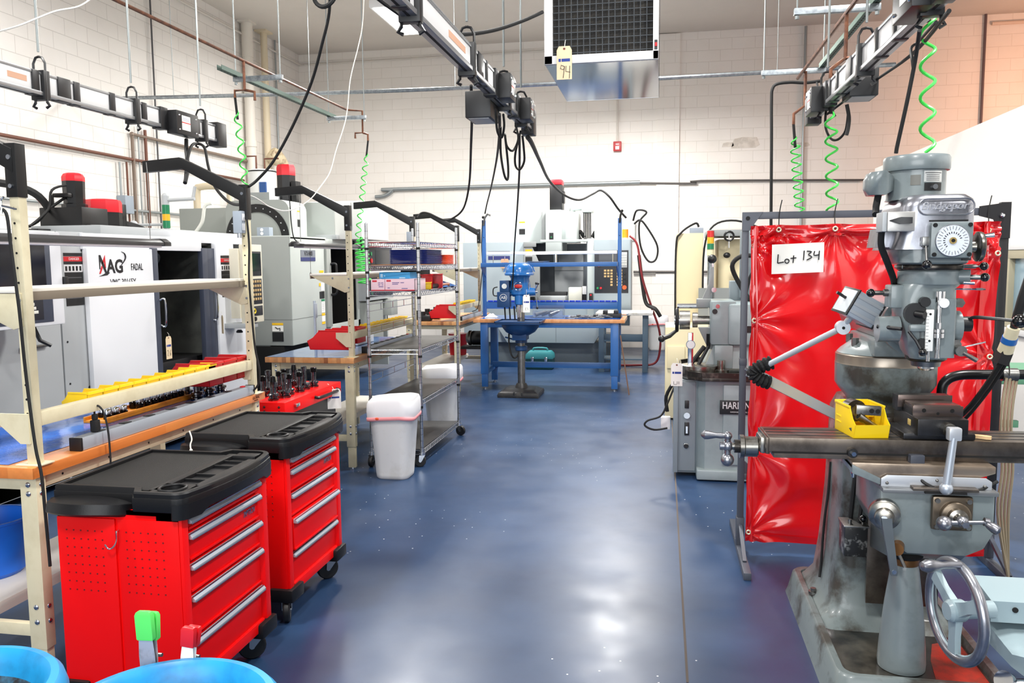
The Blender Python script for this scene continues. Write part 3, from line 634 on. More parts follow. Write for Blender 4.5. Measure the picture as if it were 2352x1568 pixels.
for i in range(5):
    o=protos[0].copy(); COL.objects.link(o); o.location=(-2.56-(i%2)*.1,4.12+i*.062,H+.004); tag(o,'chrome and black tool holder under the red bins on the orange bench','tool holder','tool holders under the red bins')
# auction tags -----------------------------------------------------------
def lot_tag(c,label,w=.068,h=.135,mark=None,normal=0,string=None,m=None):
    """manila lot tag hanging at c (its top hole); normal=angle about Z"""
    t=thing('lot_tag',label,'tag',c,normal,'auction lot tags')
    b=B(m or MANILA).prism([(-w/2,-h),(w/2,-h),(w/2,-.008),(w/2-.012,.014),(-w/2+.012,.014),(-w/2,-.008)],'y',-.0008,.0008)
    b.m(M('tag_eyelet',(150,90,70),.6)).cyl((0,-.001,0),(0,-.0016,0),.007,n=12).m(DARK).cyl((0,-.0016,0),(0,-.002,0),.003,n=8)
    b.obj('card',t)
    B(BLUEINK).bx((-w*.38,-.0012,-h*.42),(-w*.22,-.0009,-h*.32)).bx((-w*.18,-.0012,-h*.42),(w*.38,-.0009,-h*.32)).obj('printed_band',t)
    if mark:
        b=B(INK)
        for s in mark: b.tube([(x*w,-.0014,z*h) for x,z in s],.0016 if w<.1 else .0022,5)
        b.obj('handwriting',t)
    st=string or [(0,0,.0),(.004,-.003,.03),(.0,.01,.05)]
    B(tie).tube(spl(st,4),.0016,5).obj('string',t)
    return t
D9=[(.12,-.60),(.02,-.58),(-.0,-.66),(.1,-.68),(.14,-.6),(.12,-.7),(.08,-.88)]
def dg(pts,dx,s=1): return [(x*s+dx,z) for x,z in pts]
NINE=dg(D9,-.33); FOUR=[[(.06,-.58),(.04,-.72),(.26,-.74)],[(.24,-.58),(.23,-.92)]]
TWO=[(-.3,-.62),(-.2,-.57),(-.12,-.64),(-.28,-.84),(-.08,-.84)]; SIX=[(.2,-.58),(.06,-.7),(.06,-.84),(.2,-.84),(.2,-.74),(.06,-.74)]
lot_tag((-2.33,5.50,zt-.045),'white lot tag tied to the low red cart of tool holders',m=PAPER,normal=.55,w=.1,h=.13,string=[(0,0,0),(-.01,.0,.03),(-.04,.03,.05)])
# blue tub and silver arm by the nearest bench ---------------------------
B(M('tub_blue',(20,104,214),.4)).lathe([(.13,0),(.15,.02),(.175,.24),(.185,.245),(.185,.255),(.17,.255)],(-2.95,3.05,.313),n=28,cap1=False).lathe([(.168,.254),(.14,.03),(.001,.03)],(-2.95,3.05,.313),n=28,cap0=False).solo('tub','blue plastic tub on the lower shelf of the orange workbench','tub')
t=thing('silver_arm','silver square arm with black end beside the nearest upright','arm',(-2.62,2.55,1.03))
B(ALU).bx((-.5,-.03,0),(.0,.03,.075),.004).obj('bar',t); B(BLK).bx((0,-.034,-.004),(.03,.034,.08),.006).obj('end_cap',t); B(BLK).cyl((-.3,0,-.108),(-.3,0,0),.03,n=14).obj('stand',t)
# ================================================================== WIRE RACK
RC=((-1.93,6.335),(-2.345,6.285),(-1.925,7.56),(-2.34,7.51))   # near right, near left, far right, far left
o0=Vector((-2.135,6.92,0))
rk=thing('wire_rack','chrome wire shelving rack on casters in the middle of the room','shelving',o0)
CH2=M('rack_chrome',(190,193,198),.2,1)
P=[Vector((x,y,0))-o0 for x,y in RC]
for i,p in enumerate(P):
    b=B(CH2).cyl((p.x,p.y,.10),(p.x,p.y,1.99),.0135,n=14).sph((p.x,p.y,1.99),.0135,10,(1,1,.5))
    b.m(M('rack_groove',(90,92,96),.4,.8))
    for k in range(34): b.cyl((p.x,p.y,.16+k*.0535),(p.x,p.y,.163+k*.0535),.0139,n=12)
    po=b.obj('post',rk)
    b=B(RUB); caster(b,(p.x,p.y,.118),.048,.3+i*1.3,met=CHR); b.obj('caster',po)
ys0,ys1=P[0].y,P[2].y; xs0,xs1=P[1].x,P[0].x
SHZ=[.135,.548,.965,1.442,1.648,1.838]
def crn(u,v):  # u across, v along (rack is very slightly skewed)
    a=P[1].lerp(P[0],u); c=P[3].lerp(P[2],u); return a.lerp(c,v)
LINER=M('shelf_liner',(34,34,34),.42,mix=((58,57,56),5,.45,.7)); 
for si,z in enumerate(SHZ):
    b=B(CH2)
    for (a,c) in ((crn(0,0),crn(1,0)),(crn(0,1),crn(1,1)),(crn(0,0),crn(0,1)),(crn(1,0),crn(1,1))):
        a=Vector((a.x,a.y,z));c=Vector((c.x,c.y,z)); b.tube([a,c],.0045,6).tube([a-Vector((0,0,.034)),c-Vector((0,0,.034))],.0045,6)
        n=int((c-a).length/.026); zz=[a.lerp(c,k/n)-Vector((0,0,.034 if k%2 else 0)) for k in range(n+1)]
        b.tube(zz,.0024,4)
    for k in range(1,50):
        a=crn(0,k/50);c=crn(1,k/50); b.tube([(a.x,a.y,z+.003),(c.x,c.y,z+.003)],.002,4)
    for u in (.33,.66): a=crn(u,0);c=crn(u,1); b.tube([(a.x,a.y,z-.002),(c.x,c.y,z-.002)],.004,5)
    b.m(CH2)
    for p in P: b.cyl((p.x,p.y,z-.042),(p.x,p.y,z+.012),.0175,.0165,n=14)
    b.m(RUB)
    for p in P: b.cyl((p.x,p.y,z-.062),(p.x,p.y,z-.042),.0165,n=14)
    s=b.obj('shelf',rk)
    if si<3: B(LINER).loft([[(*crn(u,v).xy,z+dz) for u,v in ((.02,.01),(.98,.01),(.98,.99),(.02,.99))] for dz in (.0055,.009)]).obj('liner',s)
b=B(CH2)
for z0 in (.70,1.10,1.28):
    for dz in (0,.055):
        a=crn(0,0);c=crn(0,1); b.tube([(a.x,a.y,z0+dz),(c.x,c.y,z0+dz)],.0032,5)
    for k in (.25,.5,.75): a=crn(0,k); b.tube([(a.x,a.y,z0),(a.x,a.y,z0+.055)],.0032,5)
b.obj('side_rail',rk)
# stacked trays: every tray a thing
def stack(n,c,sx,sy,h,pitch,m,name,label_fn,group,rz=0):
    first=None
    for i in range(n):
        if first is None:
            b=B(m); r=.05
            def loop(k,z):
                L=[]
                for qx,qy,a0 in ((1,1,0),(-1,1,90),(-1,-1,180),(1,-1,270)):
                    for a in range(0,91,30): L.append((qx*(sx/2-r-k)+r*math.cos(math.radians(a0+a)),qy*(sy/2-r-k)+r*math.sin(math.radians(a0+a)),z))
                return L
            b.loft([loop(.006,0),loop(.003,pitch*.45),loop(-.003,pitch*.5),loop(-.003,pitch-.0008),loop(.01,pitch-.0008),loop(.014,.002)])
            first=b.obj(name); o=first
        else: o=first.copy(); COL.objects.link(o)
        o.location=(c[0],c[1],c[2]+i*pitch); o.rotation_euler=(0,0,rz); tag(o,label_fn(i),'tray',group)
z2=o0.z+SHZ[4]+.006; z3=SHZ[3]+.006
nth=['bottom','second','third','fourth','fifth','sixth','seventh','eighth','ninth','tenth','eleventh','twelfth','thirteenth','top']
B(M('brown_board',(150,98,58),.7)).bx((-2.33,6.33,z2-.001),(-1.96,7.2,z2+.006)).solo('board','thin brown board under the blue trays on the wire rack','board')
stack(14,(-2.125,6.93,z2+.006),.33,.56,.02,.0088,M('tray_blue',(24,42,128),.3),'tray',lambda i:f'dark blue tray, {nth[i]} of the blue stack on the wire rack','blue trays on the wire rack')
stack(7,(-2.06,7.37,z2),.26,.30,.02,.0125,M('tray_orange',(240,84,42),.4),'tray',lambda i:f'orange tray, {nth[i] if i<6 else "top"} of the orange stack on the wire rack','orange trays on the wire rack')
def carton(lo,hi,m,label,stripe=None,txt=None,name='carton'):
    c=((lo[0]+hi[0])/2,(lo[1]+hi[1])/2,lo[2]); t=thing(name,label,'box',c); L=Vector(lo)-Vector(c); Hh=Vector(hi)-Vector(c)
    B(m).bx(L,Hh,.002).obj('body',t)
    if stripe: B(stripe).bx((L.x-.0006,L.y-.0006,L.z),(Hh.x+.0006,L.y,L.z+.008)).bx((L.x+.012,L.y-.0008,Hh.z-.022),(L.x+.05,L.y,Hh.z-.008)).obj('printed_stripe',t)
    if txt:
        b=B(txt[0])
        for k,(u,w,z) in enumerate(txt[1]): b.bx((L.x+u,L.y-.0009,L.z+z),(L.x+u+w,L.y,L.z+z+.006))
        b.obj('printed_text',t)
    return t
PINK=M('pink_carton',(236,206,216),.7); RD=M('print_red',(204,42,60),.6); PUR=M('print_purple',(110,96,150),.7)
carton((-2.325,6.31,z3),(-2.21,6.62,z3+.093),PINK,'short pink and white carton at the left on the third shelf of the rack',RD,(PUR,[(.06,.02,.06),(.085,.02,.06),(.06,.02,.045),(.09,.015,.045),(.065,.04,.03)]))
carton((-2.207,6.315,z3),(-1.96,6.63,z3+.095),PINK,'long pink and white carton beside the short one on the rack',RD,(PUR,[(.06,.06,.062),(.06,.05,.05),(.13,.03,.062),(.02,.02,.02),(.14,.05,.015)]))
carton((-2.27,6.36,z3+.096),(-2.01,6.55,z3+.148),M('blue_carton',(62,158,214),.6),'light blue carton lying on top of the pink cartons',None,(M('print_white',(210,232,244),.7),[(.01,.02,.012),(.01,.02,.022),(.01,.02,.032),(.04,.01,.02),(.17,.05,.004)]))
carton((-2.2,6.7,z3),(-2.02,6.98,z3+.17),M('dark_green_case',(22,36,32),.5),'dark case behind the pink cartons on the rack')
bins(2,.11,.19,.11,REDP,.0,-1.98,6.78,z3,['red bin on the third shelf of the rack beside the pink cartons'],'red bins on the rack') if 0 else None
for (x,y,rz,l) in ((-1.98,6.72,-1.2,'red bin just right of the pink cartons on the rack'),(-1.96,6.95,-1.35,'tall red bin farther along the third shelf of the rack')):
    o=bin_mesh(.11,.17,.125,REDP).obj('storage_bin'); o.location=(x,y,z3); o.rotation_euler=(0,0,rz); tag(o,l,'bin')
o=bin_mesh(.08,.1,.06,YEL).obj('storage_bin'); o.location=(-1.955,6.64,z3); o.rotation_euler=(0,0,-1.3); tag(o,'tiny yellow bin beside the red bins on the rack','bin')
RAG=M('rag_blue',(52,100,158),.9,mix=((34,72,128),9,.4,.6))
B(RAG).grid(lambda u,v:(-2.12+.2*u+.02*math.sin(v*9),7.08+.4*v,z3+.004+.065*math.sin(PI*u)**.6*math.sin(PI*v)**.6*(.7+.6*mnoise.noise(Vector((u*4,v*6,3))))),16,24).solo('rag','crumpled blue rag at the far end of the third rack shelf','rag')
b=B(BLK).cyl((-1.965,6.78,z3+.02),(-1.95,7.03,z3+.022),.02,n=12).m(M('wood_handle',(160,96,66),.5)).cyl((-1.95,7.03,z3+.022),(-1.94,7.3,z3+.022),.016,n=12); b.solo('hammer_handle','black and wooden handle lying on the edge of the third rack shelf','handle')
# ================================================================== TRASH CANS
CAN=M('can_white',(232,232,230),.42,mix=((214,212,206),5,.5,.75)); LINERW=M('bin_liner',(240,240,242),.5); PINKT=M('pink_drawstring',(244,156,160),.6)
def trash_can(loc,label,w=.40,d=.33,h=.60,taper=.74,rz=0,liner=True):
    t=thing('trash_can',label,'trash can',loc,rz,'white trash cans')
    def loop(sx,sy,z,r,wob=0):
        L=[]
        for qx,qy,a0 in ((1,1,0),(-1,1,90),(-1,-1,180),(1,-1,270)):
            for a in range(0,91,15):
                al=math.radians(a0+a); x=qx*(sx/2-r)+r*math.cos(al); y=qy*(sy/2-r)+r*math.sin(al); L.append((x,y,z+wob*(math.sin(x*11+1)+.6*math.sin(y*17))))
        return L
    k=taper
    B(CAN).loft([loop(w*k-.02,d*k-.02,0,.06),loop(w*k,d*k,.012,.07),loop(w*k+.004,d*k+.004,.035,.07),loop(w*.97,d*.97,h-.06,.09),loop(w*.985,d*.985,h-.055,.09),loop(w,d,h-.02,.09),loop(w+.012,d+.012,h,.09),loop(w-.004,d-.004,h,.09),loop(w*.9,d*.9,h-.1,.09),loop(w*k-.03,d*k-.03,.02,.06)]).obj('can',t)
    if liner:
        b=B(LINERW); secs=[]
        for s,z,wb in ((1.0,h-.13,.010),(1.06,h-.11,.009),(1.075,h-.05,.006),(1.07,h+.012,.012),(1.03,h+.03,.014),(.98,h+.012,.012),(.92,h-.06,.01),(.86,h-.2,.004)):
            secs.append([(x*(1+.03*mnoise.noise(Vector((x*14,y*14,z*20)))),y*(1+.03*mnoise.noise(Vector((y*14,x*14,z*20+5)))),zz) for x,y,zz in loop(w*s,d*s,z,.1,wb)])
        b.loft(secs,cap=False); l=b.obj('liner',t,smooth=80)
        B(PINKT).loft([loop(w*s,d*s,z,.1,.012) for s,z in ((1.045,h-.125),(1.085,h-.12),(1.085,h-.098),(1.05,h-.094))],cap=False).obj('drawstring',l,smooth=80)
        B(M('orange_sticker',(236,92,52),.5)).sph((-w*.22,-d*.54,h-.108),.016,10,(1,.3,.7)).obj('sticker',l)
    return t
trash_can((-2.055,6.02,0),'white trash can with liner and pink drawstring in front of the wire rack',w=.36,d=.32,h=.595)
trash_can((-2.245,8.12,0),'white lined trash can seen through the wire rack behind its bottom shelves',w=.38,d=.34,h=.565)
trash_can((-.08,15.35,0),'white trash can standing against the back wall right of the grey stand',w=.38,d=.32,h=.60)
# ================================================================== BLUE BENCH
bz=.925
bb=thing('workbench','blue steel workbench with blue uprights and shelf at the far end of the aisle','workbench',(-1.44,10.4,0))
WOODC=wood_mat('maple_pale',((232,160,104),(238,172,118),(224,150,92)))
B(WOODC).bx((-.99,-.03,bz-.045),(.98,.72,bz),.004).obj('tabletop',bb)
for x in (-.85,.85):
    for y in (.03,.66):
        b=B(BLUE).bx((x-.05,y-.035,.2),(x+.05,y+.035,bz-.045),.004).bx((x-.04,y-.028,.03),(x+.04,y+.028,.22),.003).m(BOLT).cyl((x,y,0),(x,y,.012),.022,n=12).cyl((x,y,.012),(x,y,.035),.009,n=8); b.obj('leg',bb)
    B(BLUE).bx((x-.02,.06,.19),(x+.02,.63,.25),.003).bx((x-.02,.06,bz-.11),(x+.02,.63,bz-.046),.003).obj('end_rail',bb)
B(BLUE).bx((-.82,.0,bz-.11),(.82,.03,bz-.046),.003).obj('front_rail',bb)
B(BLUE).bx((-.84,.45,.235),(.84,.49,.31),.004).obj('stretcher',bb)
for x in (-.95,.885): 
    B(BLUE).bx((x-.025,.50,bz),(x+.025,.54,2.23),.003).bx((x-.04,.46,bz),(x+.04,.57,bz+.006)).m(DARK).cyl((x,.499,2.0),(x,.4985,2.0),.006,n=8).cyl((x,.499,1.4),(x,.4985,1.4),.006,n=8).obj('upright',bb)
B(BLUE).bx((-.93,.2,1.6),(.87,.52,1.655),.004).obj('shelf',bb)
for x in (-.93,.865): B(BLUE).prism([(.5,1.6),(.5,1.46),(.22,1.6)],'x',x-.008,x+.008).obj('shelf_bracket',bb)
b=B(BLUE).bx((-.93,.505,1.03),(.87,.53,1.13),.004); b.m(M('louvre_blue',(20,60,190),.35))
for k in range(22): b.bx((-.9+k*.08,.495,1.125),(-.83+k*.08,.52,1.145),.003)
b.obj('bin_rail',bb)
B(M('lamp_white',(236,236,238),.4)).bx((-.88,.33,1.76),(.86,.42,1.80),.008).obj('lamp_bar',bb); 
B(CHR).tube([(-.8,.40,1.655),(-.8,.40,1.765)],.006,6).tube([(.8,.40,1.655),(.8,.40,1.765)],.006,6).obj('lamp_stand',bb)
film(-2.36,-.52,10.42,11.1,bz,'blue plastic sheet covering the blue workbench top',FILM,.002)
# things on the blue bench
CLR=M('clear_plastic',(196,212,232),.1,trans=.8,alpha=.55)
t=thing('clear_bin','clear plastic bin of metal parts on the blue workbench','bin',(-1.48,10.75,bz+.006))
B(CLR).bx((-.2,-.12,0),(.2,.12,.004)).bx((-.2,-.12,0),(-.197,.12,.15)).bx((.197,-.12,0),(.2,.12,.15)).bx((-.2,.117,0),(.2,.12,.15)).bx((-.2,-.12,0),(.2,-.117,.09)).obj('shell',t)
for k,(x,y,a) in enumerate(((-.1,-.02,.5),(-.02,.02,-.4),(.08,-.04,.9))):
    o=B(STL).cyl((-.08,0,.03),(.06,0,.03),.028,.02,n=14).cyl((.06,0,.03),(.1,0,.03),.012,n=10).obj('metal_part'); o.rotation_euler=(0,-.25,a); o.location=(-1.48+x,10.75+y,bz+.03); tag(o,'shiny metal part lying in the clear plastic bin','metal part','parts in the clear bin')
first=None
for k in range(9):
    if first is None: first=B(STL).bx((-.09,-.012,0),(.09,.012,.014),.002).bx((-.02,-.02,.01),(.03,.02,.03),.003).obj('wrench'); o=first
    else: o=first.copy(); COL.objects.link(o)
    o.location=(-1.15+.055*k+.02*(k%2),10.55+.05*(k%3),bz+.006+.012*(k%2)); o.rotation_euler=(0,0,.4*math.sin(k*2.1)); tag(o,'small steel tool lying in the heap right of the clear bin','tool','steel tools on the blue workbench')
t=thing('machine_vise','small black vise at the right end of the blue workbench','vise',(-.62,10.75,bz+.006))
B(BLK).bx((-.14,-.07,0),(.1,.07,.05),.006).bx((-.14,-.06,.05),(-.08,.06,.09),.004).bx((.0,-.06,.05),(.06,.06,.09),.004).obj('body',t); B(CHR).cyl((.1,0,.045),(.19,0,.045),.014,n=12).cyl((.19,-.04,.045),(.19,.04,.045),.006,n=8).obj('screw',t)
B(WHT).grid(lambda u,v:(-2.33+.16*u,10.6+.18*v,bz+.006+.05*math.sin(PI*u)*math.sin(PI*v)*(.8+.8*mnoise.noise(Vector((u*5,v*5,0))))),12,12).solo('rag','crumpled white rag at the left end of the blue workbench','rag')
o=B(PAPER).lathe([(.13,0),(.15,.012),(.16,.016)],(0,0,0),n=24).solo('plate','white shallow dish lying on the blue shelf above the drill press','dish'); o.location=(-1.62,10.74,1.656)
# fan-shaped clips on the uprights' tops
for x,l in ((-2.39,'silver clamp gripping the top of the left blue upright'),(-.555,'black clamp on the top of the right blue upright')):
    m=STL if x<-1 else BLK
    t=thing('spring_clamp',l,'clamp',(x,10.90,2.2)); B(m).tube([(0,0,-.04),(.02,-.02,.06),(.06,-.02,.11),(.10,-.02,.09)] if x<-1 else [(0,0,-.03),(.01,-.02,.06),(.03,-.02,.12)],.014,8).obj('jaw',t); B(RUB).sph((.0,-.02,.07) if x<-1 else (.03,-.02,.12),.02,10).obj('grip',t)
# ================================================================== DRILL PRESS
DPB=M('drill_blue',(30,104,176),.25,coat=.4); DPD=M('drill_dark_blue',(24,62,108),.35); IRON=M('black_iron',(30,30,32),.4,mix=((52,50,48),14,.5,.7))
dp=thing('drill_press','blue floor drill press in front of the blue workbench','drill press',(-1.73,9.98,0))
b=B(IRON).loft([[(sx*.255*k,sy*.24*k+.0,z) for sx,sy in ((-1,-1),(1,-1),(1,1),(-1,1))] for k,z in ((1,0),(1.02,.03),(.97,.06))]).loft([[(sx*k,sy*k*.95,z) for sx,sy in ((-1,-1),(1,-1),(1,1),(-1,1))] for k,z in ((.235,.06),(.19,.085),(.16,.095))]); b.lathe([(.085,.09),(.075,.12),(.06,.15)],(0,.03,0),n=20)
for s in (-1,1): b.bx((s*.05-.01,-.245,.03),(s*.05+.01,-.16,.07),.004)
b.obj('base',dp)
B(STL).cyl((0,.03,.12),(0,.03,1.40),.047,n=24).obj('column',dp)
B(DPD).lathe([(.07,.56),(.078,.57),(.078,.61),(.07,.62)],(0,.03,0),n=20).obj('collar',dp)
b=B(DPD).bx((-.275,-.25,.905),(.275,.2,.93),.008).bx((-.285,-.26,.928),(.285,-.245,.945),.003).bx((-.285,.19,.928),(.285,.205,.945),.003).bx((-.285,-.26,.928),(-.27,.205,.945),.003).bx((.27,-.26,.928),(.285,.205,.945),.003)
b.loft([[(.23*c*k,-.02+.2*s_*k,z) for c,s_ in [(math.cos(2*PI*i/20),math.sin(2*PI*i/20)) for i in range(20)]] for k,z in ((1.05,.905),(1.0,.86),(.8,.80),(.45,.755),(.3,.74))])
b.bx((-.09,-.12,.70),(.09,.1,.87),.01).lathe([(.075,.66),(.075,.80)],(0,.03,0),n=20).cyl((-.1,.03,.70),(-.2,.0,.73),.01,n=8); b.obj('table',dp)
b=B(DPB).lathe([(.20,1.50),(.215,1.505),(.215,1.525),(.20,1.535),(.196,1.57),(.18,1.61),(.14,1.64),(.08,1.655),(.03,1.66),(.001,1.66)],(-.01,-.02,0),n=32,sy=.85)
for k in range(14):
    a=2*PI*k/14; b.tube([( -.01+.195*math.cos(a),-.02+.166*math.sin(a),1.545),(-.01+.165*math.cos(a),-.02+.14*math.sin(a),1.625)],.004,5)
b.obj('pulley_guard',dp)
b=B(DPB).lathe([(.09,1.24),(.12,1.27),(.125,1.36),(.11,1.46),(.13,1.50)],(.0,-.02,0),n=24,sy=1.05).bx((-.14,-.08,1.25),(-.04,.1,1.36),.02).lathe([(.052,1.14),(.06,1.15),(.06,1.26)],(.0,-.07,0),n=20).cyl((.09,-.06,1.3),(.2,-.06,1.3),.055,.045,n=18)
b.m(M('badge_red',(190,40,40),.4)).sph((.0,-.152,1.37),.05,14,(1,.2,.5)).m(CHR).torus((0,-.155,1.37),(0,1,0),.05,.004,20,6)
b.obj('head',dp)
B(CHR).cyl((.0,-.07,1.05),(.0,-.07,1.16),.045,n=18).cyl((.0,-.07,.985),(.0,-.07,1.05),.024,n=14).obj('quill',dp)
h=B(CHR)
for a in (.5,2.6,4.7): h.tube([(.2,-.06,1.3),(.22,-.06+.2*math.cos(a)*.4,1.3+.2*math.sin(a))],.007,6)
h.cyl((.19,-.06,1.3),(.225,-.06,1.3),.02,n=12); h.tube([(.12,-.1,1.2),(.125,-.1,1.42)],.006,6); h.m(BLK)
for a in (.5,2.6,4.7): h.sph((.22,-.06+.2*math.cos(a)*.4,1.3+.2*math.sin(a)),.016,8)
h.obj('feed_handle',dp)
b=B(DPD).bx((-.27,-.14,1.11),(-.11,-.03,1.30),.006).bx((-.24,-.12,1.30),(-.12,-.02,1.44),.008).cyl((-.11,-.08,1.27),(-.05,-.08,1.27),.02,n=10); bxx=b.obj('switch_box',dp)
B(WHT).text('AB',.05,(-.19,-.1415,1.23),FY,.0008).torus((-.19,-.141,1.23),(0,1,0),.043,.003,24,5).obj('emblem',bxx)
B(M('gauge_face',(220,222,220),.4)).cyl((-.18,-.121,1.37),(-.18,-.124,1.37),.032,n=18).obj('gauge',bxx)
for x in (-.19,-.13,-.07): B(RUB).tube([(x,-.06,1.12),(x+.01,-.06,.95)],.01,6).obj('cable',dp)
b=B(RUB)
b.tube(spl([(-.15,.02,.8),(-.15,.0,.66),(-.12,-.02,.52),(-.08,0,.47),(-.03,.02,.52),(-.02,.03,.62)],5),.011,7); b.obj('cable',dp); b=B(RUB); b.tube(spl([(-.27,-.1,1.36),(-.32,-.1,1.34),(-.32,-.1,1.26),(-.27,-.1,1.25)],4),.008,6); b.obj('cable',dp)
lot_tag((-1.63,9.83,1.25),'white and yellow lot tag hanging on the blue drill press',w=.085,h=.2,m=PAPER,mark=[[(-.2,-.75),(-.05,-.7),(-.2,-.85),(.0,-.85)],[(.15,-.7),(.2,-.85)]],normal=.1,string=[(0,0,0),(0,0,.04),(0,.01,.08)])
# far grey stand with white top
gs=thing('work_stand','grey steel stand with white top beside the blue workbench','stand',(-.55,12.35,0)); GS=M('stand_grey',(78,98,114),.45)
B(M('worn_white_top',(222,220,214),.55,mix=((186,180,170),6,.5,.7))).bx((-.42,-.2,.86),(.42,.45,.90),.004).obj('top',gs)
for x in (-.34,.31):
    for y in (-.1,.35): B(GS).bx((x-.04,y-.03,0),(x+.04,y+.03,.86),.004).obj('leg',gs)
B(GS).bx((-.33,-.08,.48),(.3,-.04,.57),.003).bx((-.33,.3,.42),(.3,.34,.5),.003).bx((-.33,-.1,.18),(.3,.35,.2)).obj('stretcher',gs)
# toolboxes
TEAL=M('toolbox_teal',(54,136,142),.4); TEALD=M('toolbox_dark_teal',(22,68,70),.4)
def toolbox(loc,label,m,m2,w=.42,d=.24,h=.24,rz=0):
    t=thing('toolbox',label,'toolbox',loc,rz)
    B(m2).loft([[(sx*w/2*k,sy*d/2*k,z) for sx,sy in ((-1,-1),(1,-1),(1,1),(-1,1))] for k,z in ((.94,0),(1,.02),(1,h*.6))]).obj('base',t)
    B(m).loft([[(sx*w/2*k,sy*d/2*k,z) for sx,sy in ((-1,-1),(1,-1),(1,1),(-1,1))] for k,z in ((1.02,h*.6),(1.02,h*.66),(.98,h*.85),(.8,h))]).obj('lid',t)
    B(m).tube(spl([(-w*.24,0,h*.95),(-w*.24,0,h*1.15),(w*.24,0,h*1.15),(w*.24,0,h*.95)],3),.014,6).obj('handle',t)
    b=B(CHR)
    for s in (-1,1): b.bx((s*w*.25-.02,-d/2-.012,h*.45),(s*w*.25+.02,-d/2,h*.7),.002)
    b.bx((-.02,-d/2-.006,h*.25),(.04,-d/2,h*.3),.001); b.obj('latch',t)
toolbox((-1.86,12.5,0),'teal toolbox with handle on the floor under the blue workbench',TEAL,TEALD,w=.42,d=.26,h=.28)
toolbox((-3.42,7.65,0),'dark teal toolbox on the floor under the butcher block workbench',TEALD,TEALD,w=.36,d=.26,h=.27)
B(M('rusty_rod',(104,74,58),.55)).cyl(at(1425,770,Y=10.32),at(1445,907,Z=.01),.008,n=8).solo('steel_rod','thin brown rod leaning against the right end of the blue workbench','rod')
# white tray, scale and paper on the butcher block bench
carton((-3.13,7.0,H+.006),(-2.72,7.42,H+.12),M('white_tub',(234,234,236),.4),'white tray on the middle workbench holding a grey scale',name='letter_tray')
carton((-3.05,7.05,H+.121),(-2.76,7.33,H+.145),M('scale_grey',(112,114,116),.4),'flat grey scale lying on the white tray',name='scale')
B(ALU).cyl((-3.06,6.85,H+.004),(-3.06,6.85,H+.012),.05,n=16).cyl((-3.06,6.85,H+.01),(-3.06,6.85,H+.42),.012,n=12).bx((-3.05,6.80,H+.27),(-3.03,6.84,H+.40),.002).solo('stand_rod','silver rod stand on the middle workbench beside the white tray','rod stand')
# ================================================================== MACHINING CENTRES
MW=M('machine_white',(226,228,232),.38); MG=M('machine_grey',(176,180,182),.42); MGD=M('machine_mid_grey',(140,144,144),.45); NAVY=M('machine_navy',(62,68,84),.42); INN=M('machine_inside',(96,98,94),.4,mix=((66,68,66),3,.45,.7)); BLKG=M('motor_black',(15,15,17),.38); MOTR=M('motor_red_cap',(218,26,40),.36); SCRN=M('screen_dark',(26,28,36),.12); KEYB=M('key_dark',(34,36,42),.5); KEYW=M('key_white',(226,224,214),.5); WRED=M('warning_red',(206,24,34),.5); WYEL=M('warning_yellow',(240,190,30),.5)
CREAMC=M('cabinet_cream',(222,216,196),.45)
def fxbox(b,x,y0,y1,z0,z1,d,bv=.004): return b.bx((x-d,min(y0,y1),z0),(x,max(y0,y1),z1),bv)
def danger(parent,o,w,h,face,dark=True):
    """danger placard: red heading, pictogram row, black text block; face 'x' or 'y'"""
    def q(u0,u1,v0,v1,e):
        if face=='x': return ((o[0],o[1]+u0*w,o[2]-v1*h),(o[0]+e,o[1]+u1*w,o[2]-v0*h))
        return ((o[0]+u0*w,o[1]-e,o[2]-v1*h),(o[0]+u1*w,o[1],o[2]-v0*h))
    b=B(BLK).bx(*q(0,1,0,.06,.002)); b.m(WRED).bx(*q(0,1,.07,.16,.002)); b.m(BLK).bx(*q(0,1,.165,.215,.002)); b.m(WHT).bx(*q(0,1,.22,.36,.002)); b.m(BLK)
    for k in range(5): b.bx(*q(.05+k*.19,.05+k*.19+.11,.25,.34,.0025))
    b.bx(*q(.02,.98,.37,1,.002)); b.m(M('placard_text',(90,90,92),.6))
    for k in range(4): b.bx(*q(.06,.9,.46+k*.13,.475+k*.13,.0025))
    b.m(WHT)
    p=((o[0]+.0022,o[1]+w*.55,o[2]-.115*h),FX) if face=='x' else ((o[0]+w*.55,o[1]-.0022,o[2]-.115*h),FY)
    b.text('DANGER',h*.07,p[0],p[1],.0006)
    return b.obj('danger_label',parent,'red and black danger placard')
# --- first machine: white doors -------------------------------------------------
fd=thing('machining_center','white machining center with sliding white door and maker logo, behind the orange workbench','machine',(-5.6,6.6,0))
def W(b,name,par=None,lab=None,**k): return b.obj(name,par or fd,lab,world=True,**k)
X0=-4.42
b=B(MG).bx((-6.9,4.6,.06),(X0,4.62,1.93)).bx((-6.9,4.6,.06),(-6.88,8.3,1.93)).bx((-6.9,8.26,.06),(X0,8.3,1.93),.004).bx((-6.9,4.6,.06),(X0,8.3,.2)).bx((-6.9,4.6,1.90),(-4.75,8.3,1.945),.004)
b.bx((X0-.03,4.6,.06),(X0,5.36,1.93),.004).bx((X0-.03,5.375,.06),(X0,5.66,1.93),.004)
b.bx((X0-.05,5.6,.06),(X0,7.75,.64),.004)
W(b,'cabinet')
b=B(MW).bx((X0-.06,5.62,1.80),(X0+.02,7.28,1.925),.004).bx((X0-.3,6.9,1.88),(X0-.02,8.3,1.99),.006); W(b,'header_panel')
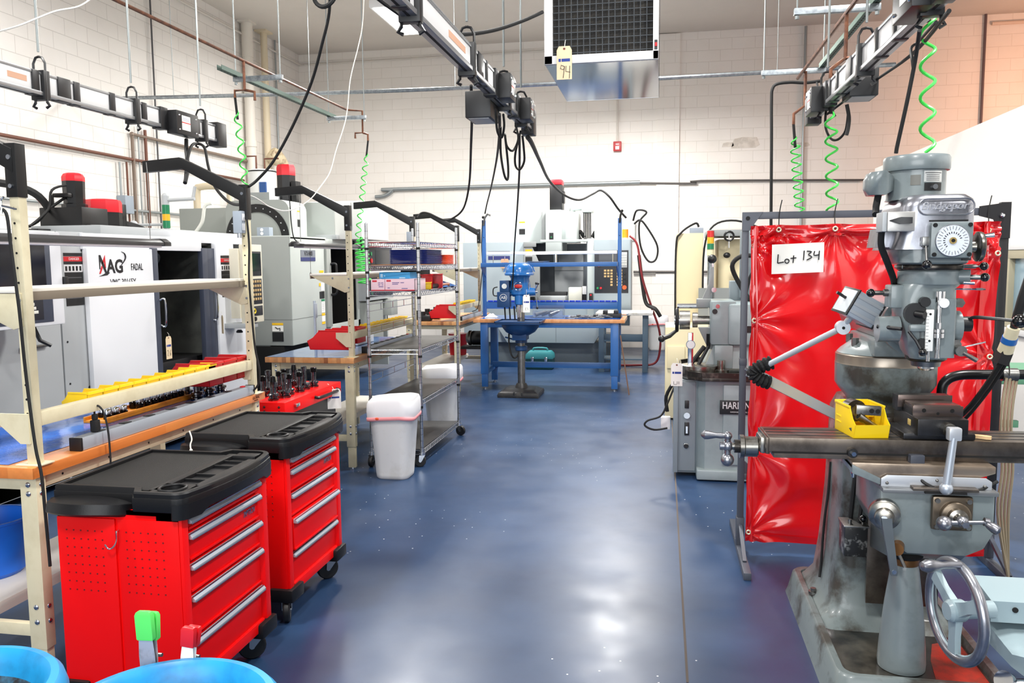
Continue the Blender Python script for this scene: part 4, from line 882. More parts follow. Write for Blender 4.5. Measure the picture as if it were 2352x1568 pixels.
W(B(INN).bx((-6.2,5.6,.64),(-6.15,7.6,1.9)).bx((-6.2,7.55,.64),(X0-.03,7.6,1.9)).bx((-6.2,5.58,.64),(X0-.03,5.62,1.9)).bx((-6.2,5.6,.60),(X0-.03,7.6,.66)).bx((-6.2,5.6,1.86),(X0-.06,7.6,1.9)),'work_chamber')
d=W(B(MW).bx((X0+.004,5.63,.10),(X0+.045,6.46,1.81),.006),'sliding_door')
W(B(NAVY).bx((X0+.004,6.455,.10),(X0+.047,6.53,1.82),.004),'door_edge',d)
W(B(CHR).tube(spl([(X0+.045,6.53,1.36),(X0+.085,6.545,1.36),(X0+.085,6.545,1.14),(X0+.045,6.53,1.14)],4),.009,8),'door_handle',d)
# maker logo on the door
LB=M('logo_black',(24,24,28),.4); LR=M('logo_red',(206,26,38),.4); lx=X0+.046
b=B(LB)
def lg(poly): b.prism([(5.755+u*.40,1.595+v*.40) for u,v in poly],'x',lx,lx+.002)
lg([(.02,.40),(.07,.40),(.24,.06),(.19,.04),(.055,.29),(.045,.12),(.025,.12)])
lg([(.19,.04),(.24,.06),(.33,.05),(.25,.0),(.0,-.02),(.12,.015)])
b.m(LR); lg([(.20,.40),(.215,.14),(.18,.17),(.165,.28),(.13,.21),(.11,.25)]); lg([(.09,.19),(.12,.15),(.05,.03),(.01,.03)])
b.m(LB); b.text('AG',.15,(lx,5.955,1.66),FX,.0012,sx=.95,bold=.03)
b.tube(spl([(lx,6.02,1.665),(lx,6.06,1.70),(lx,6.085,1.735),(lx,6.075,1.77),(lx,6.04,1.785)],5),[.004+.008*abs(math.sin(i/20*PI)) for i in range(21)],6,flat=.3)
b.text('FADAL',.08,(lx,6.235,1.655),FX,.001,sx=.66,bold=.012); b.text('VMC 3016FX',.07,(lx,6.05,1.535),FX,.001,sx=.85)
W(b,'door_lettering',d)
danger(fd,(0,0,0),.1,.1,'x') if 0 else None
def dangerW(par,o,w,h,face):
    o2=danger(par,tuple(Vector(o)-Vector(fd.location)),w,h,face); return o2
dangerW(fd,(X0+.001,5.43,1.77),.20,.40,'x')
W(B(BLK).cyl((X0,5.63,1.79),(X0+.006,5.63,1.79),.008,n=8).cyl((X0,5.63,.72),(X0+.006,5.63,.72),.014,n=10).cyl((X0,5.42,1.1),(X0+.004,5.42,1.1),.008,n=8).cyl((X0,5.42,.78),(X0+.004,5.42,.78),.008,n=8),'bolt')
W(B(STL).bx((X0,4.95,1.09),(X0+.03,5.2,1.11),.006),'pull_handle')
# right-hand door and post
W(B(NAVY).bx((X0-.02,7.27,.10),(X0+.03,7.36,1.83),.004),'fixed_door_frame')
rd=W(B(NAVY).bx((X0-.01,7.36,.10),(X0+.012,7.52,1.83),.003),'fixed_door')
W(B(CHR).tube(spl([(X0+.012,7.45,1.42),(X0+.05,7.47,1.41),(X0+.05,7.47,1.15),(X0+.012,7.45,1.12)],4),.009,8),'door_handle',rd)
b=B(MW).bx((X0-.02,7.52,.10),(X0+.03,7.86,1.88),.004).bx((X0-.05,7.86,.1),(X0-.005,8.3,1.6),.004); W(b,'side_panel')
dangerW(fd,(X0+.031,7.60,1.76),.22,.42,'x')
# chamber lamp, vice, box
t2=W(B(STL).lathe([(.02,-.1),(.06,-.07),(.095,0),(.09,.008),(.07,.01)],(-4.75,6.98,1.72),(.75,-.35,-.55),20),'chamber_lamp')
W(B(BLK).bx((-5.6,6.0,.66),(-4.5,7.5,.78),.01).bx((-5.4,6.5,.78),(-4.8,6.75,.86),.006).cyl((-4.7,6.55,.72),(-4.5,6.55,.72),.03,n=12),'machine_table')
carton((-5.1,6.62,.861),(-4.86,7.0,.93),M('box_cream',(222,214,196),.6),'pale box lying inside the open chamber of the white machine',name='box')
lot_tag((X0+.065,6.60,1.02),'manila lot tag 26 tied in front of the open white machine',w=.085,h=.19,mark=[dg(TWO,-.0),dg(SIX,.08)],normal=PI/2)
lot_tag((X0+.09,7.48,1.15),'manila lot tag hanging edge-on from the right door handle of the white machine',w=.05,h=.17,normal=PI/2+.9)
# control console on the left
cx=-4.0
cs=B(MW).bx((cx-.3,3.9,1.28),(cx,4.90,1.90),.012); con=W(cs,'console')
b=B(NAVY).bx((cx,3.95,1.305),(cx+.004,4.79,1.88),.002); b.m(SCRN).bx((cx+.003,4.05,1.54),(cx+.006,4.74,1.81)); b.m(M('keyboard_panel',(30,32,42),.4)).bx((cx+.003,4.05,1.325),(cx+.006,4.70,1.52),.002); W(b,'screen_panel',con)
b=B(KEYW)
for r,(n,off) in enumerate(((12,.0),(13,-.02),(13,.0),(13,.02),(13,.05))):
    for k in range(n): b.bx((cx+.006,4.62+off*.6-k*.043-.036,1.47-r*.026),(cx+.010,4.62+off*.6-k*.043,1.49-r*.026),.002)
b.bx((cx+.006,4.3,1.336),(cx+.010,4.58,1.352),.002); W(b,'keyboard',con)
W(B(CHR).cyl((cx+.004,4.75,1.485),(cx+.02,4.75,1.485),.014,n=12).m(BLK).bx((cx-.02,4.90,1.5),(cx+.02,4.93,1.6),.004),'key_switch',con)
W(B(BLK).cyl((cx-.15,4.35,1.1),(cx-.15,4.35,1.28),.06,n=14).tube([(cx-.1,4.72,1.28),(cx-.08,4.75,1.18),(cx-.04,4.8,1.14)],.014,6),'console_bracket',con)
# operator pendant
px=-4.12
pb=W(B(CREAMC).bx((px-.10,7.66,1.07),(px,7.95,1.87),.008).bx((px-.2,7.64,1.12),(px-.10,7.86,1.83),.006),'pendant')
b=B(KEYB).bx((px,7.70,1.55),(px+.004,7.92,1.80),.002).bx((px,7.70,1.26),(px+.004,7.92,1.52),.002).bx((px,7.70,1.14),(px+.004,7.92,1.24),.002)
b.m(SCRN).bx((px+.003,7.72,1.6),(px+.006,7.90,1.78)); b.m(M('key_tan',(190,160,110),.5))
for r in range(5):
    for k in range(4): b.bx((px+.004,7.72+k*.048,1.48-r*.045),(px+.008,7.75+k*.048,1.505-r*.045),.001)
b.m(YEL).torus((px+.006,7.74,1.19),(1,0,0),.022,.006,16,6).m(BLK).cyl((px,7.74,1.11),(px+.02,7.74,1.11),.022,n=12); W(b,'pendant_keys',pb)
W(B(MG).bx((-4.42,7.62,1.02),(px-.02,7.85,1.07),.003).m(BLK).lathe([(.03,0),(.035,.01),(.02,.03)],(px-.15,7.7,.97),n=12),'pendant_bracket')
# head with motors above the roof
b=B(BLKG).bx((-5.75,6.35,1.945),(-5.4,7.25,2.0),.004).bx((-5.75,6.9,2.0),(-5.3,7.5,2.06),.01).bx((-5.8,6.85,2.0),(-5.35,7.22,2.22),.01); W(b,'head_carriage')
W(B(MG).bx((-5.6,6.5,1.945),(-4.9,8.0,2.03),.006),'roof_box')
m=W(B(BLKG).lathe([(.115,0),(.115,.20),(.095,.21),(.1,.40),(.1,.42)],(-5.6,7.08,2.06),n=8),'spindle_motor'); W(B(MOTR).lathe([(.102,.42),(.102,.46),(.085,.49),(.06,.50)],(-5.6,7.08,2.06),n=8),'motor_cap',m)
W(B(BLKG).bx((-5.72,6.93,2.32),(-5.55,7.0,2.36),.01).cyl((-5.7,6.9,2.18),(-5.7,6.9,2.34),.02,n=8),'connector',m)
m=W(B(BLKG).lathe([(.175,0),(.175,.2)],(-5.55,7.42,2.0),n=8),'axis_motor'); W(B(MOTR).lathe([(.178,.2),(.178,.3),(.165,.325),(.10,.335)],(-5.55,7.42,2.0),n=8),'motor_cap',m)
W(B(BLKG).bx((-5.65,7.62,2.02),(-5.5,7.72,2.3),.01),'terminal_box',m)
b=B(RUB)
b.tube(spl([(-6.6,6.1,2.42),(-6.2,6.3,2.44),(-5.9,6.6,2.42),(-5.75,6.8,2.32),(-5.7,6.92,2.1)],5),.035,8)
b.tube(spl([(-5.6,7.0,2.44),(-5.65,6.85,2.38),(-5.66,6.8,2.2),(-5.7,6.6,2.03)],5),.012,6); b.tube(spl([(-5.62,7.0,2.33),(-5.7,6.85,2.2),(-5.7,6.7,2.08),(-5.7,6.5,2.0)],5),.014,6)
b.m(M('cable_red',(150,30,36),.5)).tube(spl([(-6.3,6.3,2.47),(-6.0,6.5,2.46),(-5.8,6.75,2.35),(-5.72,6.9,2.15)],5),.012,6); W(b,'cable_loom'); W(B(RUB).tube(spl([(-5.6,7.7,2.1),(-5.5,7.85,2.06),(-5.4,8.0,1.98)],4),.05,8),'cable_hose')
# --- signal lamp and small crane on the first machine
t=thing('signal_lamp','green and amber signal lamp on top of the white machining center','signal lamp',(at(384,545,Y=8.15).x,8.15,1.95))
b=B(M('signal_green',(30,120,80),.3)).cyl((0,0,.12),(0,0,.2),.04,n=14).m(M('signal_amber',(226,170,40),.3)).cyl((0,0,.2),(0,0,.27),.04,n=14).m(M('signal_green',(30,120,80),.3)).cyl((0,0,.27),(0,0,.37),.04,n=14).m(MG).cyl((0,0,-.0),(0,0,.12),.03,n=12).cyl((0,0,.37),(0,0,.46),.04,n=14).sph((0,0,.46),.04,12); b.obj('stack',t)
B(MG).cyl((-.4,0,.16),(0,0,.16),.015,n=8).sph((-.4,0,.16),.05,10).obj('bracket',t); B(MG).cyl((0,0,.42),(.35,0,.43),.02,n=8).cyl((.33,0,.43),(.36,0,.56),.018,n=8).obj('crane_arm',t)

# --- second machine: grey, ring cover ------------------------------------------
vx=thing('machining_center','grey machining center with black ring cover and dark open door beyond the middle workbench','machine',(-5.6,10.6,0))
def V(b,name,par=None,lab=None,**k): return b.obj(name,par or vx,lab,world=True,**k)
VXG=M('vx_grey',(184,190,186),.4); VXD=M('vx_side_grey',(150,154,150),.45); XF=-4.30
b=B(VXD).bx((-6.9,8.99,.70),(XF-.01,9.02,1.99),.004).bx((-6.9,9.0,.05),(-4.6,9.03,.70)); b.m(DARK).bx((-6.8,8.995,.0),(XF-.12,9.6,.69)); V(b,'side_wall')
b=B(VXG).bx((XF-.03,9.0,.70),(XF,10.02,1.99),.008).bx((-6.9,9.0,1.96),(XF,10.05,2.0),.006).bx((XF-.03,11.12,.70),(XF,12.4,1.99),.006).bx((XF-.03,10.0,.70),(XF,11.2,.86),.003).bx((-6.9,12.36,.05),(XF,12.4,1.99)).bx((-6.9,10.0,1.93),(XF-.06,12.4,1.99),.004)
b.m(M('seam_grey',(110,114,112),.5)).bx((XF,9.0,1.005),(XF+.001,10.02,1.012)).bx((-5.4,8.989,1.005),(XF,8.99,1.012)); V(b,'front_cover')
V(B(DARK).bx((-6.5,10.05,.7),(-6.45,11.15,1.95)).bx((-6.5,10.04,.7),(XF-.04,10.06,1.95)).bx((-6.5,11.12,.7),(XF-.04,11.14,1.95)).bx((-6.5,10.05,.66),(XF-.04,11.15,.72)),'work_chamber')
d=V(B(VXD).bx((XF-.02,9.98,.84),(XF+.03,10.12,1.90),.006),'door_edge'); V(B(BLK).tube(spl([(XF+.03,10.1,1.66),(XF+.09,10.12,1.66),(XF+.1,10.12,1.6),(XF+.1,10.12,1.3),(XF+.03,10.1,1.26)],4),.016,8),'door_handle',d)
b=B(M('plate_silver',(150,154,164),.35,.6)).bx((XF,9.27,1.745),(XF+.004,9.69,1.835)); b.m(M('plate_blue',(48,54,110),.4)).bx((XF,9.27,1.70),(XF+.004,9.69,1.745)); b.m(INK).text('VX400',.085,(XF+.005,9.485,1.79),FX,.001); V(b,'name_plate')
b=B(WYEL)
def lab(y,z,w,h,m): b.m(m).bx((XF+.0005,y,z-h),(XF+.003,y+w,z))
for y,z,w,h,m in ((9.80,1.58,.13,.03,WYEL),(9.80,1.545,.13,.05,WHT),(9.78,1.42,.05,.04,WYEL),(9.84,1.42,.1,.1,WHT),(9.84,1.31,.1,.09,BLK),(9.79,1.31,.04,.09,BLK),(9.84,1.21,.1,.025,M('label_green',(40,130,90),.5)),(9.84,1.18,.1,.14,PAPER),(9.84,1.03,.1,.03,WYEL),(9.84,.995,.1,.07,PAPER),(9.84,.92,.1,.03,WYEL)): lab(y,z,w,h,m)
b.m(INK)
for k in range(5): b.bx((XF+.003,9.855,1.16-k*.022),(XF+.0035,9.925,1.163-k*.022))
V(b,'warning_labels'); 
b=B(WYEL).bx((-4.56,8.985,.945),(-4.42,8.99,.97)).m(PAPER).bx((-4.56,8.985,.87),(-4.42,8.99,.94)).m(BLK).bx((-4.56,8.985,.75),(-4.42,8.99,.86)).tube([(-4.52,8.984,.92),(-4.49,8.984,.9),(-4.46,8.984,.91),(-4.46,8.984,.88)],.006,5); V(b,'warning_sticker')
# hump with ring cover
def rrect(x0,x1,z0,z1,r,n=6):
    P=[(x0,z0),(x1,z0)]
    for i in range(n+1): a=PI/2*i/n; P.append((x1-r+r*math.cos(a),z1-r+r*math.sin(a)))
    for i in range(n+1): a=PI/2+PI/2*i/n; P.append((x0+r+r*math.cos(a),z1-r+r*math.sin(a)))
    return P
V(B(VXD).prism(rrect(-5.46,-4.60,1.99,2.47,.13),'y',9.62,9.66,.003),'magazine_front',smooth=50)
V(B(VXG).prism(rrect(-5.46,-4.60,1.99,2.47,.13),'y',9.66,10.14,.003),'magazine_cover',smooth=50)
cxr,czr=-5.03,1.99
b=B(BLKG); n=28; A=[];Bq=[]
for i in range(n+1): a=PI*i/n; A.append((cxr+.43*math.cos(a),czr+.43*math.sin(a))); Bq.append((cxr+.33*math.cos(a),czr+.33*math.sin(a)))
for i in range(n): b.prism([A[i],A[i+1],Bq[i+1],Bq[i]],'y',9.605,9.62)
b.m(CHR)
for i in range(1,12): a=PI*i/12; b.sph((cxr+.38*math.cos(a),9.603,czr+.38*math.sin(a)),.011,6)
V(b,'ring_cover')
V(B(GREYB).bx((-4.82,9.2,2.0),(-4.66,9.3,2.11),.004).m(WHT).lathe([(.02,0),(.02,.003)],(-4.755,9.199,2.08),(0,-1,0),12).lathe([(.02,0),(.02,.003)],(-4.755,9.199,2.035),(0,-1,0),12),'outlet_box')
b=B(WYEL).bx((-4.599,9.86,2.33),(-4.596,9.93,2.345)).m(PAPER).bx((-4.599,9.86,2.24),(-4.596,9.93,2.325)).m(BLK).bx((-4.599,9.86,2.14),(-4.596,9.93,2.23)); V(b,'magazine_label')
V(B(VXD).bx((-6.6,10.4,1.99),(-5.5,10.7,2.44),.006),'rear_cabinet')
V(B(M('vx_upper_white',(226,226,222),.5)).bx((-4.75,10.5,1.99),(-3.98,11.6,2.50),.01).m(VXG).bx((-4.78,10.48,1.99),(-4.36,10.52,2.49),.004),'upper_cabinet')
m=V(B(BLKG).lathe([(.125,0),(.125,.36)],(-4.92,10.25,2.47),n=8),'spindle_motor'); V(B(MOTR).lathe([(.128,.36),(.128,.46),(.11,.5),(.06,.505)],(-4.92,10.25,2.47),n=8),'motor_cap',m); V(B(BLKG).bx((-4.81,10.15,2.47),(-4.74,10.3,2.75),.008),'terminal_box',m)
V(B(MGD).bx((-5.4,10.0,2.47),(-5.05,10.3,2.60),.005).m(MW).bx((-5.05,10.0,2.47),(-4.97,10.2,2.62),.005),'motor_mount')
V(B(MG).bx((-4.6,10.4,1.99),(-4.3,10.8,2.05),.004),'roof_box')
# its control panel
pc=V(B(MG).bx((XF-.02,11.16,1.12),(XF+.12,12.35,1.93),.01),'control_box')
b=B(KEYB).bx((XF+.12,11.22,1.17),(XF+.125,12.3,1.9),.003); b.m(SCRN).bx((XF+.124,11.55,1.62),(XF+.128,12.2,1.86)); b.m(M('button_green',(20,130,70),.4)).cyl((XF+.125,11.36,1.8),(XF+.135,11.36,1.8),.03,n=12).cyl((XF+.125,11.36,1.22),(XF+.135,11.36,1.22),.03,n=12); b.m(M('button_red',(210,30,36),.4)).cyl((XF+.125,11.36,1.7),(XF+.14,11.36,1.7),.035,n=12)
for r in range(4):
    for k in range(8): b.m(M('key_tan',(190,160,110),.5) if (k+r)%4 else WRED).bx((XF+.125,11.6+k*.075,1.5-r*.06),(XF+.13,11.65+k*.075,1.54-r*.06))
b.m(KEYW)
for k in range(8): b.bx((XF+.125,11.6+k*.075,1.59),(XF+.13,11.63+k*.075,1.605))
V(b,'control_keys',pc)
V(B(VXD).bx((XF,11.2,.3),(XF+.1,11.9,1.1),.006).bx((XF,12.0,.86),(XF+.2,12.3,1.1),.006),'lower_panel')
# --- third machine: across the back ----------------------------------------------
v3=thing('machining_center','grey machining center facing us behind the blue workbench','machine',(-1.8,13.9,0)); YF=13.0
def U(b,name,par=None,lab=None,**k): return b.obj(name,par or v3,lab,world=True,**k)
G3=M('vmc_blue_grey',(152,164,170),.42); G3D=M('vmc_base_grey',(98,108,114),.5); G3L=M('vmc_pale',(184,192,190),.42); IN3=M('vmc_inside',(92,98,104),.4)
U(B(G3D).bx((-2.95,YF+.1,0),(-.75,15.0,.36),.006),'base')
U(B(G3).prism([(-2.62,.64),(-2.45,.37),(-1.05,.37),(-.88,.64)],'y',YF-.15,YF+.5,.004).m(G3D).bx((-1.66,YF-.153,.38),(-1.655,YF-.15,.64)),'chip_skirt')
U(B(G3).bx((-3.2,YF,.36),(-2.2,YF+1.6,1.98),.006).bx((-2.2,YF+.02,.64),(-.5,YF+.2,1.0),.004),'left_cover')
U(B(IN3).bx((-2.19,YF+1.3,.8),(-1.17,YF+1.35,1.97)).bx((-2.2,YF+.05,.8),(-2.17,YF+1.35,1.97)).bx((-1.19,YF+.05,.8),(-1.165,YF+1.35,1.97)).bx((-2.2,YF+.05,.95),(-1.165,YF+1.35,1.0)).m(MG).bx((-1.85,YF+1.2,1.0),(-1.35,YF+1.3,1.8),.004).m(DARK).bx((-1.85,YF+1.195,1.5),(-1.35,YF+1.2,1.506)),'work_chamber')
dr=U(B(MGD).prism([(-2.19,1.9),(-2.19,1.1),(-1.93,1.1),(-1.93,1.62),(-2.05,1.9)],'y',YF-.04,YF,.003).bx((-2.19,YF-.06,1.9),(-1.99,YF,1.98),.004),'door')
U(B(G3L).bx((-1.17,YF-.02,.8),(-1.06,YF+.3,2.02),.005),'door_post')
U(B(G3L).bx((-1.92,YF-.03,1.97),(-1.16,YF+.02,2.01),.004),'header_rail')
c=U(B(G3).bx((-1.06,YF-.08,.8),(-.48,YF+.5,2.0),.008),'control_column')
yk=YF-.085
b=B(KEYB).bx((-1.05,yk,1.16),(-.52,yk+.01,1.83),.003); b.m(SCRN).bx((-.98,yk-.003,1.58),(-.70,yk,1.8)); b.m(MG).bx((-.67,yk-.004,1.56),(-.54,yk,1.8),.003); b.m(KEYW)
for r in range(5):
    for k in range(4): b.bx((-.66+k*.03,yk-.007,1.76-r*.04),(-.64+k*.03,yk-.004,1.785-r*.04))
b.m(M('key_tan',(190,170,120),.5))
for r in range(6):
    for k in range(6):
        if not (k in (3,) or (r>2 and k<2)): b.bx((-.9+k*.05,yk-.004,1.5-r*.045),(-.865+k*.05,yk,1.53-r*.045))
b.m(WRED).cyl((-.98,yk-.01,1.6),(-.98,yk,1.6),.022,n=12).cyl((-.95,yk-.01,1.24),(-.95,yk,1.24),.018,n=12); b.m(M('button_orange',(236,92,40),.4)).cyl((-.58,yk-.02,1.25),(-.58,yk,1.25),.034,n=14); b.m(M('button_green',(20,130,70),.4)).cyl((-1.0,yk-.01,1.24),(-1.0,yk,1.24),.018,n=12); b.m(BLK)
for z in (1.34,1.41,1.48): b.cyl((-.58,yk-.02,z),(-.58,yk,z),.024,n=12)
U(b,'control_panel',c)
U(B(BLK).bx((-1.14,YF-.05,1.0),(-1.08,YF-.02,1.16),.01).m(WRED).cyl((-1.11,YF-.06,1.13),(-1.11,YF-.05,1.13),.014,n=10),'hand_wheel')
U(B(G3L).bx((-1.10,YF+.5,1.98),(-.44,YF+1.3,2.29),.01),'upper_cabinet')
U(B(G3L).bx((-2.7,YF+.6,1.97),(-1.95,YF+1.4,2.46),.01).m(WYEL).bx((-2.37,YF+.596,2.31),(-2.27,YF+.6,2.335)).m(PAPER).bx((-2.37,YF+.596,2.22),(-2.27,YF+.6,2.305)).m(BLK).bx((-2.37,YF+.596,2.12),(-2.27,YF+.6,2.21)),'magazine_cover')
U(B(MGD).bx((-1.97,YF+.45,1.97),(-1.9,YF+1.3,2.5),.03),'magazine_edge')
h=U(B(G3L).bx((-1.88,YF+.3,1.80),(-1.62,YF+1.1,2.50),.006).prism([(-1.62,1.97),(-1.62,2.5),(-1.38,2.46),(-1.38,1.97)],'y',YF+.4,YF+1.1,.004),'spindle_head')
U(B(CHR).cyl((-1.74,YF+.5,1.62),(-1.74,YF+.5,1.80),.05,n=18)  ,'spindle',h); U(B(BLK).bx((-1.82,YF+.296,2.02),(-1.75,YF+.3,2.13)).m(M('button_green',(20,130,70),.4)).cyl((-1.785,YF+.29,2.06),(-1.785,YF+.297,2.06),.012,n=8),'head_switch',h)
m=U(B(BLKG).bx((-1.84,YF+.5,2.5),(-1.63,YF+.8,2.92),.02).bx((-1.64,YF+.55,2.62),(-1.6,YF+.7,2.82),.01),'spindle_motor'); U(B(MOTR).bx((-1.835,YF+.505,2.92),(-1.635,YF+.795,3.01),.025),'motor_cap',m)
U(B(G3L).tube(spl([(-1.5,YF+.9,2.44),(-1.5,YF+.88,2.54),(-1.44,YF+.85,2.56),(-1.3,YF+.8,2.56)],4),.05,10).bx((-1.32,YF+.6,2.47),(-1.15,YF+1.0,2.62),.01),'cable_duct')
b=B(RUB)
for k in range(5): b.tube([(-1.29+k*.027,YF+.7,2.47),(-1.29+k*.027,YF+.72,2.2),(-1.285+k*.027,YF+.7,1.98)],.011,6)
b.tube(spl([(-1.3,YF+.8,2.06),(-1.36,YF+.8,2.16),(-1.4,YF+.8,2.1),(-1.34,YF+.8,2.0)],4),.03,8).tube(spl([(-1.16,YF+.8,2.06),(-1.1,YF+.8,2.16),(-1.08,YF+.8,2.08),(-1.14,YF+.8,2.0)],4),.03,8); U(b,'hose_bundle')
U(B(M('rotary_white',(216,216,204),.4)).bx((-1.5,YF+.25,.98),(-1.28,YF+.45,1.24),.01).m(BLK).bx((-1.28,YF+.28,1.0),(-1.2,YF+.42,1.2),.01).m(WHT).bx((-1.27,YF+.2,1.13),(-1.18,YF+.3,1.26),.006),'rotary_table')
U(B(MG).bx((-2.05,YF+.2,1.0),(-1.55,YF+.7,1.1),.01).m(BLK).bx((-2.08,YF+.4,1.1),(-1.55,YF+.6,1.16),.006),'machine_table')
b=B(M('plate_silver',(150,154,164),.35,.6)).bx((-2.78,YF-.004,1.78),(-2.42,YF,1.84)).m(M('plate_blue',(48,54,110),.4)).bx((-2.78,YF-.004,1.70),(-2.42,YF,1.76)); U(b,'name_plate')
b=B(BLK)
for z,mm,hh in ((1.53,BLK,.06),(1.46,WYEL,.03),(1.42,PAPER,.07),(1.34,BLK,.07)): b.m(mm).bx((-2.38,YF-.003,z-hh),(-2.28,YF,z))
for z,mm,hh in ((1.86,WYEL,.03),(1.82,PAPER,.06),(1.74,BLK,.08)): b.m(mm).bx((-2.16,YF-.043,z-hh),(-2.05,YF-.04,z))
U(b,'warning_labels')
U(B(M('beacon_orange',(244,140,30),.25,emis=.35)).cyl((-.58,YF+.1,2.03),(-.58,YF+.1,2.16),.05,n=16).m(CREAMC).cyl((-.58,YF+.1,2.0),(-.58,YF+.1,2.03),.045,n=16),'beacon')
lot_tag((-2.5,12.96,1.70),'brown lot tag hanging on the left cover of the far grey machine',w=.13,h=.14,m=M('brown_card',(196,160,132),.8),mark=[[(-.2,-.5),(0,-.4),(-.2,-.8)],[(.1,-.5),(.2,-.8)]])
cord([(-.44,13.2,2.25),(-.35,13.1,2.3),(-.25,13.1,2.2),(-.08,13.1,1.9),(-.1,13.1,1.68),(-.22,13.1,1.66),(-.34,13.1,1.9),(-.36,13.1,2.26),(-.25,13.1,2.42),(-.4,13.1,2.45),(-.46,13.2,2.3)],.016,'thick black cable looping beside the top of the far grey machine')
cord([(-.5,12.9,2.05),(-.38,12.85,1.9),(-.3,12.8,1.4),(-.16,12.9,.95),(-.04,12.9,.6),(-.02,12.9,.3),(-.1,12.9,.06),(-.4,12.9,.022),(-.7,12.9,.02)],.018,'dark red air hose running down the right side of the far grey machine',M('hose_red',(120,28,34),.5),name='air_hose',cat='hose')
cord([(-.36,12.95,1.75),(-.3,12.9,1.3),(-.24,12.9,1.0),(-.1,12.8,.92),(-.02,12.8,.8)],.03,'thick black hose hanging right of the far control panel',name='air_hose',cat='hose')
# motor under the far cream bench corner, red tubs
t=thing('grinder','small electric motor hanging under the left end of the blue workbench','motor',(-2.58,11.2,.45)); B(BLK).bx((-.2,-.12,0),(.15,.12,.04),.005).obj('base',t); B(BLK).cyl((-.05,0,.15),(.12,0,.15),.1,n=18).obj('motor',t); B(STL).lathe([(.08,0),(.105,.02),(.105,.05),(.06,.09)],(-.05,0,.15),(-1,0,0),18).obj('motor_end',t)
B(REDP).lathe([(.12,0),(.14,.3),(.145,.31),(.13,.31)],(-2.95,11.6,.315),n=20).solo('bucket','red bucket on the lower shelf of the farthest cream bench','bucket')
# black camera-like tools on the far benches
rn=random.Random(9); first=None
for k in range(7):
    if first is None: first=B(BLK).bx((-.08,-.05,0),(.08,.05,.07),.015).cyl((-.04,0,.07),(-.04,0,.12),.035,n=12).cyl((.08,0,.04),(.13,0,.05),.02,n=10).obj('tool_fixture'); o=first
    else: o=first.copy(); COL.objects.link(o)
    o.location=(-2.98-.12*(k%2),10.05+k*.21,H+.003); o.rotation_euler=(0,0,rn.uniform(-1,1)); tag(o,'black machine fixture standing in the row on the farthest cream bench','fixture','black fixtures on the far bench')
# ================================================================== LATHE
LG=M('lathe_grey_green',(150,164,166),.32,coat=.2,mix=((134,148,150),6,.45,.8)); LGD=M('lathe_side',(136,148,154),.4)
MACH=M('machined_steel',(158,156,150),.28,1,mix=((112,104,94),20,.45,.7)); OILY=M('oily_iron',(64,60,56),.3,.7,mix=((112,104,96),18,.5,.7))
la=thing('lathe','grey toolroom lathe on a pedestal behind the red curtain','lathe',(.9,6.7,0))
def L_(b,name,par=None,lab=None,**k): return b.obj(name,par or la,lab,world=True,**k)
b=B(LG).loft([[(x,y,z) for x,y in ((.33,6.24),(.28,6.30),(.27,6.38),(.27,7.1),(1.7,7.1),(1.7,6.24))] for z in (.09,.77)]).bx((.27,6.21,0.01),(1.75,7.15,.09),.015)
L_(b,'pedestal'); L_(B(LG).bx((.46,6.225,.13),(1.4,6.245,.74),.008),'pedestal_door')
b=B(LGD).bx((.10,6.34,.03),(.30,6.75,.76),.008).bx((.095,6.30,.04),(.13,6.34,.75),.002).bx((.13,6.325,.05),(.262,6.34,.745),.003); cbx=L_(b,'control_box')
b=B(BLK).bx((.18,6.315,.54),(.212,6.326,.60),.003).bx((.18,6.315,.33),(.215,6.326,.43),.002).cyl((.195,6.31,.245),(.195,6.325,.245),.016,n=12); b.m(CHR).cyl((.197,6.305,.485),(.197,6.325,.485),.024,n=12).bx((.19,6.312,.345),(.205,6.316,.40)).torus((.195,6.32,.245),(0,1,0),.018,.003,14,5); L_(b,'switches',cbx)
L_(B(BLK).bx((.435,6.215,.52),(.735,6.226,.625),.002),'name_plate'); L_(B(WHT).text('HARDINGE',.073,(.588,6.214,.585),FY,.0008,sx=.74,bold=.012).text('HARDINGE BROTHERS, INC.',.014,(.586,6.214,.538),FY,.0006,sx=.85),'plate_lettering')
pan=[(.15,6.42),(.2,6.27),(.3,6.18),(1.8,6.18),(1.8,7.2),(.3,7.2),(.15,7.0)]
b=B(OILY).prism(pan,'z',.77,.80,.004); b.loft([[(x,y,.795) for x,y in pan],[(x*1.0,y,.835) for x,y in pan],[(x+(.012 if x<.9 else -.012),y+(.012 if y<6.6 else -.012),.835) for x,y in pan],[(x+(.012 if x<.9 else -.012),y+(.012 if y<6.6 else -.012),.80) for x,y in pan]],cap=False); L_(b,'chip_pan')
b=B(LG).bx((.37,6.42,1.02),(.56,6.80,1.36),.02).bx((.5,6.40,1.02),(1.5,6.82,1.34),.03).loft([[(.36+k,6.42,.84),(1.5,6.42,.84),(1.5,6.8,.84),(.36+k,6.8,.84)] if z==0 else [(.40,6.46,1.02),(1.5,6.46,1.02),(1.5,6.78,1.02),(.40,6.78,1.02)] for z,k in ((0,-.03),(1,0))]).bx((.40,6.41,.84),(.54,6.5,1.02),.01); L_(b,'headstock')
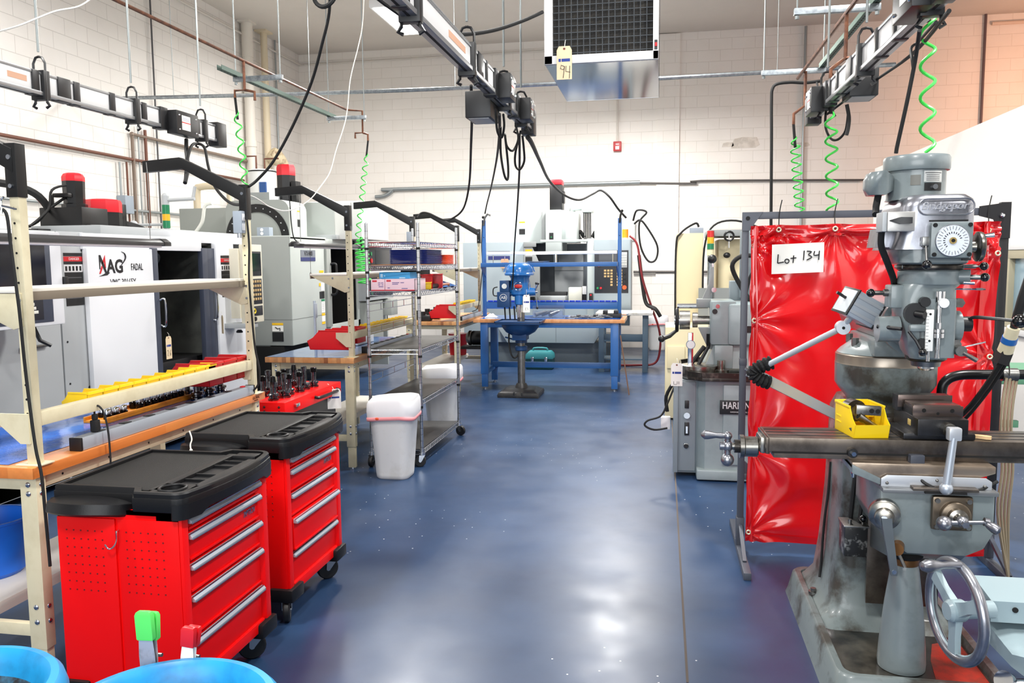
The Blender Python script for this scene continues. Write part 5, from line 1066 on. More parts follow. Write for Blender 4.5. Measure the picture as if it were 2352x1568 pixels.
b=B(MACH).cyl((.38,6.6,1.20),(.28,6.6,1.20),.035,n=18).cyl((.28,6.6,1.20),(.24,6.6,1.20),.06,n=20).cyl((.22,6.6,1.20),(.14,6.6,1.20),.075,n=22).m(BLK).torus((.12,6.6,1.20),(1,0,0),.085,.014,24,8).m(CHR).cyl((.1,6.6,1.2),(.14,6.6,1.2),.04,n=14).cyl((.12,6.62,1.31),(.36,6.62,1.31),.02,n=12); sp=L_(b,'spindle')
L_(B(BLK).tube([(.12,6.58,1.12),(.06,6.5,1.08),(.0,6.48,1.06)],[.012,.018,.02],8).sph((.0,6.48,1.06),.028,10),'crank_handle',sp)
b=B(MGD).prism([(.30,1.34),(.36,1.34),(.40,1.46),(.40,1.62),(.375,1.62),(.36,1.48)],'y',6.58,6.62,.004).bx((.27,6.56,1.30),(.38,6.64,1.37),.01); b.m(CHR).cyl((.39,6.6,1.62),(.385,6.6,1.66),.014,n=10).cyl((.40,6.55,1.44),(.40,6.65,1.44),.02,n=10); b.m(BLK).sph((.385,6.6,1.68),.036,14); L_(b,'collet_lever')
L_(B(MGD).prism([(.28,1.15),(.40,1.15),(.40,.98),(.36,.98)],'y',6.5,6.56,.006).m(DARK).bx((.345,6.495,1.0),(.375,6.5,1.1)),'bracket')
b=B(BLK).bx((.60,6.395,1.12),(.80,6.40,1.17)).cyl((.72,6.38,1.10),(.72,6.40,1.10),.02,n=10).cyl((.40,6.40,1.28),(.40,6.415,1.28),.02,n=12); b.m(CHR).cyl((.42,6.395,1.32),(.42,6.41,1.32),.016,n=10); L_(b,'knobs')
for pr_,c_ in (([(.14,.805),(.14,.85),(.145,.85),(.145,.865),(.13,.868),(.12,.87)],(.29,6.42,0)),([(.06,.805),(.06,.84),(.03,.842),(.03,.91)],(.45,6.36,0)),([(.10,.805),(.10,.85),(.06,.855)],(.74,6.36,0))): L_(B(MACH).lathe(pr_,c_,n=28),'fixture_plate')
b=B(RUB).tube(spl([(.7,6.75,1.34),(.62,6.75,1.46),(.55,6.75,1.62),(.62,6.75,1.70),(.75,6.75,1.70)],5),.018,8).tube(spl([(.65,6.75,1.34),(.68,6.75,1.5),(.75,6.75,1.62),(.85,6.75,1.66)],5),.016,8).tube([(.33,6.5,1.0),(.22,6.45,.86)],.018,8).tube([(.36,6.5,1.0),(.28,6.42,.86)],.014,8); L_(b,'hoses')
L_(B(LGD).bx((.55,6.9,1.34),(1.6,7.05,1.5),.01).bx((.62,6.86,1.36),(1.1,6.9,1.9),.01),'splash_guard')
L_(B(CHR).cyl((.22,6.34,1.03),(.22,6.36,1.03),.035,n=18).m(WHT).cyl((.22,6.338,1.03),(.22,6.34,1.03),.03,n=18).m(CHR).bx((.2,6.36,.84),(.24,6.38,1.12),.004),'dial_gauge')
lot_tag((.115,6.20,.89),'white lot tag hanging on the corner of the grey lathe',w=.085,h=.16,m=PAPER,mark=[[(-.25,-.78),(-.25,-.92),(0,-.92)],[(.05,-.78),(.05,-.92)],[(.2,-.78),(.2,-.92)]])
B(WHT).bx((-.0,6.36,.36),(.075,6.42,.46),.01).m(RUB).tube(spl([(.1,6.35,.7),(.05,6.3,.58),(.0,6.3,.48),(-.1,6.3,.44),(-.12,6.3,.40),(-.05,6.3,.37),(.05,6.33,.38)],5),.008,6).tube(spl([(.1,6.36,.74),(.04,6.38,.62),(.05,6.38,.5)],4),.014,6).solo('extension_plug','white plug with black cord hanging beside the lathe control box','plug')
# cream cabinets of the machine beyond, with its signal tower
cc=thing('machine_cabinet','cream machine cabinets with a red amber green signal tower behind the lathe','machine',(.75,9.6,0))
def K(b,name,**k): return b.obj(name,cc,world=True,**k)
CRM=M('cabinet_cream2',(224,210,172),.5)
K(B(CRM).bx((.16,9.4,.9),(.45,10.2,1.97),.008).bx((.04,8.6,.02),(.5,9.3,.98),.008).bx((.06,8.58,.55),(.24,8.6,.78),.004),'left_cabinet'); K(B(CRM).bx((.62,9.5,.5),(1.6,10.3,1.9),.01).m(MGD).bx((.5,9.3,1.93),(1.7,10.2,2.0),.004).bx((.5,9.35,.4),(.53,9.4,1.95)).m(MGD).bx((.4,9.3,.98),(1.2,9.32,1.36)),'right_cabinet')
b=B(GALV).cyl((.52,9.25,1.2),(.52,9.25,1.72),.03,n=12)
for z,m in ((1.72,M('lamp_cream',(226,216,180),.3)),(1.78,M('signal_green',(30,120,80),.3)),(1.85,M('signal_amber',(240,140,40),.3)),(1.92,M('signal_red',(200,40,40),.3))): b.m(m).cyl((.52,9.25,z),(.52,9.25,z+.068),.038,n=14)
K(b,'signal_tower'); K(B(GREYB).bx((.3,9.42,1.97),(.45,9.55,2.03),.004).m(RUB).tube(spl([(.15,9.38,.9),(.15,9.38,1.8),(.2,9.38,1.97),(.36,9.45,2.08),(.4,9.45,2.04)],5),.012,6).tube(spl([(.45,9.38,1.2),(.46,9.38,1.8),(.56,9.38,2.05),(.8,9.38,2.1),(1.1,9.38,2.0)],5),.012,6).m(CHR).tube([(.72,9.3,1.95),(.72,9.3,1.8)],.008,6).m(BLK).torus((.72,9.3,1.93),(0,1,0),.05,.012,14,6).sph((.7,9.3,1.72),.04,10,(1,1,.8)),'cabling')
# ================================================================== RED CURTAIN
YC=4.74; xa=at(1707,800,Y=YC).x; xb=at(2296,700,Y=YC).x; zt=at(1706,497,Y=YC).z
FRM=M('frame_dark_grey',(70,74,84),.4); FRB=M('frame_black',(24,24,27),.4)
cf=thing('curtain_frame','dark grey steel frame holding the red welding curtain','frame',((xa+xb)/2,YC,0))
def Fq(b,name,**k): return b.obj(name,cf,world=True,**k)
Fq(B(FRM).bx((xa-.018,YC-.018,.06),(xa+.018,YC+.018,zt+.02),.003).bx((xa-.02,YC-.02,1.08),(xa+.02,YC+.02,1.12),.002),'post'); Fq(B(FRB).bx((xb-.022,YC-.02,.06),(xb+.022,YC+.02,zt+.05),.003),'post')
Fq(B(FRM).bx((xa-.018,YC-.018,zt-.016),(xb,YC+.018,zt+.022),.003).prism([(xa-.02,zt+.022),(xa+.09,zt+.022),(xa+.02,zt-.08),(xa-.02,zt-.08)],'y',YC-.024,YC-.018).m(DARK).cyl((xa+.01,YC-.026,zt-.012),(xa+.01,YC-.022,zt-.012),.012,n=10),'top_rail')
Fq(B(FRB).prism([(xb+.024,zt+.05),(xb-.13,zt+.03),(xb-.13,zt-.02),(xb-.06,zt-.04),(xb-.02,zt-.14),(xb+.024,zt-.14)],'y',YC-.026,YC-.02).m(CHR).sph((xb-.02,YC-.03,zt-.02),.014,8),'corner_plate')
zl=at(1710,1093,Y=YC).z; Fq(B(FRM).bx((xa,YC-.015,zl-.018),(xb,YC+.015,zl+.018),.003).prism([(xa+.018,zl+.09),(xa+.10,zl+.018),(xa+.018,zl+.018)],'y',YC-.012,YC+.012),'lower_rail')
for x in (xa,xb): Fq(B(FRM).bx((x-.02,YC-.46,.0),(x+.02,YC+.46,.04),.004).bx((x-.022,YC-.03,.04),(x+.022,YC+.03,.2),.003).sweep([(x,YC-.3,.04),(x,YC-.02,.16)],.02,.02),'foot')
def vinyl():
    m=bpy.data.materials.new('red_vinyl'); m.use_nodes=True; N=m.node_tree.nodes; L=m.node_tree.links; b=N['Principled BSDF']; b.inputs['Base Color'].default_value=lin((206,12,20)); b.inputs['Roughness'].default_value=.22; b.inputs['Coat Weight'].default_value=.9; b.inputs['Coat Roughness'].default_value=.1
    t=N.new('ShaderNodeBsdfTranslucent'); t.inputs[0].default_value=lin((255,30,40)); x=N.new('ShaderNodeMixShader'); x.inputs[0].default_value=.16; L.new(b.outputs[0],x.inputs[1]); L.new(t.outputs[0],x.inputs[2]); L.new(x.outputs[0],N['Material Output'].inputs[0]); return m
VIN=vinyl(); cx0=xa+.025; cx1=xb-.035; cz0=.075; cz1=zt-.035; CW=cx1-cx0; CH=cz1-cz0
gro=[(0.02,.975),(.115,.985),(.345,.985),(.60,.985),(.80,.985),(.955,.975),(.985,.90),(.012,.70),(.985,.60),(.015,.30),(.985,.30),(.012,.03),(.01,.93)]
def curt(u,v):
    d=.0
    d+=.018*math.sin(u*31+2*math.sin(v*5))*math.exp(-u*7)*(.6+.4*math.sin(v*8))          # folds down the left hem
    d+=.014*math.exp(-((u-.93)/.035)**2)*(1+.3*math.sin(v*14))                            # roll along the right edge
    for gu,gv in gro:                                                                     # wrinkles radiating from the ties
        dx=(u-gu)*CW; dz=(v-gv)*CH; r=math.hypot(dx,dz)+1e-4; a=math.atan2(dz,dx)
        d+=.018*math.sin(a*9+gu*7)*math.exp(-r/.26)*min(1,r/.05)
    d+=.03*mnoise.noise(Vector((u*2.6,v*3.4,.7)))+.012*mnoise.noise(Vector((u*8+v*3,v*6-u*4,2.7)))
    zz=cz0+CH*v-.02*(1-v)*u; xx=cx0+CW*u
    for gu,gv in gro[1:6]:
        if v>.96: zz-=.010*(1-math.exp(-((u-gu)/.05)**2))*.4
    if u<.02: xx+=.012*math.sin(v*16)**2
    return (xx,YC-.045-d,zz)
ct=thing('welding_curtain','glossy red vinyl welding curtain tied into the dark steel frame','curtain',((xa+xb)/2,YC-.045,.07))
sh=B(VIN).grid(curt,120,150).obj('sheet',ct,world=True,smooth=180,recalc=False)
b=B(VIN)
def hem(u0,u1,v0,v1,n=60,e=.006): b.grid(lambda s,t:(lambda p:(p[0],p[1]-e,p[2]))(curt(u0+(u1-u0)*s,v0+(v1-v0)*t)),n,6)
hem(0,1,.965,1.0); hem(.0,.035,0,1,4); hem(0,1,0,.022); hem(.93,.955,0,1,4)
b.obj('hem',ct,world=True,smooth=180,recalc=False)
b=B(M('grommet',(236,226,196),.3,.6))
for gu,gv in gro: p=curt(gu,gv); b.torus((p[0],p[1]-.009,p[2]),(0,1,0),.011,.0045,14,6)
b.obj('grommet',ct,world=True)
b=B(RUB)
for gu,gv in gro[1:6]: p=curt(gu,gv); b.tube(spl([(p[0],p[1]-.012,p[2]),(p[0]+.005,YC-.03,zt+.0),(p[0]+.012,YC-.025,zt+.05),(p[0]+.02,YC-.02,zt+.085)],4),.003,5)
b.obj('tie',ct,world=True)
# lot sheet on the curtain
pc=at(1832,593,Y=YC-.08); w,h=.27,.16
t=thing('lot_sheet','white paper sheet handwritten Lot 134 on the red curtain','sign',pc)
B(PAPER).grid(lambda u,v:((u-.5)*w,-.004*math.sin(u*3)-.002,(v-.5)*h+.01*(u-.5)),8,6).obj('paper',t)
b=B(BLUEINK if 0 else INK)
def pen(pts): b.tube(spl([(x*w,-.0085,z*h) for x,z in pts],3),.0032,5)
pen([(-.38,.14),(-.39,-.16)]); pen([(-.39,-.16),(-.27,-.12)]); b.torus((-.21*w,-.0085,-.09*h),(0,1,0),.011,.003,14,5)
pen([(-.08,.10),(-.09,-.15)]); pen([(-.14,.0),(-.03,.02)]); pen([(.12,.26),(.11,-.06)]); pen([(.17,.24),(.26,.22),(.2,.12),(.27,.04),(.17,-.06)]); pen([(.32,.24),(.31,.10),(.41,.12)]); pen([(.41,.25),(.40,-.06)])
b.obj('handwriting',t)
# ================================================================== MILLING MACHINE
BG=M('mill_grey',(122,132,134),.3,coat=.25,mix=((98,106,106),7,.5,.78)); BGW=M('mill_grey_worn',(114,124,124),.34,coat=.15,mix=((62,60,54),5,.47,.62,.45)); POL=M('mill_polished',(158,160,168),.3,.9,mix=((122,122,128),9,.4,.7)); TAB=M('mill_table_steel',(122,112,102),.3,.85,mix=((80,72,66),10,.4,.7)); GRIMY=M('mill_tray',(70,66,58),.3,coat=.3,mix=((16,14,11),6,.36,.6)); BALL=M('knob_black',(12,12,13),.12,coat=.6); SILV=M('hammer_silver',(196,200,206),.32,.45)
ml=thing('milling_machine','grey knee milling machine standing in front of the red curtain','milling machine',(.95,3.7,0))
def Q(b,name,par=None,lab=None,**k): return b.obj(name,par or ml,lab,world=True,**k)
def rr(x0,x1,y0,y1,z,r,n=5):
    P=[]
    for cx,cy,a0 in ((x1-r,y1-r,0),(x0+r,y1-r,90),(x0+r,y0+r,180),(x1-r,y0+r,270)):
        for i in range(n+1): a=math.radians(a0+90*i/n); P.append((cx+r*math.cos(a),cy+r*math.sin(a),z))
    return P
def mirror_rr(b,secs): b.loft([rr(*s) for s in secs])
# base with chip tray
b=B(BGW); b.loft([rr(.63,1.29,3.03,4.22,0,.05),rr(.64,1.28,3.04,4.21,.03,.05),rr(.655,1.265,3.06,4.18,.125,.06),rr(.665,1.255,3.07,4.17,.135,.06),rr(.69,1.23,3.095,4.15,.132,.05),rr(.70,1.22,3.11,4.14,.10,.05)],cap=True); Q(b,'base')
Q(B(GRIMY).loft([rr(.70,1.22,3.11,3.62,.1005,.05),rr(.70,1.22,3.11,3.62,.103,.05)]),'tray_floor')
Q(B(M('tray_red',(190,52,34),.3,mix=((90,50,38),9,.4,.65))).prism([(1.02,3.13),(1.21,3.12),(1.21,3.5),(1.1,3.45),(1.05,3.3)],'z',.103,.1045),'red_paint_patch')
Q(B(STL).cyl((.70,3.82,.14),(.70,3.82,.15),.022,n=10).cyl((.70,3.82,.15),(.70,3.82,.165),.014,n=6),'anchor_bolt')
# column
b=B(BGW); b.loft([rr(.67,1.24,3.52,4.17,.10,.07),rr(.70,1.21,3.57,4.15,.135,.07),rr(.74,1.18,3.60,4.12,.19,.06),rr(.757,1.165,3.60,4.10,.34,.06),rr(.775,1.155,3.60,4.08,.62,.06),rr(.78,1.15,3.60,4.04,1.0,.06),rr(.80,1.14,3.6,4.0,1.06,.06)]); Q(b,'column')
Q(B(TAB).prism([(.87,3.60),(.85,3.50),(1.09,3.50),(1.07,3.60)],'z',.24,1.03,.002),'column_ways')
Q(B(MGD).bx((.768,3.66,.80),(.79,3.86,.99),.004).m(BGW).bx((.760,3.69,.825),(.772,3.83,.965),.004),'access_door')
tcx,tcy=.965,3.78
Q(B(BGW).lathe([(.13,1.02),(.15,1.06),(.19,1.11),(.205,1.135),(.206,1.222)],(tcx,tcy,0),n=40),'turret_bowl')
Q(B(M('turret_ring',(150,140,128),.28,.7)).lathe([(.207,1.222),(.205,1.228),(.205,1.262),(.198,1.268)],(tcx,tcy,0),n=40),'turret_ring')
b=B(BG).lathe([(.20,1.268),(.185,1.285),(.14,1.32)],(tcx,tcy,0),n=40).bx((tcx-.10,tcy-.22,1.27),(tcx+.10,tcy+.24,1.345),.012); b.m(STL).cyl((tcx-.14,tcy-.06,1.29),(tcx-.14,tcy-.06,1.335),.016,n=6).cyl((tcx-.13,tcy+.1,1.30),(tcx-.13,tcy+.1,1.34),.016,n=6); Q(b,'turret_top')
Q(B(BG).prism([(tcx-.075,1.345),(tcx+.075,1.345),(tcx+.095,1.40),(tcx+.095,1.50),(tcx-.095,1.50),(tcx-.095,1.40)],'y',3.24,4.28,.006),'ram')
# head ------------------------------------------------------------------
hx,hy=.915,3.06
b=B(BG); b.lathe([(.09,1.50),(.098,1.51),(.098,1.53)],(hx,hy+.16,1e-4-.0),(0,0,1),24) if 0 else None
Q(B(BG).cyl((hx+.01,3.25,1.43),(hx+.01,3.12,1.43),.095,n=28).cyl((hx+.01,3.26,1.43),(hx+.01,3.235,1.43),.115,n=28),'head_adapter')
b=B(BG); b.loft([rr(hx-.062,hx+.052,hy-.07,hy+.06,1.33,.04),rr(hx-.072,hx+.062,hy-.085,hy+.09,1.355,.04),rr(hx-.08,hx+.07,hy-.09,hy+.10,1.40,.04),rr(hx-.095,hx+.075,hy-.09,hy+.11,1.46,.03),rr(hx-.10,hx+.07,hy-.085,hy+.11,1.535,.03),rr(hx-.10,hx+.075,hy-.085,hy+.1,1.575,.05),rr(hx-.095,hx+.095,hy-.09,hy+.09,1.589,.07)])
b.bx((hx-.135,hy-.05,1.505),(hx-.09,hy+.04,1.585),.008).cyl((hx-.10,hy-.02,1.43),(hx-.17,hy-.02,1.43),.045,n=20).cyl((hx+.05,hy-.02,1.44),(hx+.095,hy-.02,1.44),.055,n=22).loft([rr(hx-.05,hx+.06,hy-.105,hy-.08,1.34,.01),rr(hx-.05,hx+.06,hy-.105,hy-.08,1.54,.01)])
b.m(STL)
for dx,dz in ((.075,1.525),(.07,1.385)): b.cyl((hx+dx,hy-.05,dz),(hx+dx,hy-.085,dz),.017,n=6)
hd=Q(b,'head_casting')
Q(B(BG).lathe([(.10,1.587),(.102,1.592),(.102,1.63),(.096,1.637)],(hx,hy,0),n=36).cyl((hx+.06,hy-.04,1.612),(hx+.112,hy-.06,1.612),.026,n=18),'neck')
Q(B(OILY).lathe([(.103,1.636),(.106,1.64),(.106,1.652),(.103,1.656)],(hx,hy,0),n=36).m(BG).prism([(hx-.10,hy-.04),(hx+.13,hy-.06),(hx+.13,hy+.06),(hx-.10,hy+.06)],'z',1.64,1.654,.003),'collar')
b=B(BG); b.loft([rr(hx-.115,hx+.10,hy-.115,hy+.12,1.656,.08),rr(hx-.12,hx+.10,hy-.12,hy+.13,1.662,.06),rr(hx-.125,hx+.10,hy-.12,hy+.13,1.708,.06)]); Q(b,'gear_housing')
# polished belt housing
b=B(POL); b.loft([rr(hx-.15,hx+.105,hy-.125,hy+.21,1.706,.045),rr(hx-.145,hx+.105,hy-.125,hy+.21,1.722,.045),rr(hx-.13,hx+.105,hy-.125,hy+.21,1.785,.045),rr(hx-.122,hx+.105,hy-.124,hy+.21,1.848,.045),rr(hx-.112,hx+.102,hy-.121,hy+.205,1.872,.045),rr(hx-.09,hx+.085,hy-.10,hy+.19,1.888,.045)])
b.loft([rr(hx-.19,hx-.12,hy-.05,hy+.1,1.715,.02),rr(hx-.18,hx-.11,hy-.05,hy+.1,1.78,.02)])
bh=Q(b,'belt_housing',smooth=50)
yl=hy-.1255; ox,oz=hx+.006,1.846
b=B(POL); P=[]
for s,a0 in ((1,-90),(-1,90)):
    for i in range(9): a=math.radians(a0+180*i/8); P.append((ox+s*.06+.026*math.cos(a),yl-.003,oz+.026*math.sin(a)))
b.tube(P,.0028,6,closed=True); Q(b,'badge_frame',bh)
Q(B(M('badge_letter',(214,214,218),.25,.9)).text('Bridgeport',.036,(ox,yl-.002,oz+.002),FY,.0035,sx=.98,shear=.25),'badge_lettering',bh)
Q(B(DARK).bx((hx-.045,hy-.127,1.797),(hx+.075,hy-.12,1.802)),'seam',bh)
# speed dial
dx,dz=hx+.016,1.733
b=B(BG).bx((dx-.066,hy-.165,dz-.058),(dx+.066,hy-.11,dz+.062),.014); b.m(DARK)
for sx in (-1,1):
    for s2 in (-1,1): b.cyl((dx+sx*.053,hy-.168,dz+.003+s2*.048),(dx+sx*.053,hy-.164,dz+.003+s2*.048),.007,n=10)
db=Q(b,'speed_box')
b=B(M('dial_face',(222,228,236),.35)).cyl((dx,hy-.165,dz),(dx,hy-.170,dz),.05,n=40); b.m(INK)
for i in range(28):
    a=2*PI*i/28; r0,r1=(.037,.047) if i%2 else (.034,.047)
    b.tube([(dx+r0*math.cos(a),hy-.1705,dz+r0*math.sin(a)),(dx+r1*math.cos(a),hy-.1705,dz+r1*math.sin(a))],.0007,4)
for i in range(14):
    a=PI*.1+PI*1.25*i/14; b.tube([(dx+.023*math.cos(a),hy-.1705,dz+.023*math.sin(a)),(dx+.029*math.cos(a),hy-.1705,dz+.029*math.sin(a))],.0014,4)
b.m(M('brass',(196,170,110),.3,.9)).cyl((dx,hy-.170,dz),(dx,hy-.176,dz),.011,n=16).m(DARK).cyl((dx,hy-.176,dz),(dx,hy-.177,dz),.006,n=10); b.m(POL).torus((dx,hy-.168,dz),(0,1,0),.051,.002,36,6); Q(b,'speed_dial',db)
Q(B(MACH).lathe([(.048,0),(.05,.004),(.05,.014),(.044,.018),(.02,.02),(.015,.05)],(dx+.115,hy-.09,dz-.02),(-1,0,0),26).m(CHR).cyl((dx+.115,hy-.09,dz+.015),(dx+.15,hy-.10,dz+.018),.006,.009,n=10),'speed_wheel',db)
# switch on the left
b=B(M('switch_face',(196,194,190),.35,.6)).bx((hx-.185,hy-.17,1.765),(hx-.10,hy-.10,1.83),.004).m(MG).bx((hx-.20,hy-.165,1.765),(hx-.185,hy-.08,1.83),.004); sw=Q(b,'drum_switch'); Q(B(BLK).loft([[(hx-.18,hy-.178,1.799),(hx-.18,hy-.172,1.799),(hx-.18,hy-.172,1.802),(hx-.18,hy-.178,1.802)],[(hx-.15,hy-.195,1.789),(hx-.15,hy-.172,1.789),(hx-.15,hy-.172,1.811),(hx-.15,hy-.195,1.811)],[(hx-.115,hy-.195,1.79),(hx-.115,hy-.172,1.79),(hx-.115,hy-.172,1.81),(hx-.115,hy-.195,1.81)]]),'switch_handle',sw)
# motor
mx,my=hx-.03,hy+.09
b=B(BG).lathe([(.10,1.88),(.096,1.89),(.096,1.985)],(mx,my,0),n=44,cap1=False); b.lathe([(.096,1.98),(.106,1.983),(.109,1.99),(.109,2.026),(.104,2.034),(.085,2.037),(.001,2.038)],(mx,my,0),n=44,cap0=False); mo=Q(b,'motor')
def curved(ang0,ang1,z0,z1,r,m): return B(m).grid(lambda u,v:(mx+r*math.sin(ang0+(ang1-ang0)*u),my-r*math.cos(ang0+(ang1-ang0)*u),z0+(z1-z0)*v),8,2)
Q(curved(-.02,.68,1.938,1.976,.0975,M('rating_plate',(214,216,214),.3,.4)),'rating_plate',mo); 
b=curved(-.0,.66,1.908,1.935,.0982,BLK); b.m(CHR).cyl((mx+.033,my-.092,1.921),(mx+.035,my-.102,1.921),.009,n=12); Q(b,'motor_badge',mo)
b=curved(.02,.64,1.968,1.970,.0982,INK)
for k in range(4): b.grid(lambda u,v:(mx+.0982*math.sin(.06+.5*u),my-.0982*math.cos(.06+.5*u),1.943+k*.006+.0015*v),6,1)
Q(b,'plate_print',mo); Q(curved(-.45,-.12,1.928,1.963,.0975,M('dull_plate',(100,100,94),.4)),'dull_plate',mo)
b=B(BG).loft([[(mx-.09,my-.03+y*.6,1.938+z*.8) for y,z in ((-.05,-.03),(.05,-.03),(.05,.03),(-.05,.03))],[(mx-.12,my-.03+y,1.938+z) for y,z in ((-.05,-.04),(.05,-.04),(.05,.045),(-.05,.045))],[(mx-.165,my-.03+y,1.938+z) for y,z in ((-.045,-.038),(.04,-.038),(.04,.04),(-.045,.04))],[(mx-.18,my-.03+y*.5,1.938+z*.5) for y,z in ((-.045,-.03),(.04,-.03),(.04,.03),(-.045,.03))]]); b.m(RUB).tube([(mx-.13,my-.03,1.91),(mx-.14,my-.04,1.86),(mx-.15,my-.08,1.83)],.012,8); Q(b,'junction_box',mo,smooth=70)
Q(B(RUB).tube(spl([(hx-.185,hy-.1,1.77),(hx-.18,hy-.08,1.72),(hx-.15,hy-.05,1.66),(hx-.11,hy+.02,1.60),(hx-.09,hy+.1,1.56)],6),.011,8),'head_cable')
# levers and knobs
b=B(STL).cyl((hx-.055,hy-.135,1.727),(hx-.055,hy-.115,1.727),.016,n=14).bx((hx-.07,hy-.15,1.717),(hx-.045,hy-.13,1.747),.003).cyl((hx-.057,hy-.145,1.717),(hx-.057,hy-.16,1.665),.004,n=8).m(BALL).sph((hx-.057,hy-.162,1.655),.016,14); Q(b,'brake_lever')
b=B(STL).cyl((hx+.09,hy-.07,1.647),(hx+.135,hy-.085,1.648),.004,n=8).m(BALL).sph((hx+.143,hy-.088,1.648),.014,14); Q(b,'speed_lever')
b=B(STL).cyl((hx+.108,hy-.06,1.611),(hx+.14,hy-.075,1.611),.009,n=10).m(BALL).sph((hx+.15,hy-.08,1.611),.015,14); Q(b,'clutch_lever')
b=B(STL).cyl((hx-.135,hy-.01,1.557),(hx-.185,hy-.02,1.557),.008,n=8).cyl((hx-.15,hy-.01,1.557),(hx-.135,hy-.01,1.557),.013,n=10).m(BALL).sph((hx-.195,hy-.022,1.557),.015,14); Q(b,'feed_knob')
b=B(BLK).tube(spl([(hx+.115,hy-.03,1.46),(hx+.13,hy-.06,1.475),(hx+.18,hy-.09,1.473),(hx+.235,hy-.11,1.468)],4),.006,7).cyl((hx+.10,hy-.03,1.45),(hx+.13,hy-.03,1.45),.026,n=16).m(BALL).sph((hx+.25,hy-.115,1.466),.023,18); Q(b,'quill_feed_lever')
b=B(CHR).cyl((hx+.06,hy-.08,1.572),(hx+.16,hy-.06,1.570),.003,n=6).bx((hx+.13,hy-.07,1.567),(hx+.15,hy-.06,1.575)).cyl((hx+.08,hy-.09,1.593),(hx+.115,hy-.09,1.591),.005,n=8).cyl((hx+.085,hy-.09,1.375),(hx+.165,hy-.07,1.392),.0025,n=6); Q(b,'lock_rod')
b=B(STL).cyl((hx+.075,hy-.09,1.365),(hx+.075,hy-.12,1.365),.018,n=14).cyl((hx+.08,hy-.12,1.36),(hx+.12,hy-.13,1.335),.006,.008,n=8); Q(b,'quill_lock')
b=B(BLK)
for ddx,ddz in ((-.045,1.53),(-.045,1.39)): b.cyl((hx+ddx,hy-.10,ddz),(hx+ddx,hy-.125,ddz),.017,n=14)
b.cyl((hx-.07,hy-.09,1.49),(hx-.07,hy-.115,1.49),.036,n=18).cyl((hx-.07,hy-.115,1.49),(hx-.05,hy-.14,1.487),.012,n=10).cyl((hx-.17,hy-.03,1.44),(hx-.11,hy-.10,1.437),.008,.006,n=8).m(BG).bx((hx-.09,hy-.125,1.43),(hx-.02,hy-.10,1.455),.008).m(BLK).tube([(hx-.09,hy-.11,1.43),(hx-.07,hy-.125,1.40),(hx-.055,hy-.13,1.37)],.005,6); b.m(BALL).sph((hx-.05,hy-.132,1.362),.014,12); Q(b,'feed_controls')
b=B(M('scale_white',(232,232,228),.4)).bx((hx-.042,hy-.13,1.365),(hx-.018,hy-.118,1.505),.002).m(DARK).cyl((hx-.03,hy-.131,1.49),(hx-.03,hy-.13,1.49),.004,n=8).cyl((hx-.03,hy-.131,1.40),(hx-.03,hy-.13,1.40),.004,n=8)
for k in range(12): b.bx((hx-.042,hy-.1305,1.372+k*.011),(hx-.034,hy-.13,1.373+k*.011))
Q(b,'depth_scale'); b=B(CHR); hx-=.03; b.cyl((hx+.03,hy-.115,1.34),(hx+.03,hy-.115,1.53),.008,n=12).cyl((hx+.03,hy-.115,1.41),(hx+.03,hy-.115,1.425),.02,n=18).cyl((hx+.03,hy-.115,1.428),(hx+.03,hy-.115,1.438),.02,n=18).cyl((hx+.03,hy-.115,1.44),(hx+.03,hy-.115,1.46),.009,n=6).cyl((hx,hy-.12,1.33),(hx,hy-.12,1.365),.006,n=10).cyl((hx+.035,hy-.105,1.53),(hx+.035,hy-.105,1.565),.016,n=12).m(WHT).cyl((hx+.04,hy-.10,1.527),(hx+.04,hy-.135,1.527),.016,n=16); Q(b,'depth_stop'); hx+=.03
Q(B(M('oily_green_iron',(84,84,66),.3,.5,mix=((48,44,36),14,.4,.6))).lathe([(.068,1.335),(.066,1.325),(.055,1.318)],(hx,hy,0),n=28).m(STL).lathe([(.05,1.318),(.046,1.30)],(hx,hy,0),n=24).m(CHR).lathe([(.028,1.30),(.028,1.292),(.02,1.285)],(hx,hy,0),n=20),'spindle')
Q(B(M('data_plate',(40,40,42),.4)).bx((hx+.062,hy-.124,1.668),(hx+.09,hy-.118,1.698)).m(WHT).bx((hx+.065,hy-.125,1.69),(hx+.087,hy-.124,1.694)).bx((hx+.065,hy-.125,1.676),(hx+.087,hy-.124,1.679)),'data_plate')
# table ------------------------------------------------------------------
tz=1.005; TA=math.atan2(.04,.91); tr=Matrix.Translation((.92,3.29,0))@Matrix.Rotation(TA,4,'Z')
def Tb(m): b=B(m); b.X=tr; return b
b=Tb(TAB).bx((-.52,-.105,.95),(.62,.105,tz),.003).bx((-.50,-.095,.925),(.60,.095,.952),.002); b.m(DARK)
for y in (-.055,0,.055): b.bx((-.515,y-.007,tz-.001),(.615,y+.007,tz+.0006))
b.bx((-.51,-.1062,.945),(.61,-.1045,.952)); b.m(TAB).bx((-.53,-.10,.94),(-.515,.10,tz-.002),.003); Q(b,'table')
Q(Tb(BLK).cyl((-.22,-.105,.955),(-.22,-.125,.955),.018,n=18).m(CHR).cyl((-.22,-.125,.955),(-.22,-.138,.955),.009,n=6),'table_stop')
b=Tb(MACH).bx((-.545,-.06,.93),(-.52,.06,.995),.012).lathe([(.036,0),(.04,.004),(.04,.05),(.046,.054),(.046,.07)],(-.545,.0,.945),(-1,0,0),28).m(OILY).cyl((-.615,0,.945),(-.635,0,.945),.026,n=20).m(MACH).cyl((-.635,0,.945),(-.66,0,.945),.014,n=12); Q(b,'end_bracket')
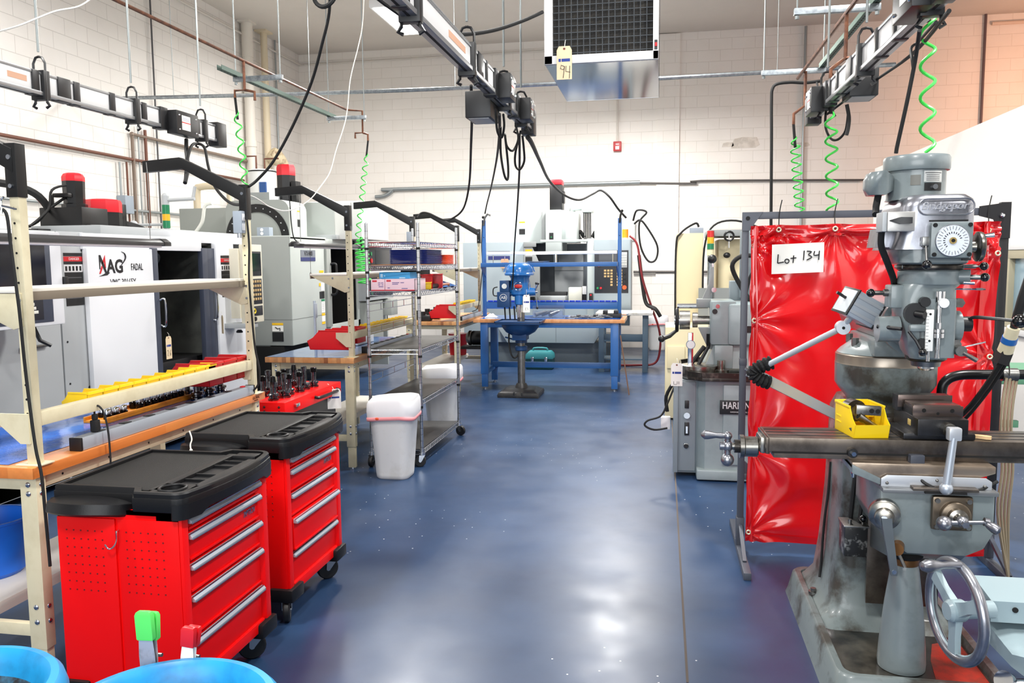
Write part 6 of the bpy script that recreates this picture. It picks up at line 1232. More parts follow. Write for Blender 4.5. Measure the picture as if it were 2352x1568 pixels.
b=Tb(POL).cyl((-.655,-.0,.945),(-.69,-.0,.945),.016,n=10).cyl((-.66,.0,.975),(-.66,.0,.90),.012,n=12).sph((-.66,.0,.89),.026,16).sph((-.66,0,.945),.022,12).sph((-.66,0,.985),.017,12).lathe([(.008,0),(.012,.02),(.010,.04),(.017,.07),(.018,.085),(.008,.098),(.001,.1)],(-.665,0,.985),(-1,0,.04),14); Q(b,'table_crank')
# saddle
b=B(M('saddle_steel',(170,152,134),.3,.7,mix=((120,108,96),8,.4,.7))).prism([(.70,.925),(1.19,.925),(1.19,.90),(1.06,.855),(.80,.855),(.70,.90)],'y',3.14,3.50,.004); b.m(BG).prism([(.70,.918),(.80,.87),(.80,.845),(.70,.885)],'y',3.135,3.50,.003); Q(b,'saddle')
b=Tb(M('limit_switch',(62,66,76),.4)).bx((-.02,-.135,.89),(.03,-.10,.955),.004).m(STL).cyl((-.03,-.12,.90),(-.03,-.132,.90),.012,n=10).cyl((.04,-.12,.90),(.04,-.132,.90),.012,n=10).bx((-.045,-.125,.885),(.055,-.115,.91),.006).torus((.005,-.1352,.905),(0,1,0),.011,.0012,18,4); lsw=Q(b,'limit_switch'); Q(B(RUB).tube(spl([(.93,3.155,.885),(.95,3.12,.86),(1.02,3.11,.835),(1.12,3.12,.84),(1.2,3.15,.87)],6),.006,7),'switch_cable',lsw)
# knee
b=B(BG); ky0,ky1=3.13,3.52
b.prism([(.80,.83),(.80,.70),(.83,.63),(.90,.59),(1.10,.59),(1.16,.62),(1.19,.68),(1.19,.83)],'y',ky0,ky1,.012).prism([(ky0+.02,.6),(ky0+.1,.54),(ky1,.48),(ky1,.62)],'x',.86,1.12,.006); Q(b,'knee')
b=B(M('way_cover',(128,130,132),.35,.5)).bx((.80,3.10,.826),(1.19,3.42,.842),.004).m(TAB).bx((.90,3.09,.84),(1.12,3.42,.852),.002).m(DARK).bx((.94,3.088,.832),(1.08,3.10,.840)); Q(b,'way_cover')
Q(B(SILV).prism([(.80,.842),(.80,.872),(.82,.885),(1.155,.885),(1.175,.872),(1.175,.842)],'y',3.128,3.135,.002).m(STL).sph((.82,3.126,.856),.006,8).sph((.99,3.126,.872),.006,8).sph((1.15,3.126,.856),.006,8),'wiper_plate')
# knee crank dial at left
p=at(2043,1195,Y=3.06)
b=B(MACH).lathe([(.055,.0),(.055,.035),(.048,.04)],(p.x-.0,3.13,p.z+.008),(-.25,-1,0),28).lathe([(.034,.035),(.034,.065),(.03,.068)],(p.x,3.13,p.z+.004),(-.25,-1,0),24).m(CHR).lathe([(.012,.066),(.012,.074)],(p.x,3.13,p.z+.004),(-.25,-1,0),12); Q(b,'knee_dial')
q0=Vector((p.x-.012,3.055,p.z)); q1=at(2053,1312,Y=3.03)
Q(B(M('crank_iron',(104,112,118),.3,.6)).loft([[q0+Vector((dx_,dy_,dz_)) for dx_,dy_ in ((-.018,-.007),(.018,-.007),(.018,.007),(-.018,.007))] for dz_ in (.01,)]+[[q0.lerp(q1,t)+Vector((s*.017*(1-.25*t),o,0)) for s,o in ((-1,-.007),(1,-.007),(1,.007),(-1,.007))] for t in (.15,.6,1.0)]+[[q1+Vector((s*.010,o,-.014)) for s,o in ((-1,-.007),(1,-.007),(1,.007),(-1,.007))]]).m(CHR).cyl(q1+Vector((0,-.008,0)),q1+Vector((0,.0,0)),.008,n=10),'knee_crank')
# cross feed at right
p=at(2192,1182,Y=3.10)
b=B(M('bronze_plate',(112,100,86),.32,.8)).bx((p.x-.075,3.10,p.z-.062),(p.x+.065,3.13,p.z+.066),.014).lathe([(.05,0),(.05,.02),(.044,.024)],(p.x,3.10,p.z),(0,-1,0),30).m(MACH).lathe([(.032,.024),(.032,.045),(.02,.05),(.016,.075)],(p.x,3.10,p.z),(0,-1,0),24).m(STL)
for sx in (-.058,.048):
    for sz_ in (-.045,.05): b.cyl((p.x+sx,3.102,p.z+sz_),(p.x+sx,3.094,p.z+sz_),.009,n=10)
Q(b,'cross_feed_plate')
b=B(POL).sph((p.x,3.02,p.z),.02,14).cyl((p.x-.06,3.015,p.z-.005),(p.x+.08,3.025,p.z+.0),.0075,n=12).sph((p.x-.062,3.012,p.z-.006),.026,18).cyl((p.x+.07,3.02,p.z+.004),(p.x+.085,3.02,p.z+.002),.015,n=12).lathe([(.008,0),(.014,.01),(.018,.03),(.016,.045),(.001,.052)],(p.x+.075,3.018,p.z-.0),(.6,-.5,-.35),14).cyl((p.x,3.005,p.z-.002),(p.x,2.985,p.z-.002),.012,n=6); Q(b,'cross_feed_crank')
Q(B(M('bronze',(150,104,62),.35,.8)).cyl((.875,3.16,.62),(.855,3.10,.615),.024,n=18).m(STL).cyl((.865,3.12,.60),(.885,3.10,.55),.006,n=8),'elevating_shaft')
# elevating screw pedestal
Q(B(BG).lathe([(.085,.105),(.087,.13),(.083,.2),(.068,.36),(.05,.50),(.046,.515)],(.925,3.24,0),n=36).m(M('bronze',(150,104,62),.35,.8)).lathe([(.048,.515),(.05,.52),(.05,.54),(.046,.545)],(.925,3.24,0),n=30).m(DARK).lathe([(.06,.545),(.064,.555),(.055,.565)],(.925,3.24,0),n=24).m(STL).lathe([(.025,.56),(.025,.66)],(.925,3.24,0),n=14),'screw_pedestal')
# lubricator on the column
p=at(1960,1232,Y=3.5)
b=B(M('lubricator_black',(44,44,44),.35,.5,mix=((150,150,146),26,.5,.62))).bx((p.x-.045,3.45,p.z-.07),(p.x+.045,3.56,p.z+.055),.006).m(STL).bx((p.x-.05,3.445,p.z+.055),(p.x+.05,3.565,p.z+.062),.002).cyl((p.x-.02,3.48,p.z+.062),(p.x-.02,3.48,p.z+.08),.008,n=8).m(BALL).sph((p.x+.03,3.48,p.z+.085),.015,12).m(STL).cyl((p.x+.03,3.48,p.z+.06),(p.x+.03,3.48,p.z+.08),.005,n=8); Q(b,'lubricator')
b=B(RUB).tube(spl([(p.x+.02,3.5,p.z+.06),(p.x+.04,3.5,p.z+.2),(p.x+.07,3.45,p.z+.26),(p.x+.09,3.42,p.z+.1),(p.x+.09,3.42,p.z-.02)],6),.008,7).tube(spl([(p.x-.0,3.56,p.z+.06),(p.x+.01,3.56,p.z+.2),(p.x+.02,3.56,p.z+.3)],4),.01,7); Q(b,'lubricator_hose')
b=B(CHR).cyl((p.x-.02,3.50,.90),(p.x+.04,3.50,.90),.01,n=10).lathe([(.006,0),(.012,.02),(.016,.07),(.006,.1)],(p.x-.01,3.47,.885),(-.1,-.2,-1),12); Q(b,'knee_lock')
Q(B(RUB).tube(spl([at(1908,1060,Y=3.9),at(1902,1130,Y=3.9),at(1893,1200,Y=3.9),at(1886,1290,Y=3.88),at(1882,1325,Y=3.86)],5),.006,6),'side_cable')
# lamp ----------------------------------------------------------------------
t=thing('work_lamp','silver articulated work lamp on the left of the milling machine','lamp',at(1905,945,Y=3.62))
def Wl(b,name,**k): return b.obj(name,t,world=True,**k)
e=at(1742,862,Y=3.5); a=at(1905,945,Y=3.62); jn=at(1935,752,Y=3.3); hc=at(1972,706,Y=3.26)
Wl(B(SILV).sweep([a+(a-e).normalized()*.06,e],.028,.042),'lower_arm'); Wl(B(SILV).cyl(e+Vector((.01,0,.03)),jn,.012,n=14),'upper_arm')
b=B(RUB); cpts=spl([e+Vector((.045,0,-.03)),e+Vector((.005,-.01,-.015)),e+Vector((-.02,-.01,.01)),e+Vector((0,-.01,.035)),e+Vector((.05,0,.055))],8); b.tube(cpts,[.030 if i%3 else .021 for i in range(len(cpts))],14); Wl(b,'bellows',smooth=0)
Wl(B(CHR).cyl(e+Vector((-.03,-.012,-.005)),e+Vector((-.05,-.012,.005)),.006,n=8).cyl(e+Vector((-.035,-.012,.02)),e+Vector((-.055,-.012,.03)),.005,n=8),'elbow_bolt')
Wl(B(SILV).cyl(jn+Vector((0,-.02,0)),jn+Vector((0,.02,0)),.026,n=22).cyl(jn,hc,.012,n=12).m(DARK).cyl(jn+Vector((0,-.0225,0)),jn+Vector((0,-.02,0)),.006,n=8),'knuckle')
ax=Vector((.80,.25,-.45)).normalized(); R3=Matrix((ax,Vector((.25,-.96,-.09)).normalized(),ax.cross(Vector((.25,-.96,-.09)).normalized()))).transposed()
b=B(ALU).box(hc,(.115,.115,.10),.006,R3); b.m(SILV)
for s in (-.03,0,.03): b.box(hc+R3@Vector((0,.058,s)),(.115,.004,.012),.001,R3)
b.m(BLK).box(hc-ax*.058,(.006,.122,.106),.002,R3).box(hc+ax*.058,(.006,.122,.106),.002,R3).cyl(hc-ax*.06+Vector((0,0,.01)),hc-ax*.10+Vector((0,0,.012)),.006,n=8); Wl(b,'lamp_head'); Wl(B(M('lamp_glass',(210,216,220),.1)).box(hc-ax*.062,(.004,.10,.09),.001,R3),'lens')
# things on the table ---------------------------------------------------------
def tw(x,y,z=tz): return tr@Vector((x,y,z))
o=bin_mesh(.13,.20,.115,YEL).obj('storage_bin'); o.location=tw(-.155,-.02,tz+.001); 
b2=None
o.rotation_euler=(0,0,TA+PI/2+.12); tag(o,'yellow plastic bin of metal parts on the mill table','bin'); o.location=tw(-.17,.10,tz+.001)
bc=tw(-.165,-.0,tz)
def part_thing(b,loc,rot,label,name='metal_part',cat='metal part'):
    o=b.obj(name); o.location=loc; o.rotation_euler=rot; return tag(o,label,cat)
part_thing(B(OILY).cyl((0,0,0),(0,.045,0),.042,n=24).m(MACH).cyl((0,-.004,0),(0,0,0),.022,n=18),bc+Vector((-.01,.02,.085)),(0,0,.3),'dark round cutter body standing in the yellow bin','cutter_head','cutter')
b=B(MACH).bx((-.045,-.012,-.018),(.045,.012,.018),.003).m(DARK).cyl((.01,-.013,0),(.01,-.012,0),.009,n=12).cyl((.032,-.013,0),(.032,-.012,0),.009,n=12); part_thing(b,bc+Vector((.02,-.035,.098)),(0,.05,0),'steel block with two holes lying in the yellow bin','steel_block','metal part')
part_thing(B(MACH).cyl((0,0,-.05),(0,0,.04),.011,.016,n=16).m(DARK).cyl((0,0,.04),(0,0,.041),.011,n=12),bc+Vector((.015,-.04,.055)),(0,-1.0,.2),'tapered steel collet lying across the yellow bin','collet','collet')
part_thing(B(MACH).cyl((0,-.03,0),(0,.02,0),.016,n=16).m(DARK).cyl((0,-.031,0),(0,-.03,0),.009,n=12),bc+Vector((-.035,-.045,.03)),(0,0,.1),'short steel sleeve at the front of the yellow bin','sleeve','metal part')
# vise
vs=thing('machine_vise','dark machine vise bolted to the mill table','vise',tw(.085,.01,tz+.0005)); vs.rotation_euler=(0,0,TA); vs.scale=(1.1,1.05,1.12)
VI=M('vise_iron',(58,58,60),.32,.7,mix=((40,38,38),10,.4,.7)); VT=M('vise_top',(120,106,100),.22,.8)
B(VI).bx((-.11,-.10,0),(.12,.10,.022),.006).bx((-.075,-.13,.018),(.085,.13,.075),.005).obj('body',vs)
B(VI).bx((-.085,.055,.07),(.095,.12,.125),.004).m(VT).bx((-.085,.05,.085),(.095,.057,.127),.001).obj('fixed_jaw',vs)
b=B(VI).bx((-.072,-.075,.072),(.082,.035,.10),.003); b.m(VT).bx((-.07,-.07,.10),(.08,.03,.112),.002).bx((-.075,-.078,.075),(.085,-.072,.11),.001).m(DARK)
for x in (-.04,.05): b.cyl((x,-.0785,.095),(x,-.078,.095),.007,n=10)
b.cyl((.005,-.0785,.085),(.005,-.078,.085),.005,n=10); b.obj('moving_jaw',vs)
B(MACH).cyl((.015,-.13,.045),(.015,-.165,.045),.022,n=18).cyl((.015,-.165,.045),(.015,-.20,.043),.014,n=14).obj('screw',vs)
B(M('vise_badge',(196,170,100),.4)).bx((-.0765,-.06,.04),(-.0748,-.03,.06),.001).obj('badge',vs)
hb=B(SILV).bx((-.005,-.215,.02),(.035,-.18,.062),.006).m(M('cast_silver',(176,184,194),.38,.6)).cyl((.012,-.205,.03),(-.005,-.21,-.125),.0115,.014,n=16).sph((-.006,-.21,-.135),.021,18); hb.obj('handle',vs)
o=B(M('brush_wood',(226,190,140),.5)).loft([[(x,-w_,z0),(x,w_,z0),(x,w_,z0+.012),(x,-w_,z0+.012)] for x,w_,z0 in ((0,.012,0),(.03,.010,.002),(.06,.012,.002),(.075,.006,.002))]).m(M('brush_pink',(232,170,150),.6)).bx((-.07,-.016,.004),(-.0,.016,.018),.002).m(M('bristle',(226,214,190),.8)).bx((-.075,-.016,.016),(-.01,.016,.03),.002).obj('brush'); o.location=tw(.215,-.035,tz); o.rotation_euler=(0,0,-.5); tag(o,'small wooden handled brush lying right of the vise on the mill table','brush')
# ================================================================== RIGHT EDGE
gb=thing('work_bench','green steel bench beyond the black tube at the right edge','bench',(1.98,4.95,0)); GB=M('bench_green',(92,148,116),.45)
B(GB).bx((-.25,-.1,.98),(.6,.5,1.03),.004).bx((-.25,.0,.72),(.0,.03,.76),.004).obj('top',gb)
for x in (-.15,.5): 
    for y in (-.02,.42): B(GB).bx((x-.03,y-.03,0),(x+.03,y+.03,.98),.004).obj('leg',gb)
tb=thing('tube_frame','black bent steel tube frame behind the mill table','frame',(1.5,3.75,0))
b=B(M('tube_black',(26,26,28),.3,.3)); b.tube(spl([at(2162,915,Y=3.75),at(2168,880,Y=3.75),at(2200,862,Y=3.75),at(2270,860,Y=3.75),at(2370,860,Y=3.75),at(2480,862,Y=3.75)],5),.021,14); b.tube([at(2162,915,Y=3.75),Vector((at(2162,915,Y=3.75).x,3.75,.02))],.021,12).tube([at(2480,862,Y=3.75),Vector((at(2480,862,Y=3.75).x,3.75,.02))],.021,12); b.obj('tube',tb,world=True)
p=at(2318,860,Y=3.75); B(STL).cyl(p-Vector((.03,0,0)),p+Vector((.03,0,0)),.028,n=16).tube(spl([p+Vector((-.01,-.03,0)),p+Vector((-.02,-.04,.06)),p+Vector((-.03,-.03,.11))],4),.003,5).obj('clip',tb,world=True)
b=B(M('steel_braid',(170,156,130),.4,.5))
for k in range(4): x=2306+k*8; b.tube(spl(pxs([(x+6,868),(x-4,930),(x-8,1000),(x-4,1080),(x-14,1180),(x+10-k*8,1330)],Y=3.72+.01*k),5),.006,6)
b.solo('hose_coil','braided steel hoses hanging in loops from the black tube','hose')
t=thing('torch_cable','thick black cable with white and blue band slanting at the right edge','cable',at(2310,790,Y=3.6))
B(RUB).tube(spl([at(2365,640,Y=3.5),at(2345,700,Y=3.52),at(2328,752,Y=3.55)],5),[.02,.02,.02,.02,.02,.019,.018,.018,.016,.015,.014],12).tube(spl([at(2365,640,Y=3.5),(1.72,3.45,2.2),(1.74,3.4,3.0),(1.74,3.4,ZC)],5),.02,10).tube(spl([at(2302,830,Y=3.6),at(2265,885,Y=3.66),at(2235,925,Y=3.70),at(2212,950,Y=3.74),(1.17,3.85,.8),(1.2,3.95,.3),(1.3,4.25,.02)],4),.011,8).tube(spl([at(2310,835,Y=3.62),at(2275,890,Y=3.68),at(2240,935,Y=3.72),at(2218,960,Y=3.75),(1.2,3.87,.8),(1.24,3.97,.3),(1.36,4.25,.02)],4),.008,8).obj('cable',t,world=True)
u0=at(2328,752,Y=3.55);u1=at(2309,806,Y=3.6);u2=at(2296,835,Y=3.6); B(CREAM).cyl(u0,u1,.024,.03,n=14).obj('sleeve',t,world=True); B(M('band_blue',(30,96,170),.4)).cyl(u0.lerp(u1,.4),u0.lerp(u1,.62),.0285,.03,n=14).obj('band',t,world=True); B(BLK).cyl(u1,u2,.031,.033,n=4,ph=.6).obj('socket',t,world=True)
# handwheel of the machine at the right edge
hw=thing('grinder_bed','pale grey machine bed with large handwheel at the bottom right edge','machine',(1.5,2.72,0)); HG=M('bed_grey',(150,168,174),.32,coat=.3)
c=at(2195,1402,Y=2.74); axw=Vector((-.975,-.20,-.02)).normalized(); xw,yw,_=frame_from(axw)
rim=B(POL).torus(c,axw,.155,.0165,48,12); rim.obj('wheel_rim',hw,world=True)
b=B(HG)
for k in range(3):
    a=k*2*PI/3+.5; d=xw*math.cos(a)+yw*math.sin(a); s=axw.cross(d)
    b.loft([[c+d*r+s*w_*q1_+axw*h_*q2_ for q1_,q2_ in ((-1,-1),(1,-1),(1,1),(-1,1))] for r,w_,h_ in ((.02,.024,.012),(.08,.018,.010),(.15,.022,.010))])
b.lathe([(.03,-.03),(.036,-.02),(.036,.02),(.028,.03)],c,axw,22).lathe([(.148,-.012),(.152,0),(.148,.012),(.135,.0),],c,axw,44,cap0=False,cap1=False); b.obj('wheel_spokes',hw,world=True)
hp=at(2192,1297,Y=2.70); B(POL).lathe([(.011,-.02),(.012,.02),(.011,.04),(.019,.075),(.021,.095),(.014,.112),(.001,.118)],hp,(-1,-.35,.03),18).obj('wheel_handle',hw,world=True)
B(HG).cyl(c-axw*.02,c-axw*.12,.028,n=20).loft([[Vector((x,y,z)) for y,z in ((2.78,.50),(2.78,.57),(2.95,.59),(2.95,.48))] for x in (1.06,1.9)]).loft([[(1.08,2.66,.41),(1.08,2.66,.45),(1.08,2.86,.46),(1.08,2.86,.40)],[(1.12,2.60,.39),(1.12,2.60,.465),(1.12,2.9,.475),(1.12,2.9,.38)],[(1.9,2.60,.38),(1.9,2.60,.465),(1.9,2.9,.475),(1.9,2.9,.37)]]).bx((1.45,2.66,0),(1.9,2.95,.5),.02).m(DARK).cyl((1.13,2.779,.545),(1.13,2.775,.545),.009,n=10).obj('bed',hw,world=True)
p=at(2330,1560,Y=2.62); B(CHR).cyl(p-Vector((.03,0,.03)),p+Vector((.05,0,-.02)),.026,n=18).cyl(p+Vector((-.02,0,-.01)),p+Vector((-.035,-.01,.0)),.03,n=18).obj('knob',hw,world=True)
# ================================================================== OVERHEAD
BUSW=M('bus_cover',(226,226,226),.35); BUSA=M('bus_aluminium',(158,160,162),.35,.7); BUSK=M('bus_black',(24,24,26),.4)
STRUT=M('strut_green',(66,92,80),.5,.2); ROD=M('threaded_rod',(150,156,156),.4,.7); CONC=M('conduit_grey',(160,166,168),.4,.6); COND=M('conduit_dark',(96,92,90),.5,.3); WPIPE=M('pipe_white',(224,218,208),.5); BPIPE=M('pipe_brown',(112,72,58),.45,.3)
BZ=2.585; BH=.125
def busbar(X,y0,y1,label,side,hangers,plates,boxes,labels=()):
    """busbar trunking hung from the ceiling; side=+1 shows its +x face to the camera"""
    t=thing('busbar',label,'busbar',(X,(y0+y1)/2,BZ)); 
    def o(b,n,par=None): return b.obj(n,par or t,world=True)
    b=B(BUSW).bx((X-.02,y0,BZ+.018),(X+.02,y1,BZ+BH-.012),.002); b.m(BUSA).bx((X-.032,y0,BZ),(X+.032,y1,BZ+.022),.004).bx((X-.026,y0,BZ+BH-.014),(X+.026,y1,BZ+BH),.003); b.m(DARK).bx((X-.006,y0,BZ-.001),(X+.006,y1,BZ+.001)); o(b,'track')
    for y in hangers:
        b=B(ROD).cyl((X,y,BZ+BH+.11),(X,y,ZC),.0065,n=8).m(BUSK)
        for s in (-1,1): b.tube([(X+s*.036,y,BZ-.035),(X+s*.036,y,BZ+BH+.05),(X+s*.02,y,BZ+BH+.08),(X,y,BZ+BH+.085)],.007,5).tube([(X+s*.036,y,BZ-.03),(X+s*.05,y,BZ-.05),(X+s*.03,y,BZ-.06)],.008,5)
        b.bx((X-.042,y-.022,BZ-.02),(X+.042,y+.022,BZ+BH+.01),.002) if side else None
        o(b,'hanger')
    for y,w in plates: o(B(BUSK).bx((X-.03,y-w/2,BZ-.004),(X+.03,y+w/2,BZ+BH+.004),.006),'cover_plate')
    o(B(BUSK).bx((X-.045,y1-.02,BZ-.03),(X+.045,y1+.10,BZ+BH+.02),.006),'end_feed')
    for y,w,xo,zo,h in boxes:
        s=1 if xo>0 else -1
        b=B(BUSK).bx((X+s*.02,y-w/2,BZ+zo),(X+s*.10,y+w/2,BZ+zo+h),.006).bx((X-.036,y-w/2-.08,BZ-.01),(X+.036,y-w/2,BZ+BH+.01),.004)
        b.m(CHR)
        for a in (-1,1):
            for c in (.03,h-.03): b.sph((X+s*.10,y+a*(w/2-.03),BZ+zo+c),.008,6)
        bo=o(b,'plug_box')
        f=X+s*.1005; l=B(PAPER).bx((f-.001,y-w*.28,BZ+zo+h*.2),(f+.001,y+w*.1,BZ+zo+h*.82)).m(WRED).bx((f-.0016,y-w*.28,BZ+zo+h*.5),(f+.0016,y+w*.1,BZ+zo+h*.54)).m(BLUEINK)
        for k in range(3): l.bx((f-.0014,y-w*.24,BZ+zo+h*(.6+.05*k)),(f+.0014,y+w*.05,BZ+zo+h*(.61+.05*k)))
        l.obj('box_label',bo,world=True)
    if labels:
        b=B(M('orange_label',(206,160,132),.6))
        for y0_,y1_ in labels: b.bx((X-.0212,y0_,BZ+.055),(X+.0212,y1_,BZ+.085))
        o(b,'track_label')
    return t
Yb=lambda px_,py_,X:at(px_,py_,X=X).y
X1,X2,X3=-3.31,-.93,.97
busbar(X1,1.0,5.72,'busbar track hanging at the upper left in front of the left wall',1,[Yb(95,230,X1),Yb(305,270,X1),Yb(463,310,X1)],[(Yb(74,215,X1),.05),(Yb(140,228,X1),.10),(Yb(169,234,X1),.05),(Yb(251,255,X1),.05),(Yb(325,280,X1),.05),(Yb(448,300,X1),.05)],[(Yb(402,292,X1),.26,1,-.03,.155)],[(Yb(10,190,X1),Yb(55,205,X1))])
busbar(X2,-.6,5.72,'busbar track hanging in the middle, ending over two black plug boxes',1,[3.02,3.92,4.85,5.45],[(2.9,.05),(4.1,.12),(4.25,.04)],[(4.6,.17,1,-.01,.135),(5.3,.17,1,-.01,.135)],[(3.5,3.8)])
busbar(X3,-.6,5.72,'busbar track hanging at the upper right above the milling machine',-1,[3.35,4.35,5.3],[(3.1,.05),(3.75,.05),(4.05,.05),(4.6,.12),(4.9,.05),(5.1,.05)],[(3.36,.26,-1,-.01,.2),(5.35,.2,-1,-.03,.15)])
t=thing('plug_box','black plug box on the far side of the right busbar','plug box',(X3+.11,4.95,BZ-.02)); B(BUSK).bx((-.075,-.1,0),(.075,.1,.15),.006).obj('box',t); B(BUSA).bx((-.06,-.08,-.003),(.06,.08,0)).obj('bottom_plate',t)
t=thing('plug_box','black plug box on the far side of the middle busbar','plug box',(X2-.11,4.75,BZ-.09)); B(BUSK).bx((-.075,-.12,0),(.075,.12,.15),.006).obj('box',t); B(BUSA).bx((-.06,-.1,-.003),(.06,.1,0)).obj('bottom_plate',t)

def strut(X,y0,y1,z,label,arms,side):
    t=thing('strut_channel',label,'strut',(X,(y0+y1)/2,z))
    b=B(STRUT).bx((X-.022,y0,z),(X-.018,y1,z+.042)).bx((X+.018,y0,z),(X+.022,y1,z+.042)).bx((X-.022,y0,z),(X+.022,y1,z+.003)); b.m(DARK)
    for k in range(int((y1-y0)/.05)): b.bx((X-.006,y0+.02+k*.05,z-.0008),(X+.006,y0+.048+k*.05,z+.001))
    b.obj('channel',t,world=True)
    for (y,xl,xr) in arms:
        B(GALV).bx((xl,y-.02,z-.045),(xr,y+.02,z-.003),.003).obj('cross_arm',t,world=True)
        B(ROD).cyl((xl+.02,y,z-.06),(xl+.02,y,ZC),.006,n=8).cyl((xr-.02,y,z-.06),(xr-.02,y,ZC),.006,n=8).cyl((xl+.02,y,z-.07),(xl+.02,y,z-.05),.014,n=6).cyl((xr-.02,y,z-.07),(xr-.02,y,z-.05),.014,n=6).obj('hanger_rod',t,world=True)
    return t
XA,ZA=-3.72,3.32
ya=[at(p,q,X=XA).y for p,q in ((503,140),(541,158),(755,252),(768,258))]
strut(XA,ya[0],ya[3],ZA,'green strut channel hanging at the upper left with a copper pipe',[(ya[1],XA-.02,XA+.44),(ya[2],XA-.02,XA+.44)],1)
XB,ZB_=1.33,3.30
yb=[at(p,q,X=XB).y for p,q in ((2050,6),(2010,50),(1893,178),(1886,186))]
strut(XB,yb[0],yb[3],ZB_,'green strut channel hanging at the upper right beside the busbar',[(yb[1],XB-.50,XB+.03),(yb[2]+.1,XB-.50,XB+.03)],-1)
def pipe(pts,r,m,label,cat='pipe',name='pipe',k=0,group=None,n=10):
    P=spl(pts,k) if k else [Vector(p) for p in pts]
    b=B(m).tube(P,r,n)
    if not k:
        for p in P[1:-1]: b.sph(p,r*1.25,8)
    return b.solo(name,label,cat,group)
XC=XA+.24; zc_=ZA+.05
c0=at(265,0,X=XC); c1=at(797,250,X=XC)
t=thing('copper_pipe','copper air pipe running along the upper left green strut','pipe',(XC,c0.y,c0.z))
b=B(COPPER).tube([Vector((XC,1.0,c0.z)),Vector((XC,c1.y,c0.z))],.013,8); e0=Vector((XC,c1.y,c0.z)); b.tube([e0,e0+Vector((.14,.1,0)),e0+Vector((.14,.1,-.24)),e0+Vector((.05,.1,-.24)),e0+Vector((.05,.1,-.30))],.012,8).tube([e0+Vector((.14,.1,-.24)),e0+Vector((.2,.1,-.26)),e0+Vector((.2,.1,-.33))],.012,8)
d=at(560,160,X=XC); dd=Vector((XC,d.y,c0.z)); b.tube([dd,dd+Vector((0,0,-.24)),dd+Vector((-.09,0,-.24)),dd+Vector((-.09,0,-.30))],.012,8).tube([dd+Vector((0,0,-.24)),dd+Vector((.09,0,-.26)),dd+Vector((.09,0,-.33))],.012,8); b.obj('pipe',t,world=True)
hA=dd+Vector((-.09,0,-.30)); hB=e0+Vector((.2,.1,-.33))
t=thing('copper_pipe','copper air pipe running along the upper right green strut','pipe',(XB-.3,5.5,ZB_)); XD=XB-.27
f0=at(1967,0,X=XD); f1=at(1832,186,X=XD); b=B(COPPER).tube([Vector((XD,2.5,f0.z)),Vector((XD,f1.y,f0.z))],.013,8); d1=Vector((XD,at(1945,22,X=XD).y,f0.z)); d2=Vector((XD+.02,f1.y-.25,f0.z))
for d_ in (d1,d2): b.tube([d_,d_+Vector((0,0,-.26)),d_+Vector((-.08,0,-.32)),d_+Vector((-.08,0,-.40))],.012,8).tube([d_+Vector((0,0,-.26)),d_+Vector((.05,0,-.26)),d_+Vector((.05,0,-.34))],.012,8)
b.obj('pipe',t,world=True)
hC=d1+Vector((-.08,0,-.40)); hD=d2+Vector((-.08,0,-.40))
# coiled air hoses ------------------------------------------------------------
def coil(top,bot,turns,r,tr_,label,straight=.12,tail=None,r1=None):
    top=Vector(top);bot=Vector(bot); L=bot-top; n=int(turns*14); r1=r1 or r
    x,y,d=frame_from(L); pts=[top,top+L*straight*.8]
    for i in range(n+1):
        u=i/n; a=2*PI*turns*u; p=top+L*(straight+(1-straight)*u); e=min(1,u*6+.2); rr_=(r+(r1-r)*u)*e
        pts.append(p+x*rr_*math.cos(a)+y*rr_*math.sin(a))
    if tail: pts+=[Vector(q) for q in tail]
    t=thing('air_hose',label,'hose',top,0,'green coiled air hoses')
    B(GRN).tube(pts,tr_,7).obj('hose',t,world=True)
    B(RUB).cyl(top+Vector((0,0,.0)),top+L.normalized()*.18,.011,n=8).obj('connector',t,world=True); return t
coil(hA,at(566,440,Y=hA.y),5.5,.028,.0065,'green coiled air hose hanging by the white drain pipes at the upper left')
coil(hB,at(822,545,Y=hB.y),9,.03,.0065,'green coiled air hose stretched down to the middle workbench lamp',tail=None)
t=coil(at(828,545,Y=9.0),at(838,650,Y=9.0),11,.075,.009,'dense green coiled hose bunched at the bottom above the middle workbench',0)
coil(hC,at(1912,492,Y=hC.y),6,.034,.007,'green coiled air hose hanging down behind the left half of the red curtain top',.2)
coil(hD,at(1838,495,Y=hD.y),9,.036,.006,'narrow green coiled air hose beside the conduit drop above the curtain',.12)
coil(at(2132,-60,Y=3.5),at(2130,352,Y=3.5),5.6,.026,.0065,'large green coiled air hose hanging over the milling machine motor',.02)
